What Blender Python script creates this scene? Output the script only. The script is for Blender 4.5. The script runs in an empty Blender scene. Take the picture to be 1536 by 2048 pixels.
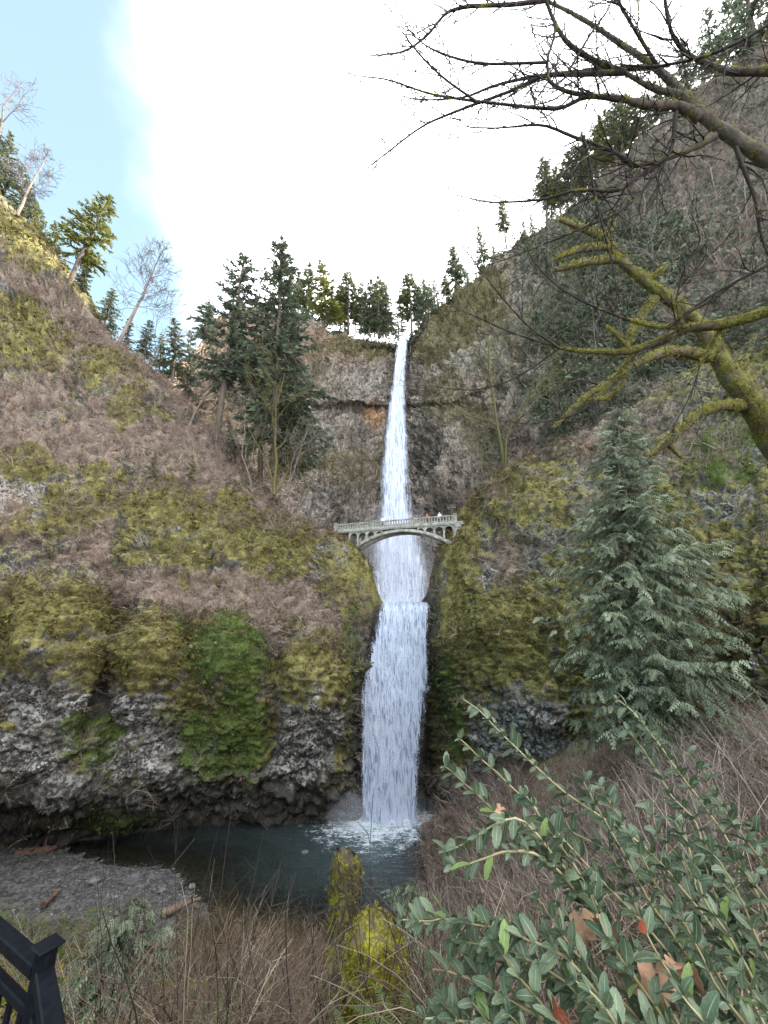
import bpy, math, random
import numpy as np
from mathutils import Vector, Matrix

random.seed(7)
rng = np.random.default_rng(7)
SC = bpy.context.scene
COL = SC.collection

# ------------------------------------------------------------------ camera
PITCH = math.radians(17.0)
FPX = 769.0                       # focal length in photo pixels (1536 wide)
CAM = np.array([0.0, 0.0, 19.0])  # the pool is z = 0
cam_d = bpy.data.cameras.new("camera")
cam_d.sensor_fit = 'HORIZONTAL'
cam_d.sensor_width = 36.0
cam_d.lens = 36.0 * FPX / 1536.0
cam_d.clip_start = 0.05
cam_d.clip_end = 3000.0
cam = bpy.data.objects.new("camera", cam_d)
COL.objects.link(cam)
cam.location = CAM
cam.rotation_euler = (math.pi / 2 + PITCH, 0, 0)
SC.camera = cam

# ------------------------------------------------------------------ world, sun, exposure
SUN_AZ = math.radians(74.0)       # to the right of straight ahead (+Y)
SUN_EL = math.radians(38.5)
world = bpy.data.worlds.new("World")
SC.world = world
world.use_nodes = True
wn, wl = world.node_tree.nodes, world.node_tree.links
wn.clear()
w_out = wn.new("ShaderNodeOutputWorld")
w_bg = wn.new("ShaderNodeBackground")
w_bg.inputs["Strength"].default_value = 0.1
w_sky = wn.new("ShaderNodeTexSky")
w_sky.sky_type = 'NISHITA'
w_sky.sun_disc = False
w_sky.sun_elevation = SUN_EL
w_sky.sun_rotation = SUN_AZ
w_sky.altitude = 100
w_sky.ozone_density = 1.6
w_tc = wn.new("ShaderNodeTexCoord")
w_map = wn.new("ShaderNodeMapping")
w_map.inputs["Scale"].default_value = (1.0, 1.0, 1.6)
w_noise = wn.new("ShaderNodeTexNoise")
w_noise.inputs["Scale"].default_value = 1.9
w_noise.inputs["Detail"].default_value = 7.0
w_noise.inputs["Roughness"].default_value = 0.55
w_sep = wn.new("ShaderNodeSeparateXYZ")
# one cloud bank over the gorge: it thins out towards the left (east), the noise frays its edge
w_m1 = wn.new("ShaderNodeMath"); w_m1.operation = 'MULTIPLY_ADD'
w_m1.inputs[1].default_value = 1.25; w_m1.inputs[2].default_value = 0.535
w_m2 = wn.new("ShaderNodeMath"); w_m2.operation = 'MULTIPLY_ADD'
w_m2.inputs[1].default_value = 0.55
w_rmp = wn.new("ShaderNodeMapRange")
w_rmp.interpolation_type = 'SMOOTHSTEP'
w_rmp.inputs["From Min"].default_value = 0.26
w_rmp.inputs["From Max"].default_value = 0.64
w_rmp.inputs["To Min"].default_value = 0.06
w_mix = wn.new("ShaderNodeMixRGB")
w_mix.inputs["Color2"].default_value = (9.6, 9.7, 9.9, 1)
w_tint = wn.new("ShaderNodeMixRGB"); w_tint.blend_type = 'MULTIPLY'
w_tint.inputs["Fac"].default_value = 1.0
w_tint.inputs["Color2"].default_value = (1.0, 1.10, 0.84, 1)   # thin high veil over the blue
wl.new(w_tc.outputs["Generated"], w_map.inputs["Vector"])
wl.new(w_map.outputs["Vector"], w_noise.inputs["Vector"])
wl.new(w_tc.outputs["Generated"], w_sep.inputs["Vector"])
wl.new(w_sep.outputs["X"], w_m1.inputs[0])
wl.new(w_noise.outputs["Fac"], w_m2.inputs[0])
wl.new(w_m1.outputs[0], w_m2.inputs[2])
wl.new(w_m2.outputs[0], w_rmp.inputs["Value"])
wl.new(w_rmp.outputs["Result"], w_mix.inputs["Fac"])
wl.new(w_sky.outputs["Color"], w_tint.inputs["Color1"])
wl.new(w_tint.outputs["Color"], w_mix.inputs["Color1"])
wl.new(w_mix.outputs["Color"], w_bg.inputs["Color"])
wl.new(w_bg.outputs["Background"], w_out.inputs["Surface"])

sun_d = bpy.data.lights.new("sun", 'SUN')
sun_d.energy = 5.0
sun_d.angle = math.radians(0.6)
sun_d.color = (1.0, 0.92, 0.78)
sun = bpy.data.objects.new("sun", sun_d)
COL.objects.link(sun)
sun_dir = Vector((math.sin(SUN_AZ) * math.cos(SUN_EL), math.cos(SUN_AZ) * math.cos(SUN_EL), math.sin(SUN_EL)))
sun.rotation_euler = sun_dir.to_track_quat('Z', 'Y').to_euler()
sun.location = (60, 40, 200)

SC.view_settings.view_transform = 'Standard'
SC.view_settings.look = 'None'
SC.view_settings.gamma = 1.0
SC.view_settings.use_curve_mapping = False
SC.view_settings.exposure = 2.3
SC.render.film_transparent = False
SC.cycles.use_denoising = True
SC.cycles.denoiser = 'OPENIMAGEDENOISE'
SC.cycles.denoising_input_passes = 'RGB_ALBEDO_NORMAL'
SC.cycles.denoising_prefilter = 'NONE'      # keep the fine plant texture crisp
SC.cycles.use_adaptive_sampling = False
SC.cycles.max_bounces = 6
SC.cycles.diffuse_bounces = 3
SC.cycles.glossy_bounces = 3
SC.cycles.transmission_bounces = 4
SC.cycles.transparent_max_bounces = 24
SC.cycles.volume_bounces = 1
SC.cycles.caustics_reflective = False
SC.cycles.caustics_refractive = False

# ------------------------------------------------------------------ layout helpers
_cp, _sp = math.cos(PITCH), math.sin(PITCH)


def ray(px, py):
    r = (np.asarray(px, float) - 768) / FPX
    u = (1024 - np.asarray(py, float)) / FPX
    return r, _cp - u * _sp, _sp + u * _cp


def P(px, py, Y):
    """world point at forward distance Y seen in the direction of photo pixel (px, py)"""
    a, b, c = ray(px, py)
    t = Y / b
    return np.array([a * t, b * t, CAM[2] + c * t])


def PD(px, py, d):
    """the same with d metres along the lens axis"""
    a, b, c = ray(px, py)
    return np.array([a * d, b * d, CAM[2] + c * d])


def sm(a, b, x):
    t = np.clip((np.asarray(x, float) - a) / (b - a), 0, 1)
    return t * t * (3 - 2 * t)


# ------------------------------------------------------------------ noise
def _h(ix, iy, iz, s):
    n = (ix.astype(np.int64) * 374761393 + iy.astype(np.int64) * 668265263 + iz.astype(np.int64) * 2147483647 + s * 1274126177) & 0xFFFFFFFF
    n = ((n ^ (n >> 13)) * 1274126177) & 0xFFFFFFFF
    n = ((n ^ (n >> 16)) * 2246822519) & 0xFFFFFFFF
    return ((n ^ (n >> 15)) & 0xFFFFFF) / float(0xFFFFFF)


def vnoise(p, s=0):
    i = np.floor(p).astype(np.int64)
    f = p - i
    f = f * f * f * (f * (f * 6 - 15) + 10)
    r = 0
    for dx in (0, 1):
        wx = f[:, 0] if dx else 1 - f[:, 0]
        for dy in (0, 1):
            wy = f[:, 1] if dy else 1 - f[:, 1]
            for dz in (0, 1):
                wz = f[:, 2] if dz else 1 - f[:, 2]
                r = r + wx * wy * wz * _h(i[:, 0] + dx, i[:, 1] + dy, i[:, 2] + dz, s)
    return r * 2 - 1


def fbm(p, o=4, s=0, g=0.5):
    a, r, n = 1.0, 0, 0
    for k in range(o):
        r = r + a * vnoise(p * (2.03 ** k) + 17.3 * k, s + k)
        n += a
        a *= g
    return r / n


def worley(p, s=0):
    i = np.floor(p).astype(np.int64)
    f1 = np.full(len(p), 9.0); f2 = np.full(len(p), 9.0); cid = np.zeros(len(p))
    for dx in (-1, 0, 1):
        for dy in (-1, 0, 1):
            for dz in (-1, 0, 1):
                c = i + np.array([dx, dy, dz])
                hx = _h(c[:, 0], c[:, 1], c[:, 2], s); hy = _h(c[:, 0], c[:, 1], c[:, 2], s + 11); hz = _h(c[:, 0], c[:, 1], c[:, 2], s + 23)
                q = c + np.stack([hx, hy, hz], 1)
                d = np.sqrt(((p - q) ** 2).sum(1))
                nb = d < f1
                f2 = np.where(nb, f1, np.minimum(f2, d))
                cid = np.where(nb, _h(c[:, 0], c[:, 1], c[:, 2], s + 31), cid)
                f1 = np.where(nb, d, f1)
    return f1, f2, cid


# ------------------------------------------------------------------ mesh helpers
def mesh_np(name, v, f, attrs=None, smooth=True):
    v = np.asarray(v, np.float32); f = np.asarray(f, np.int32)
    me = bpy.data.meshes.new(name)
    k = f.shape[1]
    me.vertices.add(len(v)); me.vertices.foreach_set("co", v.ravel())
    me.loops.add(f.size); me.loops.foreach_set("vertex_index", f.ravel())
    me.polygons.add(len(f))
    me.polygons.foreach_set("loop_start", np.arange(0, f.size, k, dtype=np.int32))
    me.polygons.foreach_set("use_smooth", np.full(len(f), bool(smooth)))
    me.update(calc_edges=True)
    for an, (ty, d) in (attrs or {}).items():
        at = me.attributes.new(an, ty, 'POINT')
        d = np.asarray(d, np.float32)
        if ty == 'FLOAT_COLOR':
            if d.shape[1] == 3:
                d = np.concatenate([d, np.ones((len(d), 1), np.float32)], 1)
            at.data.foreach_set("color", d.ravel())
        elif ty == 'FLOAT_VECTOR':
            at.data.foreach_set("vector", d.ravel())
        else:
            at.data.foreach_set("value", d.ravel())
    return me


def put(name, me, mat=None, parent=None):
    o = bpy.data.objects.new(name, me)
    COL.objects.link(o)
    if mat is not None and me is not None and not me.materials:
        me.materials.append(mat)
    if parent is not None:
        o.parent = parent
    return o


def tag(o, label=None, cat=None, group=None, kind=None):
    if label: o["label"] = label
    if cat: o["category"] = cat
    if group: o["group"] = group
    if kind: o["kind"] = kind
    return o


def empty(name, loc=(0, 0, 0)):
    o = bpy.data.objects.new(name, None)
    o.empty_display_size = 0.2
    COL.objects.link(o)
    o.location = loc
    return o


class MB:
    """gathers triangles/quads (as triangles) with a per-vertex tint"""
    def __init__(s):
        s.v, s.f, s.t, s.n = [], [], [], 0

    def add(s, v, f, tint=0.5):
        v = np.asarray(v, float); f = np.asarray(f, int)
        if f.shape[1] == 4:
            f = np.concatenate([f[:, [0, 1, 2]], f[:, [0, 2, 3]]])
        s.v.append(v); s.f.append(f + s.n)
        s.t.append(np.full(len(v), tint) if np.isscalar(tint) else np.asarray(tint, float))
        s.n += len(v)

    def tube(s, pts, rad, n=5, tint=0.5, cap=True):
        pts = np.asarray(pts, float); rad = np.asarray(rad, float) * np.ones(len(pts))
        m = len(pts)
        tg = np.gradient(pts, axis=0)
        tg /= np.linalg.norm(tg, axis=1)[:, None] + 1e-9
        ref = np.array([0.0, 0, 1]) if abs(tg[0][2]) < 0.8 else np.array([0.0, 1, 0])
        a = np.cross(tg, ref); a /= np.linalg.norm(a, axis=1)[:, None] + 1e-9
        b = np.cross(tg, a)
        th = np.arange(n) * 2 * math.pi / n
        v = pts[:, None, :] + rad[:, None, None] * (np.cos(th)[None, :, None] * a[:, None, :] + np.sin(th)[None, :, None] * b[:, None, :])
        v = v.reshape(-1, 3)
        i = np.arange(m - 1)[:, None] * n; j = np.arange(n)[None, :]; j2 = (j + 1) % n
        f = np.stack([i + j, i + j2, i + n + j2, i + n + j], -1).reshape(-1, 4)
        s.add(v, f, tint)
        if cap and n >= 4:
            for k in (0, m - 1):
                c = np.concatenate([v[k * n:(k + 1) * n], pts[k:k + 1]])
                ff = [[q, (q + 1) % n, n] for q in range(n)]
                s.add(c, ff, tint)

    def box(s, lo, hi, tint=0.5):
        x0, y0, z0 = lo; x1, y1, z1 = hi
        v = [(x0, y0, z0), (x1, y0, z0), (x1, y1, z0), (x0, y1, z0), (x0, y0, z1), (x1, y0, z1), (x1, y1, z1), (x0, y1, z1)]
        f = [(0, 3, 2, 1), (4, 5, 6, 7), (0, 1, 5, 4), (1, 2, 6, 5), (2, 3, 7, 6), (3, 0, 4, 7)]
        s.add(v, f, tint)

    def mesh(s, name, smooth=False):
        v = np.concatenate(s.v); f = np.concatenate(s.f); t = np.concatenate(s.t)
        return mesh_np(name, v, f, {"tint": ('FLOAT', t)}, smooth)

    def arrays(s):
        return np.concatenate(s.v), np.concatenate(s.f), np.concatenate(s.t)


def replicate(protos, loc, mat3, scale, pick, tint):
    """protos: list of (v, f) triangle arrays; transforms -> one big (v, f, t)"""
    V, Fc, T, n = [], [], [], 0
    scale = np.asarray(scale, float)
    for k, (v, f) in enumerate(protos):
        ix = np.nonzero(pick == k)[0]
        if not len(ix):
            continue
        if scale.ndim == 1:
            vs = v[None] * scale[ix][:, None, None]
        else:
            vs = v[None] * scale[ix][:, None, :]
        w = np.einsum('nij,nvj->nvi', mat3[ix], vs) + loc[ix][:, None, :]
        ff = f[None] + (np.arange(len(ix)) * len(v))[:, None, None] + n
        V.append(w.reshape(-1, 3)); Fc.append(ff.reshape(-1, 3)); T.append(np.repeat(tint[ix], len(v)))
        n += len(ix) * len(v)
    return np.concatenate(V), np.concatenate(Fc), np.concatenate(T)


def basis(up, spin):
    """matrices whose z axis is `up` (N,3), turned by spin about it"""
    z = up / (np.linalg.norm(up, axis=1)[:, None] + 1e-9)
    ref = np.where(np.abs(z[:, 2:3]) < 0.9, np.array([[0.0, 0, 1]]), np.array([[1.0, 0, 0]]))
    x = np.cross(ref, z); x /= np.linalg.norm(x, axis=1)[:, None] + 1e-9
    y = np.cross(z, x)
    c, s = np.cos(spin)[:, None], np.sin(spin)[:, None]
    return np.stack([x * c + y * s, -x * s + y * c, z], -1)


def frame_dir(d, roll=None):
    """matrices whose y axis runs along d and whose z axis is as upright as it can be"""
    y = d / (np.linalg.norm(d, axis=1)[:, None] + 1e-9)
    ref = np.where(np.abs(y[:, 2:3]) < 0.95, np.array([[0.0, 0, 1]]), np.array([[1.0, 0, 0]]))
    x = np.cross(y, ref); x /= np.linalg.norm(x, axis=1)[:, None] + 1e-9
    z = np.cross(x, y)
    if roll is not None:
        c, s = np.cos(roll)[:, None], np.sin(roll)[:, None]
        x, z = x * c + z * s, -x * s + z * c
    return np.stack([x, y, z], -1)


# ------------------------------------------------------------------ materials
def nodes_of(name):
    m = bpy.data.materials.new(name)
    m.use_nodes = True
    nt = m.node_tree
    for n in list(nt.nodes):
        nt.nodes.remove(n)
    return m, nt, nt.nodes.new("ShaderNodeOutputMaterial")


class NT:
    def __init__(s, nt): s.nt = nt

    def n(s, ty, **kw):
        x = s.nt.nodes.new("ShaderNode" + ty)
        for k, v in kw.items():
            if hasattr(x, k) and k not in ('Scale', 'Detail'):
                setattr(x, k, v)
            else:
                x.inputs[k].default_value = v
        return x

    def l(s, a, b): s.nt.links.new(a, b)

    def math(s, op, a, b=None, c=None, clamp=False):
        x = s.nt.nodes.new("ShaderNodeMath"); x.operation = op; x.use_clamp = clamp
        for i, q in enumerate((a, b, c)):
            if q is None: continue
            if isinstance(q, (int, float)): x.inputs[i].default_value = q
            else: s.l(q, x.inputs[i])
        return x.outputs[0]

    def noise(s, vec, scale, detail=4, rough=0.55, dist=0.0):
        x = s.nt.nodes.new("ShaderNodeTexNoise")
        x.inputs["Scale"].default_value = scale; x.inputs["Detail"].default_value = detail
        x.inputs["Roughness"].default_value = rough; x.inputs["Distortion"].default_value = dist
        if vec is not None: s.l(vec, x.inputs["Vector"])
        return x.outputs["Fac"]

    def ramp(s, fac, *stops):
        x = s.nt.nodes.new("ShaderNodeValToRGB")
        e = x.color_ramp.elements
        while len(e) < len(stops): e.new(0.5)
        for q, (p, c) in zip(e, stops):
            q.position = p; q.color = (*c, 1) if len(c) == 3 else c
        s.l(fac, x.inputs["Fac"])
        return x.outputs["Color"]

    def mix(s, fac, a, b, mode='MIX'):
        x = s.nt.nodes.new("ShaderNodeMixRGB"); x.blend_type = mode
        for i, q in zip(("Fac", "Color1", "Color2"), (fac, a, b)):
            if isinstance(q, (int, float)): x.inputs[i].default_value = q
            elif isinstance(q, tuple): x.inputs[i].default_value = (*q, 1)
            else: s.l(q, x.inputs[i])
        return x.outputs["Color"]

    def step(s, val, a, b):
        x = s.nt.nodes.new("ShaderNodeMapRange"); x.interpolation_type = 'SMOOTHSTEP'
        x.inputs["From Min"].default_value = a; x.inputs["From Max"].default_value = b
        s.l(val, x.inputs["Value"])
        return x.outputs["Result"]

    def attr(s, name, out="Fac"):
        x = s.nt.nodes.new("ShaderNodeAttribute"); x.attribute_name = name
        return x.outputs[out]

    def sep(s, col):
        x = s.nt.nodes.new("ShaderNodeSeparateColor"); s.l(col, x.inputs[0])
        return x.outputs

    def bump(s, h, strength=0.5, dist=0.1):
        x = s.nt.nodes.new("ShaderNodeBump")
        x.inputs["Strength"].default_value = strength; x.inputs["Distance"].default_value = dist
        s.l(h, x.inputs["Height"])
        return x.outputs["Normal"]

    def obj(s):
        return s.nt.nodes.new("ShaderNodeTexCoord").outputs["Object"]

    def stretch(s, vec, sc):
        x = s.nt.nodes.new("ShaderNodeMapping"); x.inputs["Scale"].default_value = sc
        s.l(vec, x.inputs["Vector"])
        return x.outputs["Vector"]

    def bsdf(s, col, rough=0.8, spec=0.3, normal=None):
        x = s.nt.nodes.new("ShaderNodeBsdfPrincipled")
        for k, q in (("Base Color", col), ("Roughness", rough), ("Specular IOR Level", spec)):
            if isinstance(q, (int, float)): x.inputs[k].default_value = q
            elif isinstance(q, tuple): x.inputs[k].default_value = (*q, 1)
            else: s.l(q, x.inputs[k])
        if normal is not None: s.l(normal, x.inputs["Normal"])
        return x


def mat_leaf(name, stops, rough=0.6, spec=0.25, trans=0.35, nscale=0.6, nmix=0.35):
    """foliage: colour by the plant's own tint plus noise, with some light passing through"""
    m, nt, out = nodes_of(name); N = NT(nt)
    t = N.attr("tint")
    nz = N.noise(N.obj(), nscale, 3)
    f = N.math('ADD', N.math('MULTIPLY', t, 1 - nmix), N.math('MULTIPLY', nz, nmix))
    col = N.ramp(f, *stops)
    b = N.bsdf(col, rough, spec)
    if trans > 0:
        tr = nt.nodes.new("ShaderNodeBsdfTranslucent"); N.l(col, tr.inputs["Color"])
        mx = nt.nodes.new("ShaderNodeMixShader"); mx.inputs[0].default_value = trans
        N.l(b.outputs[0], mx.inputs[1]); N.l(tr.outputs[0], mx.inputs[2])
        N.l(mx.outputs[0], out.inputs[0])
    else:
        N.l(b.outputs[0], out.inputs[0])
    return m


def mat_bark(name, c0, c1, moss=0.0, scale=3.0, moss_c=((0.06, 0.06, 0.012), (0.17, 0.16, 0.03))):
    m, nt, out = nodes_of(name); N = NT(nt)
    o = N.obj()
    v = N.stretch(o, (1, 1, 0.35))
    nz = N.noise(v, scale * 2, 6, 0.65)
    col = N.ramp(nz, (0.3, c0), (0.7, c1))
    if moss > 0:
        mn = N.noise(o, scale * 0.9, 4, 0.6)
        mk = N.step(mn, 0.62 - moss * 0.35, 0.72 - moss * 0.35)
        mc = N.ramp(N.noise(o, scale * 6, 3), (0.35, moss_c[0]), (0.65, moss_c[1]))
        col = N.mix(mk, col, mc)
    b = N.bsdf(col, 0.9, 0.15, N.bump(nz, 0.7, 0.03))
    N.l(b.outputs[0], out.inputs[0])
    return m


def mat_flat(name, c0, c1, rough=0.8, spec=0.3, scale=4.0, bump=0.2, bd=0.01, metal=0.0):
    m, nt, out = nodes_of(name); N = NT(nt)
    nz = N.noise(N.obj(), scale, 6, 0.6)
    b = N.bsdf(N.ramp(nz, (0.3, c0), (0.7, c1)), rough, spec, N.bump(nz, bump, bd))
    b.inputs["Metallic"].default_value = metal
    N.l(b.outputs[0], out.inputs[0])
    return m


def mat_terrain(name, rock, mossc, brushc, greenc, lichen=(0.36, 0.36, 0.345), cols=False):
    """masks: mA = moss, lichen, litter; mB = fresh green, wet plus shade, warm stain"""
    m, nt, out = nodes_of(name); N = NT(nt)
    o = N.obj()
    a = N.sep(N.attr("mA", "Color")); b = N.sep(N.attr("mB", "Color"))
    big = N.noise(o, 0.22, 5, 0.6); mid = N.noise(o, 1.1, 5, 0.62); fine = N.noise(o, 4.5, 5, 0.7)
    if cols:
        cv = N.stretch(o, (1, 1, 0.28))
        colz = N.noise(cv, 0.75, 5, 0.65, 0.6)
        rk = N.ramp(N.math('ADD', N.math('MULTIPLY', colz, 0.65), N.math('MULTIPLY', mid, 0.35)), (0.36, rock[0]), (0.5, rock[1]), (0.64, rock[2]))
    else:
        rk = N.ramp(N.math('ADD', N.math('MULTIPLY', mid, 0.6), N.math('MULTIPLY', fine, 0.4)), (0.36, rock[0]), (0.5, rock[1]), (0.66, rock[2]))
    col = N.mix(b[2], rk, (0.34, 0.19, 0.085))
    # pale lichen flecks
    vo = nt.nodes.new("ShaderNodeTexVoronoi"); vo.inputs["Scale"].default_value = 4.6 if not cols else 0.9; N.l(o, vo.inputs["Vector"])
    fl = N.math('ADD', N.math('MULTIPLY', N.sep(vo.outputs["Color"])[0], 0.55), N.math('MULTIPLY', fine, 0.45))
    lk = N.math('MULTIPLY', N.step(fl, 0.46, 0.62), a[1])
    col = N.mix(lk, col, lichen)
    # litter / dead stems
    lit = N.ramp(N.math('ADD', N.math('MULTIPLY', mid, 0.45), N.math('MULTIPLY', fine, 0.55)), (0.35, brushc[0]), (0.5, brushc[1]), (0.68, brushc[2]))
    k = N.step(N.math('ADD', a[2], N.math('MULTIPLY', N.math('SUBTRACT', N.math('ADD', N.math('MULTIPLY', mid, 0.55), N.math('MULTIPLY', fine, 0.45)), 0.5), 2.2)), 0.25, 0.7)
    col = N.mix(k, col, lit)
    # moss
    mo = N.ramp(N.math('ADD', N.math('MULTIPLY', mid, 0.5), N.math('MULTIPLY', fine, 0.5)), (0.36, mossc[0]), (0.5, mossc[1]), (0.64, mossc[2]))
    mm = N.math('ADD', a[0], N.math('MULTIPLY', N.math('SUBTRACT', N.math('ADD', N.math('MULTIPLY', mid, 0.6), N.math('MULTIPLY', fine, 0.4)), 0.5), 2.4))
    col = N.mix(N.step(mm, 0.25, 0.6), col, mo)
    gr = N.ramp(N.math('ADD', N.math('MULTIPLY', mid, 0.4), N.math('MULTIPLY', fine, 0.6)), (0.36, greenc[0]), (0.66, greenc[1]))
    gm = N.math('ADD', b[0], N.math('MULTIPLY', N.math('SUBTRACT', N.math('ADD', N.math('MULTIPLY', mid, 0.55), N.math('MULTIPLY', fine, 0.45)), 0.5), 2.2))
    col = N.mix(N.step(gm, 0.3, 0.6), col, gr)
    col = N.mix(N.math('MULTIPLY', b[1], 0.72), col, (0.012, 0.012, 0.011))
    rough = N.math('SUBTRACT', 0.92, N.math('MULTIPLY', b[1], 0.35))
    hb = N.math('ADD', N.math('MULTIPLY', mid, 0.6), N.math('MULTIPLY', fine, 0.4))
    if cols:      # jointed, blocky basalt: fine relief between the modelled ledges
        ve = nt.nodes.new("ShaderNodeTexVoronoi"); ve.feature = 'DISTANCE_TO_EDGE'; ve.inputs["Scale"].default_value = 0.62
        N.l(N.stretch(o, (1, 1, 0.5)), ve.inputs["Vector"])
        hb = N.math('ADD', N.math('MULTIPLY', hb, 0.6), N.math('MULTIPLY', N.math('MINIMUM', ve.outputs["Distance"], 0.22), 2.2))
    bs = N.bsdf(col, rough, 0.25, N.bump(hb, 0.9, 0.35 if not cols else 1.5))
    N.l(bs.outputs[0], out.inputs[0])
    return m


M = {}
M['gorge'] = mat_terrain("gorge_rock_moss", ((0.025, 0.024, 0.022), (0.075, 0.07, 0.063), (0.20, 0.19, 0.175)),
                         ((0.038, 0.035, 0.014), (0.116, 0.105, 0.038), (0.265, 0.238, 0.084)),
                         ((0.080, 0.058, 0.047), (0.185, 0.140, 0.115), (0.34, 0.275, 0.225)),
                         ((0.030, 0.044, 0.012), (0.115, 0.160, 0.038)))
M['cliff'] = mat_terrain("basalt_cliff", ((0.060, 0.053, 0.049), (0.205, 0.175, 0.150), (0.40, 0.345, 0.29)),
                         ((0.050, 0.046, 0.026), (0.13, 0.115, 0.062), (0.23, 0.205, 0.11)),
                         ((0.075, 0.055, 0.050), (0.155, 0.118, 0.105), (0.25, 0.20, 0.18)),
                         ((0.030, 0.045, 0.018), (0.10, 0.13, 0.06)), cols=True)
M['bank'] = mat_terrain("bank_soil", ((0.026, 0.024, 0.023), (0.055, 0.052, 0.050), (0.12, 0.117, 0.113)),
                        ((0.030, 0.034, 0.010), (0.085, 0.09, 0.025), (0.17, 0.165, 0.05)),
                        ((0.045, 0.031, 0.024), (0.115, 0.080, 0.060), (0.22, 0.165, 0.12)),
                        ((0.03, 0.045, 0.012), (0.10, 0.13, 0.04)))


# ------------------------------------------------------------------ terrain
def pchip(x, Y, q):
    x = np.asarray(x, float); Y = np.asarray(Y, float)
    h = np.diff(x); d = np.diff(Y, axis=0) / h[:, None]
    m = np.zeros_like(Y)
    same = d[:-1] * d[1:] > 0
    with np.errstate(divide='ignore', invalid='ignore'):
        w1 = (2 * h[1:] + h[:-1])[:, None]; w2 = (h[1:] + 2 * h[:-1])[:, None]
        hm = (w1 + w2) / (w1 / d[:-1] + w2 / d[1:])
    m[1:-1] = np.where(same, hm, 0)
    m[0] = d[0]; m[-1] = d[-1]
    i = np.clip(np.searchsorted(x, q) - 1, 0, len(x) - 2)
    t = ((q - x[i]) / h[i])[:, None]; hh = h[i][:, None]
    return ((2 * t**3 - 3 * t**2 + 1) * Y[i] + (t**3 - 2 * t**2 + t) * hh * m[i] + (-2 * t**3 + 3 * t**2) * Y[i + 1] + (t**3 - t**2) * hh * m[i + 1])


class Patch:
    """a surface lofted through columns of world points; keeps design coordinates (s, t) per vertex like a UV map"""
    def __init__(s, cols, behind, nu, rows_n):
        px = np.array([c[0] for c in cols], float)
        R = len(cols[0][1]) + len(behind(cols[0], 0))
        ctrl = np.zeros((len(cols), R, 5))
        for i, (x, rows) in enumerate(cols):
            for j, (py, Y) in enumerate(rows):
                ctrl[i, j, :3] = P(x, py, Y); ctrl[i, j, 3] = x; ctrl[i, j, 4] = py
            for k, w in enumerate(behind(cols[i], i)):
                ctrl[i, len(rows) + k, :3] = w; ctrl[i, len(rows) + k, 3] = x; ctrl[i, len(rows) + k, 4] = rows[-1][0] - 1 - k
        # denser where the pixels are
        wts = np.diff(px); wts = np.where((px[:-1] > -60) & (px[1:] < 1700), wts, wts * 0.35)
        n_each = np.maximum(2, np.round(nu * wts / wts.sum()).astype(int))
        q = np.concatenate([np.linspace(px[i], px[i + 1], n_each[i], endpoint=False) for i in range(len(px) - 1)] + [[px[-1]]])
        g = pchip(px, ctrl.reshape(len(cols), -1), q).reshape(len(q), R, 5)
        tq = np.concatenate([np.linspace(j, j + 1, rows_n[j], endpoint=False) for j in range(R - 1)] + [[R - 1]])
        g = np.moveaxis(g, 1, 0)
        g2 = pchip(np.arange(R), g.reshape(R, -1), tq).reshape(len(tq), len(q), 5)
        s.nv, s.nu = len(tq), len(q)
        s.p = g2[..., :3].copy(); s.s = g2[..., 3].ravel(); s.t = g2[..., 4].ravel()
        s.row = np.repeat(tq, len(q))

    def normals(s):
        du = np.gradient(s.p, axis=1); dv = np.gradient(s.p, axis=0)
        n = np.cross(du, dv)
        n /= np.linalg.norm(n, axis=2)[..., None] + 1e-9
        return n

    def flat(s): return s.p.reshape(-1, 3)

    def displace(s, d):
        n = s.normals().reshape(-1, 3)
        s.p = (s.flat() + n * d[:, None]).reshape(s.nv, s.nu, 3)

    def faces(s):
        i = np.arange(s.nv - 1)[:, None] * s.nu + np.arange(s.nu - 1)[None, :]
        return np.stack([i, i + 1, i + s.nu + 1, i + s.nu], -1).reshape(-1, 4)


def blobs(S, T, lst, warp, rot=0.0):
    r = np.zeros(len(S))
    for b in lst:
        cx, cy, rx, ry = b[:4]; k = b[4] if len(b) > 4 else 1.0; an = math.radians(b[5]) if len(b) > 5 else 0.0
        x, y = S - cx, T - cy
        x, y = x * math.cos(an) + y * math.sin(an), -x * math.sin(an) + y * math.cos(an)
        d = np.sqrt((x / rx) ** 2 + (y / ry) ** 2) + warp
        r = np.maximum(r, k * (1 - sm(0.6, 1.25, d)))
    return r


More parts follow.
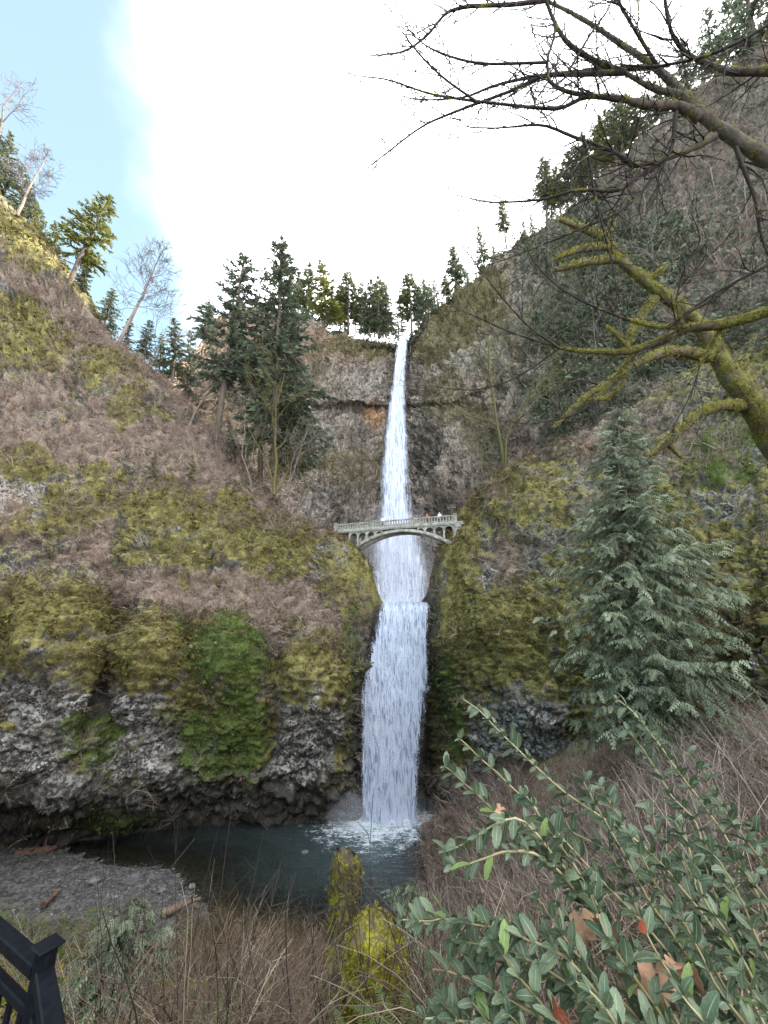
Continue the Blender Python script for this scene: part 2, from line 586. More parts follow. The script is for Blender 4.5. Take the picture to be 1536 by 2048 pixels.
# ---- gorge: left wall and slope, the ledge of the lower fall, right wall (one continuous rock mass)
GC = [
    (-420, [(2000, 20), (1850, 22), (1600, 22), (1400, 23), (1250, 24), (1100, 26), (900, 30), (600, 36), (0, 44)]),
    (-250, [(1900, 30), (1760, 32), (1560, 31), (1400, 31), (1250, 32), (1150, 34), (950, 37), (700, 42), (170, 50)]),
    (-100, [(1850, 37), (1735, 38), (1560, 34.5), (1400, 34), (1230, 35.5), (1130, 37.5), (950, 40), (720, 46), (290, 54)]),
    (0, [(1800, 42), (1712, 41), (1560, 36.8), (1400, 36.2), (1205, 38), (1130, 40), (950, 42), (740, 48), (400, 56)]),
    (100, [(1790, 43.5), (1697, 43), (1560, 38), (1400, 37.5), (1190, 39), (1120, 42), (960, 44), (760, 50), (515, 58)]),
    (175, [(1780, 45), (1683, 43.8), (1560, 39.6), (1400, 39), (1230, 40.5), (1135, 44), (980, 46), (800, 51), (640, 59)]),
    (222, [(1775, 45.5), (1676, 44.3), (1560, 41), (1400, 41.4), (1270, 44), (1150, 45.5), (990, 47), (825, 52), (695, 60)]),
    (300, [(1770, 46), (1667, 45.2), (1560, 41.3), (1400, 40.6), (1240, 42), (1165, 45.5), (1010, 48.5), (860, 54), (748, 62)]),
    (400, [(1760, 47), (1660, 45.8), (1550, 42.3), (1400, 41.8), (1250, 43), (1170, 46.5), (1030, 50), (920, 54), (845, 61)]),
    (500, [(1760, 47.5), (1657, 46), (1540, 43.3), (1400, 42.8), (1260, 44), (1180, 47), (1060, 50.5), (985, 53), (940, 57)]),
    (590, [(1760, 48), (1653, 46.5), (1530, 44.5), (1400, 44), (1270, 45), (1200, 48), (1110, 50.5), (1065, 52), (1042, 54)]),
    (655, [(1755, 48.5), (1650, 47), (1520, 45.5), (1400, 45), (1290, 46.5), (1225, 48.8), (1150, 50), (1090, 51.5), (1062, 53)]),
    (704, [(1755, 50), (1648, 48.3), (1520, 47), (1400, 46.6), (1310, 47.5), (1250, 49.2), (1190, 50.5), (1130, 52), (1088, 53.5)]),
    (738, [(1755, 52), (1645, 50.5), (1520, 50), (1400, 50), (1330, 50), (1280, 50.5), (1230, 51), (1180, 52), (1138, 53.5)]),
    (762, [(1750, 55), (1640, 53.3), (1520, 53.2), (1400, 53.1), (1340, 52.9), (1300, 52.8), (1260, 52.8), (1220, 53), (1198, 53.8)]),
    (775, [(1745, 55), (1640, 53.6), (1520, 53.4), (1400, 53.2), (1340, 53.1), (1300, 53), (1260, 52.9), (1235, 52.8), (1217, 53)]),
    (848, [(1745, 54.5), (1640, 53.2), (1520, 53), (1400, 52.8), (1340, 52.7), (1300, 52.6), (1260, 52.5), (1235, 52.4), (1213, 52.6)]),
    (861, [(1740, 53.5), (1645, 52), (1520, 51.6), (1400, 51.3), (1340, 51.2), (1300, 51.2), (1260, 51.3), (1225, 51.6), (1190, 52)]),
    (885, [(1740, 51), (1640, 48.8), (1520, 48.2), (1400, 47.8), (1300, 48), (1240, 48.5), (1180, 49), (1130, 50), (1092, 51)]),
    (930, [(1740, 48), (1640, 46), (1520, 45.2), (1400, 44.8), (1290, 45.5), (1220, 46.5), (1150, 47.5), (1080, 49), (1008, 51)]),
    (1000, [(1740, 46), (1640, 44), (1520, 42), (1400, 41.5), (1280, 42.5), (1200, 44), (1110, 45.5), (1020, 47.5), (940, 50)]),
    (1080, [(1740, 44), (1640, 42), (1520, 40), (1400, 39), (1280, 40), (1190, 41.5), (1090, 43.5), (990, 46), (905, 50)]),
    (1200, [(1740, 40), (1640, 38), (1520, 36.5), (1400, 36), (1280, 36.5), (1180, 38), (1070, 40), (960, 43), (850, 50)]),
    (1350, [(1740, 33), (1620, 31), (1500, 30), (1380, 30), (1260, 31), (1150, 33), (1030, 36), (900, 41), (760, 50)]),
    (1536, [(1740, 27), (1600, 25), (1470, 24.5), (1340, 25), (1220, 26), (1100, 28), (970, 32), (830, 38), (650, 48)]),
    (1800, [(1740, 20), (1600, 19), (1450, 19), (1300, 20), (1180, 21), (1050, 23), (900, 27), (740, 33), (520, 42)]),
    (2200, [(1740, 13), (1600, 12), (1450, 12), (1300, 13), (1180, 14), (1050, 16), (900, 20), (740, 26), (520, 34)]),
]


def gorge_behind(c, i):
    w = P(c[0], c[1][-1][0], c[1][-1][1])
    x = c[0]
    if 740 < x < 870:      # stream bed of the upper pool
        return [w + np.array([0, 8, -0.6]), w + np.array([2, 45, 1.5])]
    back = 14 if x < 400 else 9
    return [w + np.array([0, back * 0.5, 0.3]), w + np.array([0, back + 8, -7 if x < 650 or x > 950 else -11])]


G = Patch(GC, gorge_behind, 410, [6, 32, 40, 48, 30, 42, 42, 50, 7, 5])
S, T = G.s, G.t
p0 = G.flat().copy()
wp = fbm(p0 * 0.3, 4, 3) * 0.6 + fbm(p0 * 1.3, 3, 7) * 0.32
calm = sm(735, 765, S) * (1 - sm(852, 868, S))           # the ledge the water runs over
shore = sm(0.6, 1.6, G.row)
top = 1 - 0.6 * sm(7.6, 8.2, G.row)
f1, f2, cid = worley(p0 * np.array([0.75, 0.75, 0.55]) + fbm(p0 * 0.6, 2, 5)[:, None] * 0.5, 4)
f1b, f2b, cidb = worley(p0 * 1.9 + 3.1, 9)
d = fbm(p0 * 0.11, 3, 1) * 1.7 + fbm(p0 * 0.33, 4, 2) * 1.05 + (cid - 0.5) * 0.75 - np.exp(-((f2 - f1) * 7) ** 2) * 0.35 + (cidb - 0.5) * 0.30 + fbm(p0 * 1.6, 3, 6) * 0.34
# crack between the two big rounded bluffs and the one left of the green seep
crack = np.exp(-(((S - (228 - (T - 1300) * 0.35)) / 15) ** 2)) * sm(1180, 1240, T) * (1 - sm(1430, 1500, T))
crack2 = np.exp(-(((S - 372) / 12) ** 2)) * sm(1200, 1235, T) * (1 - sm(1270, 1330, T))
crack3 = np.exp(-(((S - 545) / 14) ** 2)) * sm(1280, 1320, T) * (1 - sm(1500, 1580, T))
d -= 2.6 * crack + 1.8 * crack2 + 1.6 * crack3
for cx_, cy_, rx_, ry_, k_ in ((95, 1280, 85, 85, 4.4), (310, 1310, 55, 75, 3.8), (460, 1335, 60, 85, 3.0), (630, 1370, 58, 80, 3.0), (345, 1030, 80, 60, 1.2), (200, 1000, 70, 60, 1.2), (560, 1100, 80, 60, 1.0), (60, 560, 80, 70, 2.5), (60, 690, 110, 60, 2.0), (230, 770, 80, 45, 1.6), (255, 835, 45, 40, 1.6), (990, 1240, 70, 70, 1.5), (1080, 1060, 80, 80, 1.6), (930, 1120, 40, 90, 1.0), (1040, 1470, 90, 90, 1.0)):
    d += k_ * np.exp(-(((S - cx_) / rx_) ** 2 + ((T - cy_) / ry_) ** 2))
# ledges: each step leans out and ends in a flat top
lz = p0[:, 2] / 1.55 + fbm(p0 * np.array([0.22, 0.22, 0.12]), 3, 26) * 2.2
fr_ = lz - np.floor(lz)
bluff = np.zeros(len(S))
for cx_, cy_, rx_, ry_ in ((95, 1270, 110, 90), (310, 1300, 75, 80), (460, 1335, 75, 90), (630, 1360, 75, 75)):
    bluff = np.maximum(bluff, np.exp(-(((S - cx_) / rx_) ** 2 + ((T - cy_) / ry_) ** 2)))
d += (fr_ * sm(1.0, 0.86, fr_) - 0.35) * 0.85 * (1 - 0.65 * bluff) * (0.4 + 0.6 * sm(-0.3, 0.4, fbm(p0 * 0.17, 2, 27)))
upl = (1 - sm(760, 880, T)) * (1 - sm(280, 380, S))
lz4 = p0[:, 2] / 4.2 + fbm(p0 * np.array([0.12, 0.12, 0.08]), 3, 57) * 2.4
fr4 = lz4 - np.floor(lz4)
d += upl * ((fr4 * sm(1.0, 0.8, fr4) - 0.35) * 3.0 + fbm(p0 * 0.22, 3, 58) * 1.6)
lz2 = p0[:, 2] / 0.62 + fbm(p0 * np.array([0.55, 0.55, 0.3]), 3, 28) * 1.8
fr2 = lz2 - np.floor(lz2)
d += (fr2 * sm(1.0, 0.8, fr2) - 0.35) * 0.34
rimc = np.maximum(sm(640, 700, S) * (1 - sm(765, 770, S)), sm(850, 856, S) * (1 - sm(900, 950, S))) * (1 - sm(1230, 1330, T))
G.displace(d * (1 - 0.85 * calm) * (1 - 0.72 * rimc) * (0.35 + 0.65 * shore) * top)
gp = G.flat()
gn = G.normals().reshape(-1, 3)

moss = blobs(S, T, [(95, 1250, 150, 95), (310, 1300, 100, 70), (630, 1350, 75, 75), (345, 1020, 100, 60), (60, 520, 110, 60, 0.95, 35),
                    (50, 690, 130, 55, 0.75, 25), (220, 765, 95, 40, 0.7, 28), (250, 835, 50, 38, 0.8), (400, 1065, 150, 85, 0.8), (560, 1090, 110, 75, 0.75),
                    (700, 1150, 70, 110, 0.7), (40, 930, 80, 40), (180, 1390, 40, 90, 0.8), (400, 1400, 60, 80, 0.75), (130, 1010, 130, 60, 0.7),
                    (930, 1130, 45, 210, 0.95), (985, 1275, 130, 100, 0.95), (895, 1440, 45, 150, 0.9), (1070, 1010, 110, 110, 0.6), (1150, 1200, 120, 160, 0.55),
                    (1120, 1330, 90, 80, 0.8), (1180, 1440, 80, 120, 0.6), (1400, 1150, 250, 260, 0.55), (880, 1270, 25, 150, 0.5), (700, 1340, 40, 110, 0.7)], wp)
lich = blobs(S, T, [(70, 1410, 120, 45, 0.9), (40, 1510, 120, 70, 0.8), (270, 1440, 60, 60, 0.8), (290, 1520, 110, 60, 0.8), (615, 1470, 70, 95, 0.85), (340, 1600, 170, 45, 0.55),
                    (585, 1540, 50, 40, 0.8), (120, 1570, 100, 40, 0.5), (1040, 1480, 110, 90, 1.0), (30, 985, 70, 55, 0.8), (352, 1070, 14, 40, 0.45), (985, 1160, 40, 60, 0.6),
                    (640, 1110, 60, 40, 0.4), (1450, 1000, 80, 60, 0.35), (1080, 1100, 60, 60, 0.35), (105, 1310, 30, 22, 0.7)], wp)
brush = blobs(S, T, [(330, 890, 260, 80, 1.0, 14), (100, 880, 190, 70, 1.0), (420, 1190, 260, 55, 0.95), (600, 1240, 130, 70, 0.9), (690, 1280, 70, 60, 0.6), (190, 690, 230, 42, 1.0, 38), (60, 600, 120, 30, 0.9, 30), (60, 790, 140, 45, 0.95, 10), (150, 740, 60, 60, 0.5),
                     (160, 1080, 110, 80, 0.95, 35), (400, 960, 160, 60, 0.9), (520, 1010, 130, 60, 0.7), (290, 780, 80, 60, 0.9), (1000, 960, 120, 40, 0.9), (600, 1060, 100, 25, 0.8),
                     (1300, 900, 250, 80, 0.6), (1040, 1090, 90, 120, 0.5), (1000, 1560, 200, 50, 0.5), (60, 1010, 80, 50, 0.5)], wp)
green = blobs(S, T, [(462, 1320, 70, 75, 1.0), (480, 1450, 60, 120, 0.95), (420, 1480, 110, 90, 0.6), (180, 1480, 70, 70, 0.55), (200, 1640, 120, 25, 0.6), (902, 1420, 35, 130, 0.6), (365, 1250, 18, 20, 0.9),
                     (700, 1330, 25, 130, 0.5), (1450, 900, 90, 80, 0.5)], wp)
wet_dark = np.maximum(sm(1535, 1630, T + wp * 60) * 0.9 * (S < 1300), blobs(S, T, [(725, 1450, 36, 260, 0.75), (862, 1400, 26, 320, 0.8), (810, 1400, 60, 300, 0.9), (225, 1360, 14, 90, 0.7, 20)], wp * 0.4))  # wet rock by the fall; plainly darker low down and in the crack
warm = blobs(S, T, [(360, 1170, 40, 25, 0.5), (1040, 1300, 30, 20, 0.4), (20, 1010, 50, 60, 0.25)], wp)
brk = fbm(p0 * 0.75, 4, 22, 0.65); brk2 = fbm(p0 * 0.9 + 40, 4, 24, 0.65)
moss = np.clip(moss + 0.75 * brk * (0.35 + moss), 0, 1); lich = np.clip(lich - 0.9 * np.clip(brk2, -0.1, 1) * (lich > 0.02), 0, 1)
brush = np.clip(brush * (0.95 + 1.1 * fbm(p0 * 0.28, 3, 23)) + 0.7 * brk2 * (0.3 + brush), 0, 1); green = np.clip(green + 0.7 * brk2 * green, 0, 1)
base_moss = 0.42 + 0.45 * fbm(p0 * 0.25, 4, 21)
moss = np.clip(np.maximum(moss, base_moss * (1 - lich) * (1 - brush)), 0, 1) * (1 - 0.65 * lich) * (1 - 0.6 * np.clip(wet_dark, 0, 1))
lich = np.clip(np.maximum(lich, 0.42 * sm(0.1, 0.45, fbm(p0 * 0.4, 4, 29)) * (G.row < 7.5)), 0, 1)
G_me = mesh_np("gorge_rock", gp, G.faces(), {"mA": ('FLOAT_COLOR', np.stack([moss, lich, brush * (1 - 0.5 * moss)], 1)), "mB": ('FLOAT_COLOR', np.stack([green, wet_dark, warm], 1))})
gorge = put("gorge_rock", G_me, M['gorge'])
tag(gorge, "mossy basalt walls and brushy slopes on both sides of the lower fall", kind="structure")

# ---- the high amphitheatre behind, running round to the right-hand slope
DC = [
    (100, [(1260, 75), (1150, 76), (1050, 77), (950, 78), (900, 78), (890, 78), (860, 79), (820, 80)]),
    (250, [(1260, 82), (1120, 83), (1020, 85), (930, 86), (870, 87), (858, 86.5), (820, 88), (770, 90)]),
    (330, [(1260, 90), (1110, 91), (1000, 93), (910, 94), (840, 95), (828, 94), (790, 95), (745, 97)]),
    (380, [(1260, 98), (1110, 99), (1000, 101), (900, 102), (820, 103), (808, 102), (770, 103), (705, 105)]),
    (430, [(1260, 106), (1110, 107), (1000, 109), (900, 110), (812, 112), (800, 110), (740, 111), (648, 113)]),
    (520, [(1260, 112), (1110, 114), (1000, 116), (900, 118), (812, 120), (800, 118), (730, 119), (618, 122)]),
    (610, [(1260, 114), (1110, 117), (1000, 120), (900, 123), (812, 126), (800, 123), (730, 124), (637, 127)]),
    (660, [(1260, 114), (1110, 118), (1000, 121), (900, 124.5), (812, 128), (800, 125), (730, 126), (668, 129)]),
    (740, [(1260, 114), (1110, 118), (1000, 122), (900, 126), (812, 129), (800, 126.5), (740, 127.5), (680, 130)]),
    (790, [(1260, 115), (1110, 119), (1000, 123), (900, 128), (820, 131), (805, 130), (750, 131), (686, 132)]),
    (806, [(1260, 115), (1110, 119), (1000, 123), (900, 128), (820, 131), (805, 130), (750, 131.5), (687, 133)]),
    (830, [(1260, 114), (1110, 118), (1000, 121), (900, 125), (820, 128), (805, 127), (740, 127), (668, 128)]),
    (860, [(1260, 112), (1110, 115), (1000, 117), (900, 119), (815, 121), (800, 119.5), (720, 121), (625, 124)]),
    (905, [(1260, 107), (1110, 109), (1000, 111), (900, 113), (810, 115), (795, 114), (700, 116), (601, 119)]),
    (960, [(1240, 98), (1090, 100), (980, 102), (880, 105), (790, 108), (775, 107), (670, 110), (556, 114)]),
    (1020, [(1200, 88), (1050, 90), (950, 93), (850, 96), (740, 99), (720, 99), (610, 103), (496, 108)]),
    (1100, [(1120, 74), (970, 77), (880, 80), (780, 84), (680, 88), (660, 88), (550, 93), (442, 99)]),
    (1250, [(950, 56), (850, 60), (760, 63), (680, 67), (600, 71), (580, 71.5), (450, 78), (315, 86)]),
    (1400, [(850, 50), (760, 52), (680, 54), (600, 57), (520, 60), (500, 60.5), (350, 66), (190, 73)]),
    (1536, [(800, 46), (680, 48), (590, 50), (500, 52), (430, 54), (410, 54.5), (260, 58), (95, 63)]),
    (1750, [(700, 36), (580, 38), (480, 40), (390, 42), (300, 44), (280, 44.5), (100, 47), (-110, 51)]),
    (2100, [(600, 26), (480, 28), (380, 30), (290, 32), (200, 34), (180, 34), (0, 36), (-250, 40)]),
    (3200, [(600, 14), (450, 14), (300, 14), (150, 14), (0, 14), (-30, 14), (-450, 13), (-900, 12)]),  # unseen hillside column, added to keep the sun off the foreground
]


def cliff_behind(c, i):
    w = P(c[0], c[1][-1][0], c[1][-1][1])
    x = c[0]
    if x < 1000:
        return [w + np.array([0, 3, 0.6]), w + np.array([0, 14, 1.5]), w + np.array([0, 45, 3])]
    return [w + np.array([3, 2, 0.8]), w + np.array([14, 8, 2]), w + np.array([50, 25, 4])]


D = Patch(DC, cliff_behind, 370, [12, 36, 38, 38, 8, 36, 50, 5, 4, 3])
S2, T2 = D.s, D.t
q0 = D.flat().copy()
wq = fbm(q0 * 0.14, 4, 41) * 0.6
near = sm(1000, 1250, S2)
body = 1 - 0.85 * sm(6.85, 7.15, D.row)
cq = q0 * np.array([0.42, 0.42, 0.13]) + fbm(q0 * 0.15, 2, 44)[:, None] * 0.5
g1, g2, gc = worley(cq, 14)
h1, h2, hc = worley(q0 * np.array([0.85, 0.85, 0.5]), 19)
strata = np.sin(q0[:, 2] * 0.42 + fbm(q0 * 0.05, 2, 33) * 3.0) * 0.5
lz3 = q0[:, 2] / 5.2 + fbm(q0 * np.array([0.09, 0.09, 0.04]), 3, 46) * 2.0
fr3 = lz3 - np.floor(lz3)
d2 = (fr3 * sm(1.0, 0.85, fr3) - 0.35) * 2.2 + fbm(q0 * 0.045, 3, 31) * 4.0 + fbm(q0 * 0.14, 4, 32) * 2.0 + (gc - 0.5) * 2.2 + (hc - 0.5) * 1.7 - np.exp(-((h2 - h1) * 6) ** 2) * 0.5 + strata * 0.8 - np.exp(-((g2 - g1) * 6) ** 2) * 0.9
shelf = np.exp(-((T2 - 802 - wq * 14) / 7) ** 2) * (S2 > 560) * (S2 < 1000)
d2 = d2 * (1 - 0.35 * near) + shelf * 1.6
# a buttress low on the right of the fall and the slanting slabs on its left
d2 += 6.0 * np.exp(-(((S2 - 900) / 40) ** 2 + ((T2 - 930) / 70) ** 2)) - 2.6 * np.exp(-(((S2 - 880) / 22) ** 2 + ((T2 - 1010) / 25) ** 2))
slab = np.sin((S2 * 0.75 + T2 * 0.62) * 0.055 + wq * 2)
d2 += 1.7 * np.sign(slab) * np.abs(slab) ** 0.4 * sm(930, 1000, T2) * (S2 < 800) * (S2 > 560)
chan = np.exp(-((S2 - 803) / 10) ** 2) * (T2 < 830)
D.displace(d2 * body * (1 - 0.7 * chan) - 2.5 * chan * body)
dp = D.flat()
dn = D.normals().reshape(-1, 3)
moss2 = blobs(S2, T2, [(750, 690, 120, 22, 0.8), (900, 640, 60, 60, 0.75), (960, 600, 60, 60, 0.7), (860, 700, 40, 40, 0.6), (690, 930, 60, 50, 0.45), (900, 800, 60, 60, 0.45),
                       (640, 740, 60, 80, 0.3), (770, 930, 25, 60, 0.5), (1000, 700, 60, 120, 0.35), (960, 860, 40, 60, 0.5)], wq)
lich2 = blobs(S2, T2, [(640, 1000, 28, 40, 0.9), (690, 760, 90, 35, 0.5), (640, 850, 40, 60, 0.35), (950, 680, 70, 60, 0.45), (1060, 750, 70, 100, 0.35), (780, 960, 10, 30, 0.6)], wq)
brush2 = np.maximum(near * (0.55 + 0.35 * fbm(q0 * 0.1, 3, 51)), blobs(S2, T2, [(1010, 900, 80, 80, 0.7), (940, 1010, 40, 30, 0.6)], wq))
green2 = blobs(S2, T2, [(1200, 640, 130, 160, 0.7), (1180, 480, 90, 90, 0.55), (1330, 520, 110, 110, 0.5), (1450, 720, 100, 90, 0.75), (1090, 500, 60, 50, 0.5), (1130, 800, 60, 80, 0.6), (980, 900, 30, 50, 0.5)], wq)
wet_shade2 = np.maximum(blobs(S2, T2, [(850, 900, 45, 60, 0.65), (690, 985, 90, 30, 0.45), (720, 870, 26, 50, 0.45), (640, 720, 22, 40, 0.4), (800, 860, 30, 220, 0.4), (800, 1150, 110, 80, 0.6), (880, 1030, 40, 40, 0.6), (1030, 830, 16, 70, 0.35), (690, 1040, 60, 30, 0.4)], wq * 0.7),  # wet by the fall, plain dark patches elsewhere
                  0.7 * np.exp(-((T2 - 810 - wq * 10) / 6) ** 2) * (S2 > 600) * (S2 < 780))  # shade under the shelf, painted as a dark line
warm2 = np.maximum(blobs(S2, T2, [(748, 832, 22, 28, 0.6), (640, 690, 60, 30, 0.25), (835, 700, 18, 20, 0.4), (690, 690, 40, 30, 0.2)], wq * 0.8), 0.38 * (1 - sm(470, 640, S2)) * (0.7 + 0.4 * wq))
D_me = mesh_np("upper_cliff", dp, D.faces(), {"mA": ('FLOAT_COLOR', np.clip(np.stack([moss2, lich2, brush2], 1), 0, 1)), "mB": ('FLOAT_COLOR', np.clip(np.stack([green2, wet_shade2, warm2], 1), 0, 1))})
cliff = put("upper_cliff", D_me, M['cliff'])
tag(cliff, "high amphitheatre of columnar basalt around the upper fall", kind="structure")

# ---- the near bank: from the path down to the gravel and the bed of the pool
EX = np.array([-48, -32, -24, -17, -9, -3, 2.5, 7, 13, 21, 34], float)
EY = np.array([-8, 0, 2.2, 5, 9, 14, 20, 26, 30, 34, 38, 42, 47, 56], float)
EZ = np.array([
    [17.2, 17.2, 17.2, 17.2, 17.2, 17.2, 17.2, 17.2, 17.4, 18, 19],
    [17.2, 17.2, 17.2, 17.2, 17.2, 17.2, 17.2, 17.2, 17.6, 18.2, 19],
    [16.6, 16.6, 16.6, 16.6, 16.6, 16.6, 16.7, 17.0, 17.6, 18.2, 19],
    [14.6, 14.6, 14.6, 14.6, 14.8, 14.9, 15.2, 16.2, 17.2, 18, 19],
    [11.5, 11.4, 11.4, 11.5, 11.9, 12.1, 12.6, 14.7, 16.2, 17.6, 19],
    [8.2, 8.0, 8.0, 8.2, 8.5, 8.7, 9.4, 12.0, 14.4, 16.6, 18.5],
    [5.0, 4.8, 4.8, 5.0, 5.2, 5.3, 6.0, 9.2, 12.6, 15.4, 18],
    [3.0, 2.6, 2.5, 2.5, 2.2, 1.7, 2.4, 6.2, 10.8, 14, 17.5],
    [2.4, 1.4, 1.1, 1.0, 0.65, 0.40, 0.9, 4.8, 9.5, 13.2, 17],
    [2.2, 0.9, 0.6, 0.45, -0.25, -0.5, -0.15, 3.6, 8.4, 12.4, 17],
    [2.2, 0.7, 0.3, 0.05, -0.9, -1.2, -0.5, 3.0, 7.4, 12, 17],
    [2.0, 0.4, -0.35, -0.6, -1.2, -1.8, -0.3, 2.4, 6.6, 11.6, 17],
    [1.0, -0.6, -1.0, -1.3, -1.9, -2.4, -1.6, 1.2, 6.0, 11, 17],
    [0.5, -1.0, -1.5, -2, -2.4, -2.8, -2.2, 0.5, 5.5, 11, 17]])
ex = np.concatenate([np.linspace(-48, -12, 80, endpoint=False), np.linspace(-12, 14, 90, endpoint=False), np.linspace(14, 34, 30)])
ey = np.concatenate([np.linspace(-8, 2, 16, endpoint=False), np.linspace(2, 16, 84, endpoint=False), np.linspace(16, 44, 100, endpoint=False), np.linspace(44, 56, 14)])
ez = pchip(EY, EZ, ey)
ez = pchip(EX, ez.T, ex).T
XX, YY = np.meshgrid(ex, ey)
ep = np.stack([XX.ravel(), YY.ravel(), ez.ravel()], 1)
slopef = sm(2.0, 5.0, ep[:, 1]) * sm(0.6, 2.5, ep[:, 2])
ep[:, 2] += (fbm(ep * 0.35, 4, 61) * 0.7 + fbm(ep * 1.3, 3, 62) * 0.25) * slopef * 0.7
gravel_m = (1 - sm(0.55, 1.5, ep[:, 2] + fbm(ep * 0.3, 3, 63) * 0.5))
gravel_m = gravel_m * np.maximum(1 - sm(-14, -8, ep[:, 0]), (ep[:, 2] < -0.1))
ep[:, 2] += (fbm(ep * np.array([2.2, 2.2, 1]), 3, 64) * 0.10 + fbm(ep * 0.5, 3, 65) * 0.12) * (1 - slopef) * sm(8, 12, ep[:, 1])
EM = np.stack([np.clip((0.25 + 0.5 * fbm(ep * 0.4, 3, 66)), 0, 1) * (1 - gravel_m), np.clip(gravel_m, 0, 1) * 0.18, (1 - gravel_m) * 0.9], 1)
under = 1 - sm(-0.25, 0.05, ep[:, 2])
EB = np.stack([np.clip(blobs(ep[:, 0], ep[:, 1], [(-22, 30, 9, 4, 0.4), (-14, 28, 7, 4, 0.4), (-30, 33, 5, 5, 0.15)], fbm(ep * 0.4, 3, 67) * 0.6), 0, 1), under * 0.75, under * 0.12 * sm(-1.6, -0.2, ep[:, 2])], 1)


def grid_faces(nv, nu):
    i = np.arange(nv - 1)[:, None] * nu + np.arange(nu - 1)[None, :]
    return np.stack([i, i + 1, i + nu + 1, i + nu], -1).reshape(-1, 4)


E_me = mesh_np("bank_ground", ep, grid_faces(len(ey), len(ex)), {"mA": ('FLOAT_COLOR', EM), "mB": ('FLOAT_COLOR', EB)})
bank = put("bank_ground", E_me, M['bank'])
tag(bank, "brushy bank falling from the path to the gravel shore of the pool", kind="structure")


def ground_z(x, y):
    zz = pchip(EY, EZ, np.atleast_1d(np.asarray(y, float)))
    return np.array([pchip(EX, zz[i][:, None], np.atleast_1d(float(xx)))[0, 0] for i, xx in enumerate(np.atleast_1d(x))])


def lerp_ground(x, y):
    """height of the bank mesh itself (bilinear)"""
    i = np.clip(np.searchsorted(ex, x) - 1, 0, len(ex) - 2); j = np.clip(np.searchsorted(ey, y) - 1, 0, len(ey) - 2)
    Z = ep[:, 2].reshape(len(ey), len(ex))
    a = (x - ex[i]) / (ex[i + 1] - ex[i]); b = (y - ey[j]) / (ey[j + 1] - ey[j])
    return (Z[j, i] * (1 - a) + Z[j, i + 1] * a) * (1 - b) + (Z[j + 1, i] * (1 - a) + Z[j + 1, i + 1] * a) * b

# ------------------------------------------------------------------ water
def mat_fall(name, tint, dens, streak, soft):
    m, nt, out = nodes_of(name); N = NT(nt)
    fl = N.attr("flow", "Vector")          # across (m), down (m), layer
    ed = N.attr("edge")
    n1 = N.noise(N.stretch(fl, (streak[0], streak[1], 3.7)), 1.0, 4, 0.6, 0.3)
    n2 = N.noise(N.stretch(fl, (streak[2], streak[3], 5.1)), 1.0, 4, 0.65, 0.4)
    n3 = N.noise(N.stretch(fl, (streak[2] * 1.4, streak[3] * 7.0, 2.3)), 1.0, 3, 0.6)
    f = N.math('ADD', N.math('MULTIPLY', n1, 0.4), N.math('ADD', N.math('MULTIPLY', n2, 0.38), N.math('MULTIPLY', n3, 0.22)))
    a = N.math('ADD', f, N.math('MULTIPLY', N.math('SUBTRACT', ed, 0.5), soft))
    a = N.step(a, dens[0], dens[1])
    a = N.math('MULTIPLY', a, N.step(N.math('ADD', ed, N.math('MULTIPLY', N.math('SUBTRACT', n2, 0.5), 0.9)), 0.10, 0.16))
    col = N.ramp(n2, (0.34, tint[0]), (0.52, tint[1]))
    df = nt.nodes.new("ShaderNodeBsdfDiffuse"); N.l(col, df.inputs["Color"]); N.l(N.bump(f, 1.0, 0.8), df.inputs["Normal"])
    tl = nt.nodes.new("ShaderNodeBsdfTranslucent"); N.l(col, tl.inputs["Color"])
    mx = nt.nodes.new("ShaderNodeMixShader"); mx.inputs[0].default_value = 0.1
    N.l(df.outputs[0], mx.inputs[1]); N.l(tl.outputs[0], mx.inputs[2])
    tr = nt.nodes.new("ShaderNodeBsdfTransparent")
    m2 = nt.nodes.new("ShaderNodeMixShader"); N.l(a, m2.inputs[0]); N.l(tr.outputs[0], m2.inputs[1]); N.l(mx.outputs[0], m2.inputs[2])
    N.l(m2.outputs[0], out.inputs[0])
    return m


SKYLIT_WHITE = ((0.20, 0.26, 0.40), (0.54, 0.61, 0.76))  # bluish skylight put into the colour of the white water
M['fall_low'] = mat_fall("falling_water_curtain", SKYLIT_WHITE, (0.42, 0.51), (1.2, 0.07, 6.0, 0.85), 0.42)
M['fall_up'] = mat_fall("falling_water_plume", ((0.30, 0.37, 0.52), (0.60, 0.67, 0.82)), (0.48, 0.90), (0.6, 0.04, 2.4, 0.20), 0.60)  # plume tint holds the same skylight blue
M['drops'] = mat_flat("spray_drops", (0.5, 0.55, 0.65), (0.7, 0.74, 0.82), 0.6, 0.2)


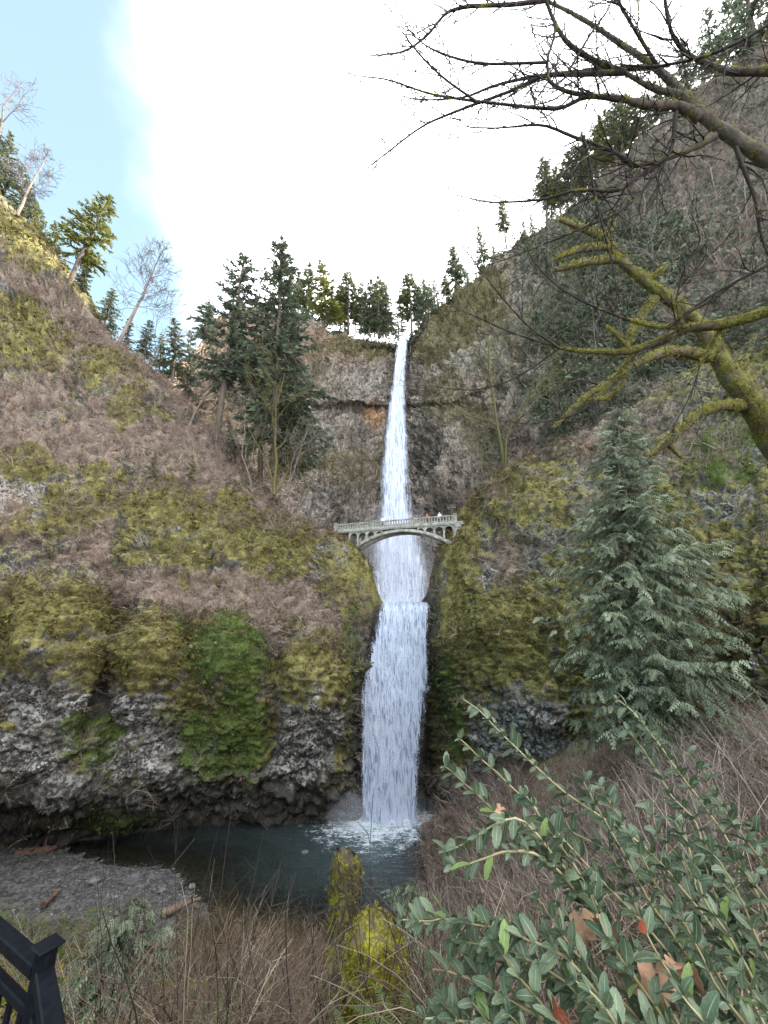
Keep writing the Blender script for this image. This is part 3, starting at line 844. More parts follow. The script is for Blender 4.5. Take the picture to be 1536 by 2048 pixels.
def fall_sheet(prof, nu, nv, layer, jit, seed, wmul=1.0, bulge=0.6, esoft=2.2):
    """prof rows: (py, px_left, px_right, Y). returns verts, faces, flow, edge"""
    prof = np.array(prof, float)
    k = np.arange(len(prof)); q = np.linspace(0, len(prof) - 1, nv)
    pr = pchip(k, prof, q)
    u = np.linspace(-1, 1, nu)
    c = (pr[:, 1] + pr[:, 2]) / 2; h = (pr[:, 2] - pr[:, 1]) / 2 * wmul
    PX = c[:, None] + h[:, None] * u[None]
    PY = np.repeat(pr[:, 0][:, None], nu, 1); YY_ = np.repeat(pr[:, 3][:, None], nu, 1)
    a, b, cc = ray(PX, PY)
    t = YY_ / b
    v = np.stack([a * t, YY_, CAM[2] + cc * t], -1)
    v[..., 1] -= bulge * (1 - u[None] ** 2) + layer * jit
    vf = v.reshape(-1, 3)
    fl = np.stack([vf[:, 0], v[0, 0, 2] - vf[:, 2], np.full(len(vf), layer * 3.3 + seed)], 1)
    n = fbm(np.stack([fl[:, 0] * 1.6, fl[:, 1] * 0.35, fl[:, 2]], 1), 3, seed)
    vf[:, 1] -= n * 0.35
    rag = 1 + 0.18 * fbm(np.stack([np.sign(fl[:, 0]) * 3, fl[:, 1] * 0.5, fl[:, 2]], 1), 3, seed + 5)
    ed = np.clip((1 - np.abs(np.repeat(u[None], nv, 0).ravel())) * esoft * rag, 0, 1)
    vt = np.repeat(np.linspace(0, 1, nv)[:, None], nu, 1).ravel()
    return vf, grid_faces(nv, nu), fl, ed, vt


def build_fall(name, prof, nu, nv, layers, mat, label, seed, esoft=2.2, spread=0.06, thin=0.0):
    root = empty(name, tuple(P((prof[-1][1] + prof[-1][2]) / 2, prof[-1][0], prof[-1][3])))
    for L in range(layers):
        v, f, fl, ed, vt = fall_sheet(prof, nu, nv, L, 0.55, seed + L * 3, 1.0 + spread * L, esoft=esoft)
        me = mesh_np("water_sheet", v - np.array(root.location), f, {"flow": ('FLOAT_VECTOR', fl), "edge": ('FLOAT', ed * (1 - thin * sm(0.55, 0.97, vt)))})
        put("water_sheet", me, mat, root)
    tag(root, label, "waterfall")
    return root


LOW = [(1206, 766, 858, 54.5), (1211, 764, 858, 52.3), (1222, 760, 858, 51.4), (1260, 750, 857, 50.9), (1320, 735, 857, 50.4), (1370, 725, 857, 50.0), (1385, 723, 854, 49.8), (1450, 722, 847, 49.3), (1530, 724, 838, 48.8), (1600, 728, 833, 48.4), (1648, 726, 838, 47.6)]
UPP = [(679, 797, 816, 134), (684, 795, 816, 132), (705, 791, 815, 130.5), (760, 785, 811, 129.4), (820, 776, 812, 128), (880, 768, 815, 126), (950, 760, 818, 122.5), (1020, 757, 824, 118.5), (1070, 748, 838, 115.5), (1120, 735, 862, 113), (1170, 722, 880, 111.5), (1218, 712, 888, 110)]
low_fall = build_fall("waterfall", LOW, 50, 130, 3, M['fall_low'], "broad lower waterfall curtain dropping into the pool", 3)
upp_fall = build_fall("waterfall", UPP, 40, 170, 4, M['fall_up'], "tall narrow upper waterfall down the far cliff, seen behind the bridge", 8, 1.5, 0.18, 0.30)
# a thin side thread right of the main plume
SIDE = [(690, 818, 823, 131), (740, 819, 824, 126.5), (800, 819, 823, 125.5), (900, 814, 822, 124.5)]
v, f, fl, ed, vt = fall_sheet(SIDE, 8, 90, 0, 0.5, 31)
put("water_thread", mesh_np("water_thread", v - np.array(upp_fall.location), f, {"flow": ('FLOAT_VECTOR', fl), "edge": ('FLOAT', ed * 0.55)}), M['fall_up'], upp_fall)

# drops flung off the edges and around the foot
oct_v = np.array([(0, 0, 1.6), (1, 0, 0), (0, 1, 0), (-1, 0, 0), (0, -1, 0), (0, 0, -1.6)], float)
oct_f = np.array([(0, 1, 2), (0, 2, 3), (0, 3, 4), (0, 4, 1), (5, 2, 1), (5, 3, 2), (5, 4, 3), (5, 1, 4)])
L_, R_ = [], []
k = 3000
t = rng.random(k) ** 0.8 * (len(LOW) - 1)
pr = pchip(np.arange(len(LOW)), np.array(LOW, float), t)
side = rng.choice([-1, 1], k)
uu = 1 + np.abs(rng.normal(0, 0.055, k)) - 0.05
pxx = (pr[:, 1] + pr[:, 2]) / 2 + side * uu * (pr[:, 2] - pr[:, 1]) / 2
a, b, c = ray(pxx, pr[:, 0]); tt = (pr[:, 3] - rng.random(k) * 1.4) / b
dl = np.stack([a * tt, b * tt, CAM[2] + c * tt], 1)
k2 = 2600   # splash crown at the foot
ang = rng.random(k2) * 2 * math.pi
rr = np.abs(rng.normal(0, 1, k2))
d2_ = np.stack([0.9 + np.cos(ang) * rr * 2.6 + rng.normal(0, 1.3, k2), 47.2 - np.abs(np.sin(ang)) * rr * 1.0, np.abs(rng.normal(0, 0.75, k2)) * np.exp(-rr * 0.35)], 1)
k3 = 1600  # the small veil left of the foot
d3_ = np.stack([-3.6 + rng.normal(0, 1.1, k3), 47.0 + rng.normal(0, 0.4, k3), np.abs(rng.normal(0, 1.1, k3))], 1)
dl = np.concatenate([dl, d2_, d3_])
n = len(dl)
v, f, t_ = replicate([(oct_v, oct_f)], dl, basis(np.tile([[0.0, 0, 1]], (n, 1)), np.zeros(n)), 0.009 + 0.015 * rng.random(n) ** 2, np.zeros(n, int), np.full(n, 0.5))
drops = put("spray", mesh_np("spray", v, f, {"tint": ('FLOAT', t_)}), M['drops'])
tag(drops, "white drops of spray around the foot of the lower fall", "spray", kind="stuff")

# foam heap where the curtain lands
fx, fy = np.meshgrid(np.linspace(-9.5, 6.0, 150), np.linspace(39.0, 49.5, 110))
fp = np.stack([fx.ravel(), fy.ravel(), np.zeros(fx.size)], 1)
rad = np.sqrt(((fp[:, 0] + 0.6) / 5.8) ** 2 + ((fp[:, 1] - 47.4) / 5.0) ** 2)
heap = np.exp(-(((fp[:, 0] - 0.9) / 3.6) ** 2 + ((fp[:, 1] - 47.4) / 1.7) ** 2))
tb = fbm(fp * np.array([1.3, 1.9, 1]), 4, 71)
fz = 0.05 + heap * (0.55 + 0.5 * tb) + 0.16 * tb * np.exp(-rad * 1.2)
fp[:, 2] = fz
fa = np.clip(1.35 - rad * 0.85 + 0.5 * tb, 0, 1)


def mat_foam():
    m, nt, out = nodes_of("white_water"); N = NT(nt)
    o = N.obj(); fa_ = N.attr("foam")
    nz = N.noise(N.stretch(o, (1.0, 2.2, 1.0)), 1.7, 8, 0.75, 1.2)
    a = N.step(N.math('ADD', fa_, N.math('MULTIPLY', N.math('SUBTRACT', nz, 0.5), 2.4)), 0.30, 1.05)
    d_ = nt.nodes.new("ShaderNodeBsdfDiffuse"); N.l(N.ramp(nz, (0.3, (0.30, 0.42, 0.50)), (0.6, (0.68, 0.74, 0.80))), d_.inputs["Color"])
    N.l(N.bump(nz, 0.8, 0.3), d_.inputs["Normal"])
    tr = nt.nodes.new("ShaderNodeBsdfTransparent"); mx = nt.nodes.new("ShaderNodeMixShader")
    N.l(a, mx.inputs[0]); N.l(tr.outputs[0], mx.inputs[1]); N.l(d_.outputs[0], mx.inputs[2]); N.l(mx.outputs[0], out.inputs[0])
    return m


M['foam'] = mat_foam()
foam = put("foam", mesh_np("foam", fp, grid_faces(110, 150), {"foam": ('FLOAT', fa)}), M['foam'])
tag(foam, "churned white water where the lower fall meets the pool", "foam", kind="stuff")

# the pool
wx, wy = np.meshgrid(np.linspace(-47, 13, 130), np.linspace(26, 55, 90))
wpts = np.stack([wx.ravel(), wy.ravel(), np.zeros(wx.size)], 1)
depth = np.clip(-lerp_ground(wpts[:, 0], wpts[:, 1]), 0, 3)
agit = np.exp(-np.sqrt(((wpts[:, 0] - 0.9) / 7) ** 2 + ((wpts[:, 1] - 46) / 7) ** 2))
wpts[:, 2] = fbm(wpts * np.array([0.9, 1.4, 1]), 3, 72) * (0.015 + 0.09 * agit)


def mat_pool():
    m, nt, out = nodes_of("pool_water"); N = NT(nt)
    o = N.obj(); dp_ = N.attr("depth")
    nz = N.math('ADD', N.math('MULTIPLY', N.noise(N.stretch(o, (0.8, 1.7, 1)), 1.3, 4, 0.6, 0.4), 0.7), N.math('MULTIPLY', N.noise(N.stretch(o, (0.8, 2.0, 1)), 5.0, 3, 0.6), 0.3))
    nrm = N.bump(nz, 0.9, 0.22)
    tr = nt.nodes.new("ShaderNodeBsdfTransparent"); tr.inputs[0].default_value = (0.62, 0.66, 0.58, 1)
    df = nt.nodes.new("ShaderNodeBsdfDiffuse")
    N.l(N.ramp(N.attr("agit"), (0.0, (0.026, 0.033, 0.032)), (0.35, (0.030, 0.046, 0.048)), (0.95, (0.07, 0.12, 0.13))), df.inputs["Color"])
    body_ = nt.nodes.new("ShaderNodeMixShader"); N.l(N.step(dp_, 0.15, 1.5), body_.inputs[0]); N.l(tr.outputs[0], body_.inputs[1]); N.l(df.outputs[0], body_.inputs[2])
    gl = nt.nodes.new("ShaderNodeBsdfGlossy"); gl.inputs["Roughness"].default_value = 0.12; N.l(nrm, gl.inputs["Normal"])
    fr = nt.nodes.new("ShaderNodeFresnel"); fr.inputs["IOR"].default_value = 1.33; N.l(nrm, fr.inputs["Normal"])
    mx = nt.nodes.new("ShaderNodeMixShader"); N.l(fr.outputs[0], mx.inputs[0]); N.l(body_.outputs[0], mx.inputs[1]); N.l(gl.outputs[0], mx.inputs[2])
    N.l(mx.outputs[0], out.inputs[0])
    return m


pool = put("pool_water", mesh_np("pool_water", wpts, grid_faces(90, 130), {"depth": ('FLOAT', depth), "agit": ('FLOAT', agit)}), mat_pool())
tag(pool, "dark teal pool below the lower fall", kind="structure")
# ledge pool above the lower fall
M['ledge_water'] = mat_flat("ledge_water", (0.10, 0.15, 0.18), (0.45, 0.52, 0.58), 0.25, 0.5, 0.8, 0.5, 0.1)


# mist hanging round the two falls
def ellipsoid(c, r, nu=24, nv=14):
    th = np.linspace(0, 2 * math.pi, nu, endpoint=False); ph = np.linspace(0.02, math.pi - 0.02, nv)
    v = np.stack([np.outer(np.sin(ph), np.cos(th)), np.outer(np.sin(ph), np.sin(th)), np.repeat(np.cos(ph)[:, None], nu, 1)], -1).reshape(-1, 3)
    f = []
    for i in range(nv - 1):
        for j in range(nu):
            f.append((i * nu + j, (i + 1) * nu + j, (i + 1) * nu + (j + 1) % nu, i * nu + (j + 1) % nu))
    v = np.concatenate([v, [[0, 0, 1], [0, 0, -1]]])
    tri = [(len(v) - 2, j, (j + 1) % nu) for j in range(nu)] + [(len(v) - 1, (nv - 1) * nu + (j + 1) % nu, (nv - 1) * nu + j) for j in range(nu)]
    me = bpy.data.meshes.new("mist")
    me.from_pydata([tuple(q) for q in v * np.array(r) + np.array(c)], [], f + tri)
    me.update()
    return me


def mat_mist(name, dens):
    m, nt, out = nodes_of(name)
    pv = nt.nodes.new("ShaderNodeVolumePrincipled")
    pv.inputs["Color"].default_value = (0.93, 0.95, 1.0, 1)
    pv.inputs["Density"].default_value = dens
    pv.inputs["Anisotropy"].default_value = 0.0
    nt.links.new(pv.outputs[0], out.inputs["Volume"])
    return m


for (c, r, dns, lab) in (((3.4, 107.5, 33), (14.5, 8.0, 24), 0.011, "pale mist where the upper fall lands behind the bridge"),
                         ((-3.7, 46.6, 0.9), (2.3, 0.9, 2.0), 0.12, "soft veil of spray just left of the foot of the lower fall"),
                         ((0.0, 46.4, 0.6), (6.2, 1.8, 3.0), 0.03, "low pale mist around the foot of the lower fall")):
    tag(put("mist", ellipsoid(c, r), mat_mist("mist", dns)), lab, "mist", kind="stuff")

# ------------------------------------------------------------------ footbridge
M['concrete'] = mat_flat("weathered_concrete", (0.10, 0.10, 0.085), (0.40, 0.40, 0.375), 0.85, 0.2, 1.6, 0.2, 0.02)
BR = P(912, 1034.5, 50.5)
zt = BR[2]
a_, b_, c_ = ray(677, 1053.5)
tL = (zt - CAM[2]) / c_
BL = np.array([a_ * tL, b_ * tL, zt])
Lb = np.linalg.norm(BR - BL)
br = empty("footbridge", tuple(BL - np.array([0, 0, 1.0])))     # deck level at the far-left abutment
br.rotation_euler = (0, 0, math.atan2(BR[1] - BL[1], BR[0] - BL[0]))
tag(br, "pale concrete arch footbridge with balustrade crossing between the two falls", "bridge")
x0b, x1b, xc = -1.2, Lb + 1.0, Lb * 0.555
W2 = 1.15
m = MB(); m.box((x0b, -W2, -0.301), (x1b, W2, 0.0)); put("deck", m.mesh("deck"), M['concrete'], br)
for s_ in (-1, 1):
    m = MB(); m.box((x0b, s_ * W2 - 0.09, -0.12), (x1b, s_ * W2 + 0.09, 0.06)); put("cornice", m.mesh("cornice"), M['concrete'], br)
n_den = 44
dm = MB(); dm.box((-0.07, -0.05, -0.12), (0.07, 0.05, 0.0)); den_me = dm.mesh("bracket")
for i in range(n_den):
    o = put("bracket", den_me, M['concrete'], br); o.location = (0.2 + i * (Lb - 0.4) / (n_den - 1), -W2 - 0.05, -0.125)


def arch_z(x):      # underside
    return -0.72 - 2.55 * ((x - xc) / 7.3) ** 2


ribx = np.linspace(xc - 8.2, xc + 7.6, 48)
for s_ in (-1, 1):
    m = MB()
    yo = s_ * (W2 - 0.30)
    zt_ = np.minimum(arch_z(ribx) + 0.36 + 0.010 * (ribx - xc) ** 2 * 0.35, -0.30)
    zb_ = arch_z(ribx)
    k = len(ribx)
    vv = np.concatenate([np.stack([ribx, np.full(k, yo - 0.25), zb_], 1), np.stack([ribx, np.full(k, yo + 0.25), zb_], 1), np.stack([ribx, np.full(k, yo + 0.25), zt_], 1), np.stack([ribx, np.full(k, yo - 0.25), zt_], 1)])
    ff = []
    for i in range(k - 1):
        for q in range(4):
            q2 = (q + 1) % 4
            ff.append((q * k + i, q * k + i + 1, q2 * k + i + 1, q2 * k + i))
    ff.append((0, k, 2 * k, 3 * k)); ff.append((k - 1, 4 * k - 1, 3 * k - 1, 2 * k - 1))
    m.add(vv, ff); put("arch_rib", m.mesh("arch_rib"), M['concrete'], br)
    # spandrel panel with its row of small arched openings
    piers = []
    for sg in (-1, 1):
        for kx in (3.55, 4.85, 6.15, 7.45):
            piers.append(xc + sg * kx)
    piers.sort()
    spans = [(piers[i], piers[i + 1]) for i in range(3)] + [(piers[i], piers[i + 1]) for i in range(4, 7)] + [(piers[3] - 0.0, piers[3] + 1.15), (piers[4] - 1.15, piers[4])]
    for (a0, a1) in spans:
        xs_ = np.linspace(a0 + 0.10, a1 - 0.10, 13)
        mid_, hw = (a0 + a1) / 2, (a1 - a0) / 2 - 0.10
        zop = -0.42 - 0.55 * (1 - np.sqrt(np.clip(1 - ((xs_ - mid_) / hw) ** 2, 0, 1)))
        ztop = np.full(13, -0.302)
        m = MB(); k = 13
        zop = np.maximum(zop, np.minimum(arch_z(xs_) + 0.4, -0.31))
        vv = np.concatenate([np.stack([xs_, np.full(k, yo - 0.16), zop], 1), np.stack([xs_, np.full(k, yo + 0.16), zop], 1), np.stack([xs_, np.full(k, yo + 0.16), ztop], 1), np.stack([xs_, np.full(k, yo - 0.16), ztop], 1)])
        ff = [(q * k + i, q * k + i + 1, ((q + 1) % 4) * k + i + 1, ((q + 1) % 4) * k + i) for i in range(k - 1) for q in range(4)]
        m.add(vv, ff); put("spandrel_arch", m.mesh("spandrel_arch"), M['concrete'], br)
    for x_ in piers:
        m = MB(); m.box((x_ - 0.11, yo - 0.18, arch_z(x_) + 0.2), (x_ + 0.11, yo + 0.18, -0.301)); put("column", m.mesh("column"), M['concrete'], br)
for x_ in (-0.5, Lb + 0.4):      # abutment blocks
    m = MB(); m.box((x_ - 0.6, -W2 + 0.05, -2.6), (x_ + 0.35, W2 - 0.05, -0.302)); put("abutment", m.mesh("abutment"), M['concrete'], br)
# balustrades
bm_ = MB(); bm_.box((-0.075, -0.07, 0.0), (0.075, 0.07, 0.62)); bal_me = bm_.mesh("baluster")
pm_ = MB(); pm_.box((-0.20, -0.13, 0.0), (0.20, 0.13, 1.0)); pm_.box((-0.25, -0.18, 1.0), (0.25, 0.18, 1.10)); post_me = pm_.mesh("pier")
posts = [0.0, Lb * 0.335, Lb * 0.66, Lb]
for s_ in (-1, 1):
    y_ = s_ * (W2 - 0.02)
    for x_ in posts:
        o = put("pier", post_me, M['concrete'], br); o.location = (x_, y_, 0.061)
    for i in range(3):
        a0, a1 = posts[i] + 0.2, posts[i + 1] - 0.2
        m = MB(); m.box((a0, y_ - 0.11, 0.88), (a1, y_ + 0.11, 1.02)); put("handrail", m.mesh("handrail"), M['concrete'], br)
        m = MB(); m.box((a0, y_ - 0.10, 0.062), (a1, y_ + 0.10, 0.20)); put("bottom_rail", m.mesh("bottom_rail"), M['concrete'], br)
        nb = 14
        for q in range(nb):
            o = put("baluster", bal_me, M['concrete'], br); o.location = (a0 + (q + 0.5) * (a1 - a0) / nb, y_, 0.23)


# ------------------------------------------------------------------ people on the bridge (a few pixels tall, one skinned body each)
def cloth(name, c):
    return mat_flat(name, tuple(x * 0.85 for x in c), c, 0.85, 0.15, 9.0, 0.1, 0.01)


def person(px_along, side, top_c, leg_c, head_c, label, face):
    root = empty("person")
    x_ = px_along * Lb
    loc = Matrix.Translation(br.location) @ br.rotation_euler.to_matrix().to_4x4() @ Vector((x_, side, 0.0))
    root.location = loc; root.rotation_euler = (0, 0, br.rotation_euler[2] + face)
    J = [(0, 0, 0.95), (0, 0, 1.15), (0, 0, 1.40), (0, 0, 1.52), (0, 0.01, 1.64), (0, 0.02, 1.74),
         (0.10, 0, 0.90), (0.11, -0.02, 0.50), (0.11, 0.02, 0.09), (0.11, -0.12, 0.04), (-0.10, 0, 0.90), (-0.11, 0.03, 0.50), (-0.11, 0.06, 0.09), (-0.11, -0.08, 0.04),
         (0.19, 0, 1.40), (0.25, 0.02, 1.13), (0.20, -0.20, 1.02), (0.14, -0.28, 1.02), (-0.19, 0, 1.40), (-0.25, 0.02, 1.13), (-0.20, -0.20, 1.02), (-0.14, -0.28, 1.02)]
    Ed = [(0, 1), (1, 2), (2, 3), (3, 4), (4, 5), (0, 6), (6, 7), (7, 8), (8, 9), (0, 10), (10, 11), (11, 12), (12, 13), (2, 14), (14, 15), (15, 16), (16, 17), (2, 18), (18, 19), (19, 20), (20, 21)]
    Rr = [.15, .15, .16, .06, .10, .09, .10, .075, .055, .05, .10, .075, .055, .05, .08, .06, .05, .04, .08, .06, .05, .04]
    me = bpy.data.meshes.new("body"); me.from_pydata(J, Ed, [])
    o = put("body", me, None, root)
    md = o.modifiers.new("skin", 'SKIN'); me.skin_vertices or None
    if not me.skin_vertices:
        bpy.context.view_layer.objects.active = o
    for i, sv in enumerate(me.skin_vertices[0].data):
        sv.radius = (Rr[i], Rr[i]); sv.use_root = (i == 0)
    o.modifiers.new("subd", 'SUBSURF').levels = 1
    o.modifiers["subd"].render_levels = 1
    mt, nt, out = nodes_of("clothes"); N = NT(nt)
    sp_ = nt.nodes.new("ShaderNodeSeparateXYZ"); N.l(N.obj(), sp_.inputs[0])
    zc = N.math('DIVIDE', sp_.outputs["Z"], 1.85)
    rp = nt.nodes.new("ShaderNodeValToRGB"); rp.color_ramp.interpolation = 'CONSTANT'
    e = rp.color_ramp.elements
    e[0].position = 0; e[0].color = (0.03, 0.03, 0.03, 1); e[1].position = 0.06; e[1].color = (*leg_c, 1)
    for pz, cz in ((0.50, top_c), (0.815, (0.45, 0.28, 0.2)), (0.895, head_c)):
        q = e.new(pz); q.color = (*cz, 1)
    N.l(zc, rp.inputs["Fac"])
    N.l(N.bsdf(rp.outputs["Color"], 0.85, 0.15).outputs[0], out.inputs[0])
    me.materials.append(mt)
    tag(root, label, "person")
    return root


person(0.41, -0.55, (0.75, 0.74, 0.70), (0.03, 0.03, 0.04), (0.35, 0.25, 0.10), "person in a white top standing at the middle of the bridge railing", 0.3)
person(0.775, -0.5, (0.28, 0.08, 0.07), (0.05, 0.05, 0.07), (0.55, 0.12, 0.08), "person in a red hat on the bridge", 0.1)
person(0.875, -0.5, (0.72, 0.74, 0.74), (0.10, 0.11, 0.14), (0.75, 0.75, 0.73), "person in white with a pale hat at the right of the bridge", -0.2)

# ------------------------------------------------------------------ plant prototypes
R1 = np.random.default_rng(11)


def blade(base, d, up, L, w, droop, segs=2):
    """a thin bent blade as triangles"""
    d = d / np.linalg.norm(d)
    sd = np.cross(d, up); sd /= np.linalg.norm(sd) + 1e-9
    if segs == 1:          # a kite
        tip = base + d * L - np.array([0, 0, 1]) * droop * L; md = base + d * L * 0.45 - np.array([0, 0, 1]) * droop * L * 0.15
        return np.array([base, md - sd * w, tip, md + sd * w]), np.array([(0, 1, 2), (0, 2, 3)])
    v, f = [], []
    for i in range(segs + 1):
        t = i / segs
        c = base + d * L * t + np.array([0, 0, -1]) * droop * L * t * t
        wd = w * (1 - t) ** 0.7
        if i < segs:
            v += [c - sd * wd, c + sd * wd]
        else:
            v += [c]
    for i in range(segs - 1):
        f += [(2 * i, 2 * i + 1, 2 * i + 3), (2 * i, 2 * i + 3, 2 * i + 2)]
    k = 2 * (segs - 1)
    f += [(k, k + 1, k + 2)]
    return np.array(v), np.array(f)


def join(parts):
    V, Fc, n = [], [], 0
    for v, f in parts:
        V.append(v); Fc.append(np.asarray(f) + n); n += len(v)
    return np.concatenate(V), np.concatenate(Fc)


def proto_moss(n=9):
    ps = []
    for i in range(n):
        a = R1.random() * 6.28; e = R1.random() ** 0.7
        d = np.array([math.cos(a) * (0.5 + e), math.sin(a) * (0.5 + e), 0.75 - 0.5 * e])
        b = np.array([math.cos(a), math.sin(a), 0]) * 0.35 * R1.random()
        ps.append(blade(b, d, np.array([0, 0, 1.0]) + R1.normal(0, 0.3, 3), 0.45 + 0.4 * R1.random(), 0.15 + 0.08 * R1.random(), 0.15, 1))
    return join(ps)


def proto_grass(n=8):
    ps = []
    for i in range(n):
        a = R1.random() * 6.28
        d = np.array([math.cos(a) * 0.6, math.sin(a) * 0.6, 0.8])
        ps.append(blade(np.array([math.cos(a), math.sin(a), 0]) * 0.15, d, R1.normal(0, 1, 3), 0.7 + 0.6 * R1.random(), 0.034, 0.5 + 0.5 * R1.random(), 2))
    return join(ps)


def proto_twigs(n=7, w=0.017):
    ps = []
    for i in range(n):
        a = R1.random() * 6.28; s = 0.25 + 0.9 * R1.random()
        d = np.array([math.cos(a) * s, math.sin(a) * s, 0.8])
        L = 0.7 + 0.8 * R1.random(); b = R1.normal(0, 0.12, 3) * np.array([1, 1, 0])
        ps.append(blade(b, d, R1.normal(0, 1, 3), L, w, 0.25 * R1.random(), 2))
        for q in range(2):
            t = 0.3 + 0.5 * R1.random()
            bb = b + d / np.linalg.norm(d) * L * t
            v_, f_ = blade(bb, d / np.linalg.norm(d) + R1.normal(0, 0.55, 3), R1.normal(0, 1, 3), L * 0.5, w * 0.9, 0.1, 1)
            ps.append((v_[[0, 1, 2]] * 1.0, np.array([(0, 1, 2)])))
    return join(ps)


def proto_leafy(n=11, L=0.36, w=0.13):
    ps = []
    for i in range(n):
        b = R1.normal(0, 0.33, 3) * np.array([1, 1, 0.7]) + np.array([0, 0, 0.25])
        d = R1.normal(0, 1, 3) + np.array([0, 0, -0.3]); d /= np.linalg.norm(d)
        sd = np.cross(d, R1.normal(0, 1, 3)); sd /= np.linalg.norm(sd)
        l = L * (0.6 + 0.8 * R1.random()); ww = w * (0.7 + 0.6 * R1.random())
        v = np.array([b, b + d * l * 0.5 + sd * ww, b + d * l, b + d * l * 0.5 - sd * ww])
        ps.append((v, np.array([(0, 1, 2), (0, 2, 3)])))
    return join(ps)


def proto_cushion():
    nu, nv = 8, 3
    th = np.arange(nu) * 2 * math.pi / nu
    V = []
    for j in range(nv):
        ph = math.pi / 2 * (1.12 - j / nv * 1.0)
        rr_ = math.sin(ph); V.append(np.stack([np.cos(th + j * 0.3) * rr_, np.sin(th + j * 0.3) * rr_, np.full(nu, math.cos(ph))], 1))
    V = np.concatenate(V + [np.array([[0, 0, 0.95]])])
    V = V * R1.uniform(0.72, 1.2, (len(V), 1)) * np.array([0.55, 0.55, 0.42])
    f = []
    for j in range(nv - 1):
        for i in range(nu):
            a, b_, c, d_ = j * nu + i, j * nu + (i + 1) % nu, (j + 1) * nu + (i + 1) % nu, (j + 1) * nu + i
            f += [(a, b_, c), (a, c, d_)]
    f += [((nv - 1) * nu + i, (nv - 1) * nu + (i + 1) % nu, nv * nu) for i in range(nu)]
    return V, np.array(f)


def proto_fuzz(n=9):
    ps = []
    for i in range(n):
        a = R1.random() * 6.28; e = R1.random()
        d = np.array([math.cos(a) * (0.3 + e), math.sin(a) * (0.3 + e), 0.9 - 0.6 * e])
        ps.append(blade(np.array([math.cos(a), math.sin(a), 0]) * 0.5 * R1.random(), d, R1.normal(0, 1, 3), 0.5 + 0.5 * R1.random(), 0.068, 0.35, 1))
    return join(ps)


PH = [proto_fuzz() for _ in range(4)]
PC = [proto_cushion() for _ in range(5)]
PM = [proto_moss() for _ in range(4)]
PG = [proto_grass() for _ in range(4)]
PT = [proto_twigs() for _ in range(5)]
PL = [proto_leafy() for _ in range(5)]
PF = [proto_leafy(18, 0.46, 0.12) for _ in range(4)]

M['v_moss'] = mat_leaf("shaggy_moss", [(0.1, (0.036, 0.033, 0.014)), (0.5, (0.105, 0.095, 0.037)), (0.9, (0.25, 0.228, 0.082))], 0.9, 0.05, 0.25)
M['v_cushion'] = mat_leaf("moss_cushions", [(0.1, (0.030, 0.028, 0.011)), (0.5, (0.098, 0.088, 0.030)), (0.9, (0.24, 0.22, 0.065))], 0.95, 0.05, 0.0, 4.5, 0.5)
M['v_dry'] = mat_leaf("dry_grass", [(0.1, (0.055, 0.042, 0.022)), (0.5, (0.15, 0.115, 0.065)), (0.9, (0.32, 0.265, 0.17))], 0.8, 0.1, 0.3)
M['v_twig'] = mat_leaf("dead_brush", [(0.1, (0.065, 0.047, 0.041)), (0.5, (0.195, 0.150, 0.127)), (0.9, (0.42, 0.355, 0.305))], 0.85, 0.1, 0.0)
M['v_green'] = mat_leaf("fresh_green", [(0.1, (0.022, 0.034, 0.011)), (0.5, (0.070, 0.098, 0.028)), (0.9, (0.19, 0.23, 0.075))], 0.55, 0.3, 0.3)
M['v_slope'] = mat_leaf("slope_evergreen", [(0.1, (0.042, 0.050, 0.034)), (0.5, (0.120, 0.138, 0.096)), (0.9, (0.25, 0.275, 0.195))], 0.65, 0.2, 0.25, 0.2)


def scatter(name, P_, Nrm, wgt, count, protos, smin, smax, mat, label, cat, lift=0.55, tilt=0.35, up_mix=0.45, zsq=1.0, seed=0, tint_fn=None, smooth=False):
    r = np.random.default_rng(seed)
    w = np.clip(wgt, 0, None); w = w / w.sum()
    ix = r.choice(len(P_), count, p=w)
    loc = P_[ix] + r.normal(0, 0.18, (count, 3)) + Nrm[ix] * 0.03
    up = Nrm[ix] * (1 - up_mix) + np.array([0, 0, 1.0]) * up_mix + r.normal(0, tilt, (count, 3))
    sc = smin + (smax - smin) * r.random(count) ** 1.8
    ti = np.clip(r.normal(0.5, 0.2, count) if tint_fn is None else tint_fn(ix, r), 0, 1)
    v, f, t = replicate(protos, loc, basis(up, r.random(count) * 6.28), np.stack([sc, sc, sc * zsq], 1), r.integers(0, len(protos), count), ti)
    o = put(name, mesh_np(name, v, f, {"tint": ('FLOAT', t)}, smooth), mat)
    return tag(o, label, cat, kind="stuff")


def cell_area(Pt):
    du = np.linalg.norm(np.gradient(Pt.p, axis=1), axis=2); dv = np.linalg.norm(np.gradient(Pt.p, axis=0), axis=2)
    return (du * dv).ravel()


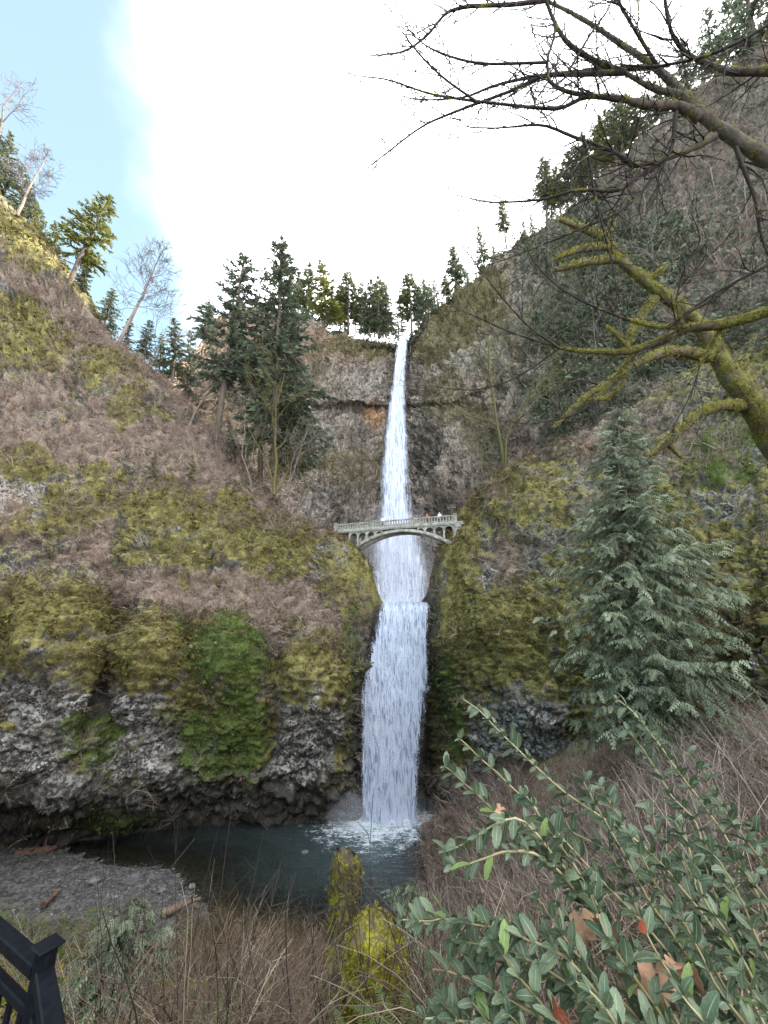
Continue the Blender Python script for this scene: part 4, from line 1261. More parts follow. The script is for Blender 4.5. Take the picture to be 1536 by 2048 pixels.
ga = cell_area(G)
vis = (S > -140) & (S < 1640) & (T < 1660) & (G.row < 8.6)
fallz = ((S < 722) | (S > 862) | (T < 1150)) & ~((S > 745) & (S < 862))
wind = 0.5 + 0.5 * fbm(p0 * 0.5, 3, 81)
scatter("moss", gp, gn, ga * vis * fallz * (np.clip(moss - 0.2, 0, 1) + 0.04) * (1 - 0.7 * lich) * (0.3 + wind), 9500, PM, 0.12, 0.38, M['v_moss'], "olive and yellow moss pillows clothing the gorge walls", "moss", seed=1,
        tint_fn=lambda ix, r: np.clip(0.22 + 0.55 * moss[ix] * wind[ix] + r.normal(0, 0.15, len(ix)), 0, 1), zsq=0.8)
scatter("dry_grass", gp, gn, ga * vis * fallz * (0.3 + brush + 0.4 * moss) * (1 - 0.7 * lich) * (1 - wet_dark), 8200, PG, 0.5, 1.3, M['v_dry'], "pale dead grass hanging on the gorge slopes", "grass", seed=2, up_mix=0.3)
scatter("brush", gp, gn, ga * vis * fallz * (np.clip(brush - 0.2, 0, 1) + 0.05) * (1 - 0.7 * green), 6400, PT, 0.6, 1.75, M['v_twig'], "leafless purple-brown brush on the slopes left and right of the falls", "brush", seed=3)
scatter("ground_cover", gp, gn, ga * vis * fallz * (np.clip(green - 0.15, 0, 1) + 0.035 * (1 - lich)), 6500, PL, 0.18, 0.55, M['v_green'], "fresh green leaves hanging in the seep and cracks of the left wall", "leaves", seed=4)

scatter("moss_cushions", gp, gn, ga * vis * fallz * np.clip(moss - 0.3, 0, 1) ** 1.3 * (1 - 0.95 * lich) * (0.1 + wind ** 2), 5500, PC, 0.16, 0.55, M['v_cushion'], "rounded yellow-green moss cushions on the ledges of the gorge walls", "moss", seed=11, smooth=True, up_mix=0.55, tilt=0.2,
        tint_fn=lambda ix, r: np.clip(0.15 + 0.6 * moss[ix] * wind[ix] + r.normal(0, 0.17, len(ix)), 0, 1))
# low hedge of withered fern and grass straight on the rocks' rim
rim = np.exp(-((G.row - 7.9) / 0.35) ** 2) + 0.5 * np.exp(-((G.row - 4.1) / 0.3) ** 2)
scatter("withered_fern", gp, gn, ga * vis * fallz * rim * (T > 880), 2600, PG, 0.7, 1.5, M['v_dry'], "withered fern and grass fringing the rims of the gorge", "grass", seed=5, up_mix=0.6,
        tint_fn=lambda ix, r: r.normal(0.32, 0.14, len(ix)))

da = cell_area(D)
vis2 = (S2 > 330) & (S2 < 1640) & (D.row < 7.5) & (D.row > 0.8)
scatter("slope_shrubs", dp, dn, da * vis2 * np.clip(green2 + 0.12 * near, 0, 1) * (S2 > 1010), 4200, PF, 0.9, 2.7, M['v_slope'], "grey-green evergreen shrubs covering the right-hand slope", "shrubs", seed=6, up_mix=0.6)
scatter("slope_brush", dp, dn, da * vis2 * np.clip(brush2 - 0.1, 0, 1) * (1 - 0.5 * green2), 4200, PT, 0.9, 2.8, M['v_twig'], "grey leafless brush on the right-hand slope under the ridge", "brush", seed=7,
        tint_fn=lambda ix, r: r.normal(0.68, 0.2, len(ix)))
scatter("cliff_grass", dp, dn, da * vis2 * (moss2 * 0.7 + np.exp(-((D.row - 7.0) / 0.18) ** 2) * 0.8) * (S2 < 1100), 3200, PG, 0.9, 2.2, M['v_dry'], "dry grass tufts along the cliff's rim and ledges", "grass", seed=8, up_mix=0.5)

rimw = (D.row > 6.95) & (D.row < 8.6) & (S2 > 560) & (S2 < 1010)
scatter("rim_shrubs", dp, dn, da * rimw, 1000, PF, 1.2, 3.2, M['v_slope'], "dark low shrubs along the rim of the cliff under the firs", "shrubs", seed=12, up_mix=0.9, tint_fn=lambda ix, r: r.normal(0.3, 0.15, len(ix)))

# ------------------------------------------------------------------ trees
M['bark_fir'] = mat_bark("fir_bark", (0.05, 0.04, 0.034), (0.16, 0.135, 0.115), 0.0, 1.2)
M['bark_grey'] = mat_bark("grey_bark", (0.07, 0.06, 0.055), (0.20, 0.175, 0.16), 0.15, 1.5)
M['bark_moss'] = mat_bark("mossy_bark", (0.035, 0.028, 0.020), (0.13, 0.105, 0.075), 0.50, 6.0, ((0.050, 0.048, 0.015), (0.16, 0.155, 0.042)))
M['bark_limb'] = mat_bark("limb_bark", (0.030, 0.025, 0.022), (0.12, 0.10, 0.085), 0.18, 6.0, ((0.045, 0.043, 0.015), (0.14, 0.13, 0.042)))
M['bark_dark'] = mat_bark("dark_twigs", (0.018, 0.014, 0.013), (0.055, 0.045, 0.042), 0.1, 8.0)
M['fir'] = mat_leaf("fir_needles", [(0.1, (0.034, 0.044, 0.024)), (0.5, (0.090, 0.108, 0.054)), (0.9, (0.18, 0.19, 0.09))], 0.65, 0.2, 0.3, 0.15)
M['fir_dark'] = mat_leaf("dark_fir_needles", [(0.1, (0.036, 0.048, 0.034)), (0.5, (0.098, 0.122, 0.082)), (0.9, (0.20, 0.23, 0.16))], 0.65, 0.2, 0.25, 0.2)
M['fir_gold'] = mat_leaf("sunlit_yellow_fir_needles", [(0.1, (0.045, 0.055, 0.015)), (0.5, (0.115, 0.125, 0.032)), (0.9, (0.22, 0.205, 0.055))], 0.65, 0.2, 0.35, 0.15)  # yellow firs; for the sunlit ones, sunlight put into the colour
M['cedar'] = mat_leaf("cedar_sprays", [(0.1, (0.034, 0.046, 0.028)), (0.5, (0.140, 0.170, 0.110)), (0.9, (0.33, 0.37, 0.26))], 0.6, 0.25, 0.25, 0.5)


def conifer_mesh(seed, nb, ns, crown0=0.25, R=0.17, droop=0.25, ragged=0.35, top_thin=0.75, needle=0.035, blades=5):
    """unit-height fir: returns (trunk+limbs mesh, needles mesh)"""
    r = np.random.default_rng(seed)
    m = MB()
    zz = np.linspace(0, 1, 9)
    wob = np.cumsum(r.normal(0, 0.0025, (9, 2)), 0)
    axis = np.stack([wob[:, 0], wob[:, 1], zz], 1)
    m.tube(axis, 0.0125 * (1 - zz) ** 0.8 + 0.0012, 7)
    V, Fc, T_, n = [], [], [], 0
    for i in range(nb):
        t = (i + r.random()) / nb
        h = crown0 + (0.985 - crown0) * t
        prof = (1 - t) ** top_thin * (0.35 + 0.65 * min(1, t * 5 + 0.25))
        L = R * prof * (1 - ragged + 1.6 * ragged * r.random()) + 0.012
        if r.random() < 0.10: L *= 0.45
        az = r.random() * 6.28
        c0 = np.array([np.interp(h, zz, axis[:, 0]), np.interp(h, zz, axis[:, 1]), h])
        out = np.array([math.cos(az), math.sin(az), 0])
        rise = 0.28 * t - droop * (1 - t) + r.normal(0, 0.07)
        k = 4
        tt = np.linspace(0, 1, k)
        pts = c0 + out * (L * tt)[:, None] + np.array([0, 0, 1]) * (L * (rise * tt - 0.22 * tt ** 2 + 0.16 * tt ** 3))[:, None]
        m.tube(pts, 0.0022 * (1 - tt) + 0.0005, 3, cap=False)
        nsp = max(3, int(ns * (0.35 + 0.65 * L / R)))
        tb_ = 0.15 + 0.87 * (np.arange(nsp) + r.random(nsp)) / nsp
        base = np.stack([np.interp(tb_, tt, pts[:, q]) for q in range(3)], 1)
        tg = pts[-1] - pts[0]; tg = tg / np.linalg.norm(tg)
        sdv = np.cross(tg, [0, 0, 1.0]); sdv /= np.linalg.norm(sdv) + 1e-9
        tint = np.clip(0.5 + 0.25 * r.normal() * 0.7 + 0.12 * (t - 0.5), 0, 1)
        for j in range(blades):
            a = r.uniform(-1.15, 1.15, nsp)
            dirs = tg[None] * np.cos(a)[:, None] + sdv[None] * np.sin(a)[:, None] + r.normal(0, 0.22, (nsp, 3)) + np.array([0, 0, -0.18])
            dirs /= np.linalg.norm(dirs, axis=1)[:, None]
            ln = needle * (0.7 + 0.8 * r.random(nsp)) * (0.55 + 0.6 * (1 - t))
            sd2 = np.cross(dirs, r.normal(0, 1, (nsp, 3))); sd2 /= np.linalg.norm(sd2, axis=1)[:, None] + 1e-9
            wd = ln * 0.17
            v = np.stack([base - sd2 * wd[:, None] * 0.5, base + dirs * (ln * 0.45)[:, None] + sd2 * wd[:, None], base + dirs * ln[:, None], base + dirs * (ln * 0.4)[:, None] - sd2 * wd[:, None]], 1)
            ff = (np.arange(nsp) * 4)[:, None, None] + np.array([(0, 1, 2), (0, 2, 3)])[None]
            V.append(v.reshape(-1, 3)); Fc.append(ff.reshape(-1, 3) + n); T_.append(np.full(nsp * 4, tint)); n += nsp * 4
    nm = mesh_np("needles", np.concatenate(V), np.concatenate(Fc), {"tint": ('FLOAT', np.concatenate(T_))}, False)
    return m.mesh("fir_trunk", True), nm


FIRS = [conifer_mesh(100 + i, 110, 8, crown0=c0, R=R_c, ragged=rg * 0.75, top_thin=tt_, needle=0.040, blades=4) for i, (c0, R_c, rg, tt_) in enumerate(
    [(0.24, 0.14, 0.4, 0.75), (0.14, 0.16, 0.45, 0.8), (0.34, 0.12, 0.5, 0.65), (0.08, 0.18, 0.4, 0.9), (0.38, 0.15, 0.5, 0.55), (0.08, 0.22, 0.45, 0.8)])]
MIDFIRS = [conifer_mesh(120 + i, 120, 12, crown0=c0, R=R_c, ragged=rg, top_thin=tt_, needle=0.027, blades=4) for i, (c0, R_c, rg, tt_) in enumerate(
    [(0.28, 0.15, 0.4, 0.65), (0.14, 0.16, 0.38, 0.8), (0.36, 0.12, 0.45, 0.6), (0.10, 0.19, 0.35, 0.85), (0.40, 0.15, 0.45, 0.5), (0.08, 0.22, 0.4, 0.8)])]
BIGFIRS = [conifer_mesh(131, 120, 15, 0.34, 0.15, 0.30, 0.65, 0.6, 0.024, 4), conifer_mesh(132, 190, 16, 0.10, 0.175, 0.35, 0.5, 0.8, 0.024, 4)]
_tinted = {}


def needles_with(me, mat):
    key = (me.name, mat.name)
    if key not in _tinted:
        c = me.copy(); c.materials.clear(); c.materials.append(mat); _tinted[key] = c
    return _tinted[key]


for a_me, b_me in FIRS + MIDFIRS + BIGFIRS:
    a_me.materials.append(M['bark_fir'])


def aim(o, base, tip, spin, wide=1.0):
    ax = Vector(tip - base); H = ax.length
    q = Vector((0, 0, 1)).rotation_difference(ax.normalized())
    o.location = base
    o.rotation_mode = 'QUATERNION'
    o.rotation_quaternion = q @ Matrix.Rotation(spin, 3, 'Z').to_quaternion()
    o.scale = (H * wide, H * wide, H)


def fir(kind, base, tip, Y, mat, label, group, wide=1.0, name="fir_tree", Ytip=None):
    b = P(base[0], base[1], Y); t = P(tip[0], tip[1], Ytip or Y)
    root = empty(name)
    tr, cr = kind
    put("trunk", tr, None, root)
    put("crown", needles_with(cr, mat), None, root)
    aim(root, b, t, random.random() * 6.28, wide)
    tag(root, label, "tree", group)
    return root


G_TOP, G_RIDGE, G_LEFT, G_SLOPE = "firs on the rim above the upper fall", "firs along the right-hand ridge", "trees on the left-hand ridge", "evergreens on the right-hand slope"
# rim above the fall, left to right
rim_list = [
    ((583, 636), (585, 555), 135, 0, 'fir', 1.0, "dark fir at the left end of the rim, half behind the tallest big fir"),
    ((690, 668), (689, 600), 138, 0, 'fir_dark', 1.1, "short fir behind the first of the dark rim group"),
    ((749, 674), (750, 585), 138, 0, 'fir_dark', 1.1, "fir in second row behind the middle of the rim group"),
    ((766, 676), (766, 572), 137, 1, 'fir', 1.0, "fir in second row behind the right of the rim group"),
    ((730, 672), (731, 592), 139, 3, 'fir_dark', 1.0, "low fir in second row left of the rim group's middle"),
    ((836, 655), (836, 580), 133, 1, 'fir_dark', 1.0, "fir close behind the bare-trunked one right of the upper fall"),
    ((858, 632), (858, 575), 130, 0, 'fir', 1.1, "fir between the two steps right of the upper fall"),
    ((596, 640), (598, 560), 133, 2, 'fir', 1.0, "thin dark fir on the rim, leftmost beside the golden fir"),
    ((612, 640), (618, 533), 131, 0, 'fir', 1.1, "fir just left of the golden sunlit fir on the rim"),
    ((655, 648), (641, 530), 129, 3, 'fir_gold', 1.45, "broad golden sunlit fir on the rim of the cliff"),
    ((668, 650), (664, 590), 128, 5, 'fir_gold', 1.1, "small golden fir low beside the broad golden one on the rim"),
    ((680, 664), (682, 575), 134, 2, 'fir', 1.0, "slim fir in the gap right of the golden fir"),
    ((697, 668), (698, 553), 131, 4, 'fir', 1.05, "fir with a bare lower trunk, first of the dark rim group"),
    ((711, 669), (709, 590), 136, 2, 'fir_dark', 0.9, "short slim fir second in the dark rim group"),
    ((722, 670), (723, 572), 133, 0, 'fir', 0.95, "slim fir third in the dark rim group"),
    ((738, 672), (741, 566), 131, 1, 'fir_dark', 1.05, "dense dark fir fourth in the rim group"),
    ((757, 674), (758, 560), 132, 1, 'fir', 1.1, "tallest dense fir in the middle of the rim group"),
    ((773, 676), (774, 580), 133, 3, 'fir_dark', 0.95, "dense fir closest to the gap left of the upper fall"),
    ((797, 680), (800, 600), 137, 5, 'fir_dark', 0.8, "small fir straight above the head of the upper fall"),
    ((824, 672), (820, 556), 129, 4, 'fir', 1.15, "tall fir with bare trunk just right of the upper fall's head"),
    ((846, 640), (848, 566), 128, 3, 'fir_dark', 1.2, "fir on the step right of the upper fall"),
    ((870, 622), (868, 568), 126, 5, 'fir_dark', 1.1, "squat fir on the rim right of the upper fall, second step"),
    ((893, 608), (888, 560), 124, 2, 'fir', 1.2, "small fir below the pair where the ridge starts to climb"),
    ((918, 594), (906, 500), 121, 0, 'fir_dark', 1.1, "tall dark fir where the right-hand ridge starts to climb"),
    ((935, 580), (930, 548), 120, 3, 'fir', 1.1, "low fir beside the tall one at the foot of the ridge"),
]
for b_, t_, Y_, k_, mt_, w_, lab_ in rim_list:
    t_ = (t_[0], t_[1] - 9)
    fir(FIRS[k_], b_, t_, Y_, M[mt_], lab_, G_TOP, w_)
ridge_list = [
    ((972, 556), (955, 452), 117, 1, 'fir', 0.95, "tall fir on the ridge left of the pair with bare trunks"),
    ((992, 530), (985, 488), 114, 3, 'fir', 1.1, "low fir in the notch of the ridge"),
    ((1014, 498), (1002, 398), 110, 4, 'fir', 0.8, "lopsided fir of the pair standing on the ridge knoll"),
    ((1048, 480), (1045, 440), 107, 5, 'fir', 0.9, "small fir right of the knoll pair"),
    ((1066, 470), (1060, 425), 105, 3, 'fir_gold', 0.9, "yellowish small fir on the ridge"),
    ((1094, 446), (1085, 312), 101, 2, 'fir', 1.0, "tall slim fir rising at the corner of the ridge"),
    ((1122, 430), (1110, 335), 98, 0, 'fir_gold', 1.0, "olive fir next to the slim one at the ridge corner"),
    ((1105, 440), (1098, 350), 102, 3, 'fir_dark', 1.0, "fir tucked behind the slim one at the ridge corner"),
    ((1136, 420), (1124, 318), 99, 3, 'fir', 1.0, "dense fir between the olive one and the ridge corner"),
    ((1165, 400), (1150, 285), 96, 0, 'fir_dark', 1.0, "slim dark fir in second row of the upper ridge group"),
    ((1198, 370), (1180, 250), 93, 5, 'fir_dark', 0.7, "broad dark fir in second row of the upper ridge group"),
    ((1232, 345), (1210, 215), 90, 1, 'fir', 0.9, "fir left of the large dense one high on the ridge"),
    ((1268, 315), (1243, 195), 87, 0, 'fir_dark', 1.0, "slim fir right behind the large dense one high on the ridge"),
    ((1308, 280), (1285, 180), 83, 3, 'fir_dark', 0.9, "dense dark fir above the mossy limb's fork"),
    ((1150, 410), (1135, 300), 95, 1, 'fir', 1.1, "fir on the ridge under the drooping bare twigs"),
    ((1180, 385), (1165, 262), 92, 3, 'fir', 1.0, "dense fir on the ridge, third of the upper group"),
    ((1212, 350), (1195, 232), 89, 1, 'fir_gold', 1.1, "olive dense fir on the ridge, fourth of the upper group"),
    ((1248, 325), (1225, 190), 86, 3, 'fir', 1.05, "large dense fir high on the ridge behind the mossy limb"),
    ((1285, 300), (1262, 205), 83, 1, 'fir', 1.0, "fir just right of the large dense one on the ridge"),
    ((1330, 260), (1310, 165), 79, 0, 'fir_dark', 1.0, "thin dark fir high on the ridge by the mossy limb"),
    ((1385, 215), (1362, 70), 75, 5, 'fir_dark', 0.8, "dark evergreen near the top corner, left of two"),
    ((1440, 190), (1410, 10), 71, 5, 'fir_dark', 0.75, "dark evergreen near the top corner, right of two"),
    ((1520, 150), (1480, -90), 66, 3, 'fir_dark', 1.0, "dark evergreen cut off by the top right corner"),
]
for b_, t_, Y_, k_, mt_, w_, lab_ in ridge_list:
    fir(MIDFIRS[k_], b_, t_, Y_, M[mt_], lab_, G_RIDGE, w_)
slope_list = [
    ((1175, 560), (1150, 430), 84, 5, 0.9, "evergreen high on the right slope under the ridge corner"),
    ((1260, 560), (1225, 410), 75, 5, 0.9, "evergreen on the right slope above the mossy stub"),
    ((1165, 720), (1140, 580), 78, 5, 1.0, "evergreen on the slope left of the crossing mossy bough"),
    ((1300, 700), (1270, 560), 66, 5, 0.9, "evergreen on the slope behind the crossing mossy boughs"),
    ((1400, 620), (1360, 450), 60, 5, 0.9, "evergreen on the slope above the mossy trunk"),
    ((1230, 830), (1200, 690), 60, 5, 1.0, "evergreen on the slope just above the cedar's tip"),
    ((1120, 850), (1105, 740), 72, 5, 0.9, "evergreen on the slope left of the cedar's tip"),
    ((1500, 740), (1465, 560), 47, 5, 1.0, "dark evergreen behind the mossy trunk at the picture's edge"),
    ((1580, 800), (1530, 580), 42, 5, 1.0, "dark evergreen cut by the right edge behind the mossy trunk"),
    ((1008, 935), (998, 845), 55, 1, 1.2, "small blue-green fir on the right bluff below the bare tree"),
]
for b_, t_, Y_, k_, w_, lab_ in slope_list:
    fir(MIDFIRS[k_], b_, t_, Y_, M['v_slope'], lab_, G_SLOPE, w_)
left_list = [
    ((-30, 395), (0, 235), 57, 1, 'fir', 0.8, "dark fir cut off by the left edge on the ridge"),
    ((40, 470), (48, 325), 60, 3, 'fir', 0.85, "dense fir on the left ridge behind the bare larch"),
    ((95, 530), (75, 400), 60, 5, 'fir_gold', 0.6, "yellow-green leaning fir on the left ridge beside the bare larch"),
    ((5, 420), (20, 262), 59, 1, 'fir', 0.8, "dark fir behind the bare crown at the left edge"),
    ((70, 505), (62, 375), 62, 3, 'fir_dark', 0.8, "shaded fir in the middle of the left ridge group"),
    ((118, 545), (108, 440), 61, 1, 'fir_gold', 0.9, "yellow-green fir at the lower end of the left ridge group"),
    ((250, 715), (262, 630), 68, 1, 'fir_dark', 1.0, "bluish fir behind the leaning larch's trunk"),
    ((318, 760), (325, 665), 76, 3, 'fir', 1.1, "fir between the bluish one and the dense green one in the dip"),
    ((138, 565), (218, 388), 59, 0, 'fir_gold', 1.35, "sunlit fir leaning right against the blue sky"),
    ((160, 620), (175, 520), 63, 2, 'fir', 1.0, "slim fir just below the leaning sunlit fir"),
    ((205, 665), (228, 575), 66, 3, 'fir_gold', 1.35, "small golden fir between the two leaning trees on the left ridge"),
    ((285, 745), (300, 640), 72, 0, 'fir_dark', 1.1, "bluish fir right of the bare leaning larch"),
    ((345, 765), (350, 635), 74, 1, 'fir', 1.2, "dense green fir in the dip between left ridge and cliff"),
    ((372, 800), (385, 660), 80, 3, 'fir_dark', 1.1, "dark fir in the dip next to the dense green one"),
    ((402, 720), (418, 600), 109, 2, 'fir_dark', 1.2, "fir on the skyline left of the big firs"),
    ((467, 925), (458, 838), 55, 1, 'fir_dark', 1.1, "small fir at the foot of the big grey trunk"),
    ((306, 960), (310, 903), 47.5, 5, 'fir', 1.1, "little fir sapling on the brushy left slope"),
    ((380, 962), (386, 915), 48.5, 5, 'fir_gold', 1.3, "little yellowish evergreen bush on the left slope"),
]
for b_, t_, Y_, k_, mt_, w_, lab_ in left_list:
    fir(MIDFIRS[k_], b_, t_, Y_, M[mt_], lab_, G_LEFT, w_)
G_BIG = "big firs left of the upper fall"
fir(BIGFIRS[0], (428, 915), (492, 512), 56, M['fir_dark'], "tall open fir with a long grey bare trunk", G_BIG, 1.0)
fir(BIGFIRS[1], (548, 950), (563, 472), 58, M['fir_dark'], "tallest dark dense fir left of the upper fall", G_BIG, 1.0)
fir(BIGFIRS[0], (520, 965), (530, 600), 60, M['fir_dark'], "fir tucked between the two big firs", G_BIG, 0.9)
fir(BIGFIRS[1], (585, 960), (590, 650), 62, M['fir_dark'], "shorter dark fir right behind the tallest one", G_BIG, 0.8)


# ---- leafless trees
def grow(out, p, d, L, r, lev, maxlev, R_, wob=0.18, up=0.08, kids=(5, 5, 4), n=6):
    pts = [np.array(p)]; d = np.array(d, float); d /= np.linalg.norm(d)
    for i in range(n):
        d = d + R_.normal(0, wob, 3) + np.array([0, 0, up]); d /= np.linalg.norm(d)
        pts.append(pts[-1] + d * L / n)
    pts = np.array(pts); tt = np.linspace(0, 1, n + 1)
    out.append((lev, pts, r * (1 - 0.75 * tt)))
    if lev < maxlev:
        for q in range(kids[lev]):
            t = 0.25 + 0.73 * (q + R_.random()) / kids[lev]
            b = np.array([np.interp(t, tt, pts[:, k]) for k in range(3)])
            dd = pts[min(n, int(t * n) + 1)] - pts[max(0, int(t * n) - 1)]; dd /= np.linalg.norm(dd)
            sd = R_.normal(0, 1, 3); sd -= dd * sd.dot(dd); sd /= np.linalg.norm(sd) + 1e-9
            a = R_.uniform(0.5, 1.05)
            grow(out, b, dd * math.cos(a) + sd * math.sin(a), L * R_.uniform(0.35, 0.6) * (1.15 - 0.4 * t), r * (1 - 0.75 * t) * 0.6, lev + 1, maxlev, R_, wob, up, kids, n)


def bare_tree(base, tip, Y, seed, label, bark, group=None, spread=1.0, stems=1, r0=None, kids=(9, 6, 5), fine=0.006, lean=0.0, name="bare_tree", larch=False, wob=0.13, twig=None):
    r = np.random.default_rng(seed)
    b = P(base[0], base[1], Y); t = P(tip[0], tip[1], Y)
    H = np.linalg.norm(t - b); ax = (t - b) / H
    out = []
    r0 = r0 or H * 0.014
    root = empty(name, tuple(b))
    for s_ in range(stems):
        d0 = ax + (r.normal(0, 0.32, 3) * np.array([1, 1, 0.2]) if stems > 1 and s_ else 0)
        Ls = H * (1.0 if s_ == 0 else r.uniform(0.55, 0.9))
        if larch:
            n = 10; tt = np.linspace(0, 1, n + 1)
            pts = ax[None] * (H * tt)[:, None] + np.cumsum(r.normal(0, H * 0.004, (n + 1, 3)), 0)
            out.append((0, pts, r0 * (1 - 0.9 * tt)))
            for q in range(larch):
                tq = 0.34 + 0.64 * (q + r.random()) / larch
                az = r.random() * 6.28
                side = np.array([math.cos(az), math.sin(az), 0.15 + 0.35 * tq])
                Lq = H * 0.30 * spread * (1.05 - tq) ** 0.65 * r.uniform(0.5, 1.15)
                grow(out, ax * H * tq, side, Lq, r0 * 0.22 * (1.1 - tq) + 0.004, 1, 3, r, 0.16, 0.10, (0, 6, 3), 4)
        else:
            grow(out, (0, 0, 0), d0, Ls, r0 * (1 if s_ == 0 else 0.75), 0, 3, r, wob, 0.04, kids, 7)
    m0, m1 = MB(), MB()
    for lev, pts, rad in out:
        rad = np.maximum(rad, fine)
        if lev == 0: m0.tube(pts, rad, 7)
        else: m1.tube(pts, rad, 4 if lev == 1 else 3, tint=r.random(), cap=False)
    put("trunk", m0.mesh("trunk", True), bark, root)
    put("branches", m1.mesh("branches"), twig or bark, root)
    tag(root, label, "tree", group)
    return root, out


M['bark_pale'] = mat_bark("pale_larch_bark", (0.11, 0.085, 0.075), (0.27, 0.21, 0.18), 0.0, 1.0)
M['twig_pale'] = mat_bark("pale_grey_twigs", (0.10, 0.09, 0.085), (0.26, 0.24, 0.23), 0.1, 1.0)
M['twig_grey'] = mat_bark("grey_twigs", (0.06, 0.052, 0.058), (0.15, 0.13, 0.14), 0.0, 1.0)
bare_tree((232, 692), (330, 492), 59, 201, "bare larch leaning right on the left ridge", M['bark_pale'], G_LEFT, 1.25, r0=0.36, larch=44, fine=0.028, twig=M['twig_grey'])
bare_tree((30, 440), (95, 305), 57, 202, "bare larch with a pale trunk among the firs of the left ridge", M['bark_pale'], G_LEFT, 1.3, r0=0.30, larch=38, fine=0.028, twig=M['twig_grey'])
bare_tree((-25, 330), (38, 212), 55, 203, "bare crown at the upper left edge of the ridge", M['bark_grey'], G_LEFT, 1.3, r0=0.3, fine=0.026, kids=(8, 6, 5), twig=M['twig_grey'])
bare_tree((275, 770), (318, 640), 63, 204, "thin crooked leafless tree below the leaning larch", M['bark_grey'], G_LEFT, r0=0.18, fine=0.024, kids=(7, 5, 4))
bare_tree((370, 885), (418, 640), 56, 205, "slim leafless tree left of the big grey trunk", M['bark_grey'], "leafless trees on the left slope", r0=0.24, fine=0.022, kids=(10, 5, 4))
bare_tree((548, 990), (536, 770), 51.5, 206, "mossy many-stemmed leafless maple on the left bluff", M['bark_moss'], "leafless trees on the left slope", stems=4, r0=0.26, fine=0.02, kids=(9, 6, 5))
bare_tree((505, 985), (470, 830), 52, 207, "slim leafless tree leaning out beside the many-stemmed maple", M['bark_grey'], "leafless trees on the left slope", r0=0.14, fine=0.02, kids=(8, 5, 4))
bare_tree((575, 985), (620, 850), 52.5, 208, "small leafless tree right of the many-stemmed maple", M['bark_grey'], "leafless trees on the left slope", stems=2, r0=0.13, fine=0.02, kids=(8, 5, 4))
bare_tree((1010, 942), (975, 640), 49, 209, "slim bare tree with mossy trunk on the right bluff", M['bark_moss'], None, stems=2, r0=0.24, fine=0.017, kids=(12, 6, 5))
bare_tree((1000, 945), (925, 915), 49, 210, "short mossy sapling leaning out over the bridge from the right bluff", M['bark_moss'], None, r0=0.12, fine=0.015, kids=(6, 4, 3))
for i, (b_, t_, Y_, lab_) in enumerate([
        ((1290, 460), (1262, 290), 72, "pale bare trunk on the upper right slope, first from the ridge"),
        ((1345, 420), (1310, 260), 68, "pale bare trunk on the upper right slope, second from the ridge"),
        ((1415, 350), (1370, 240), 66, "pale bare trunk on the upper right slope, third from the ridge"),
        ((1022, 495), (1010, 398), 109, "bare snag beside the lopsided fir on the ridge knoll")]):
    bare_tree(b_, t_, Y_, 230 + i, lab_, M['bark_grey'], "bare trunks on the right-hand slope", r0=0.22, fine=0.02, kids=(5, 3, 2))

r7 = np.random.default_rng(77)
BT = []
SLOPE_TREES = [(1062, 640, "grey leafless tree on the cliff edge right of the slim mossy bare tree"), (1105, 560, "grey leafless tree on the slope just under the ridge corner firs"), (1150, 640, "grey leafless tree left of the stub boughs of the mossy trunk"),
               (1200, 540, "grey leafless tree under the stub ends of the old maple"), (1275, 440, "grey leafless tree between the overhead limb and the old maple's stub"), (1335, 560, "grey leafless tree above the old maple's trunk"),
               (1380, 480, "grey leafless tree on the brown slope right of the old maple's stub"), (1430, 400, "grey leafless tree below the overhead limb on the brown slope"), (1490, 460, "grey leafless tree on the brown slope near the picture's right edge"),
               (1515, 330, "highest grey leafless tree on the slope, right under the overhead limb"), (1080, 760, "grey leafless tree low on the slope left of the cedar's tip"), (1190, 740, "grey leafless tree low on the slope above the cedar's tip")]
for i, (px_, py_, lab_) in enumerate(SLOPE_TREES):
    j_ = np.argmin((S2 - px_) ** 2 + (T2 - py_) ** 2)
    w_ = dp[j_] - dn[j_] * 0.4
    if i < 3:               # three shapes of thin grey tree, shared by the copies
        root, out = bare_tree((1240 + 60 * i, 640), (1225 + 60 * i, 480), 70, 260 + i, lab_, M['twig_pale'], "leafless trees on the right-hand slope", r0=0.13, fine=0.024, kids=(8, 5, 3))
        BT.append(root); root.location = w_
        continue
    src = BT[i % 3]
    c_ = src.copy(); COL.objects.link(c_); c_.location = w_; c_["label"] = lab_
    c_.rotation_euler = (0, 0, r7.random() * 6.28); s_ = r7.uniform(0.7, 1.15); c_.scale = (s_, s_, s_)
    for ch in src.children:
        k_ = ch.copy(); COL.objects.link(k_); k_.parent = c_

# ------------------------------------------------------------------ the red cedar on the right bank
def proto_spray(seed):
    """flat drooping cedar spray, about 1 long along +y, hanging to -z"""
    r = np.random.default_rng(seed)
    ps = []
    n = 5
    for i in range(n):
        t = (i + 0.6) / n
        c = np.array([0, t, -0.22 * t * t])
        for s_ in (-1, 1):
            L = 0.36 * (1 - 0.6 * t) * r.uniform(0.75, 1.2)
            d = np.array([s_ * 0.8, 0.75, -0.35 + r.normal(0, 0.12)])
            ps.append(blade(c, d, np.array([0, 0, 1.0]), L, 0.060, 0.35, 1))
    ps.append(blade(np.array([0, 0.7, -0.11]), np.array([0, 1, -0.4]), np.array([0, 0, 1.0]), 0.4, 0.05, 0.2, 2))
    return join(ps)


SPR = [proto_spray(300 + i) for i in range(4)]


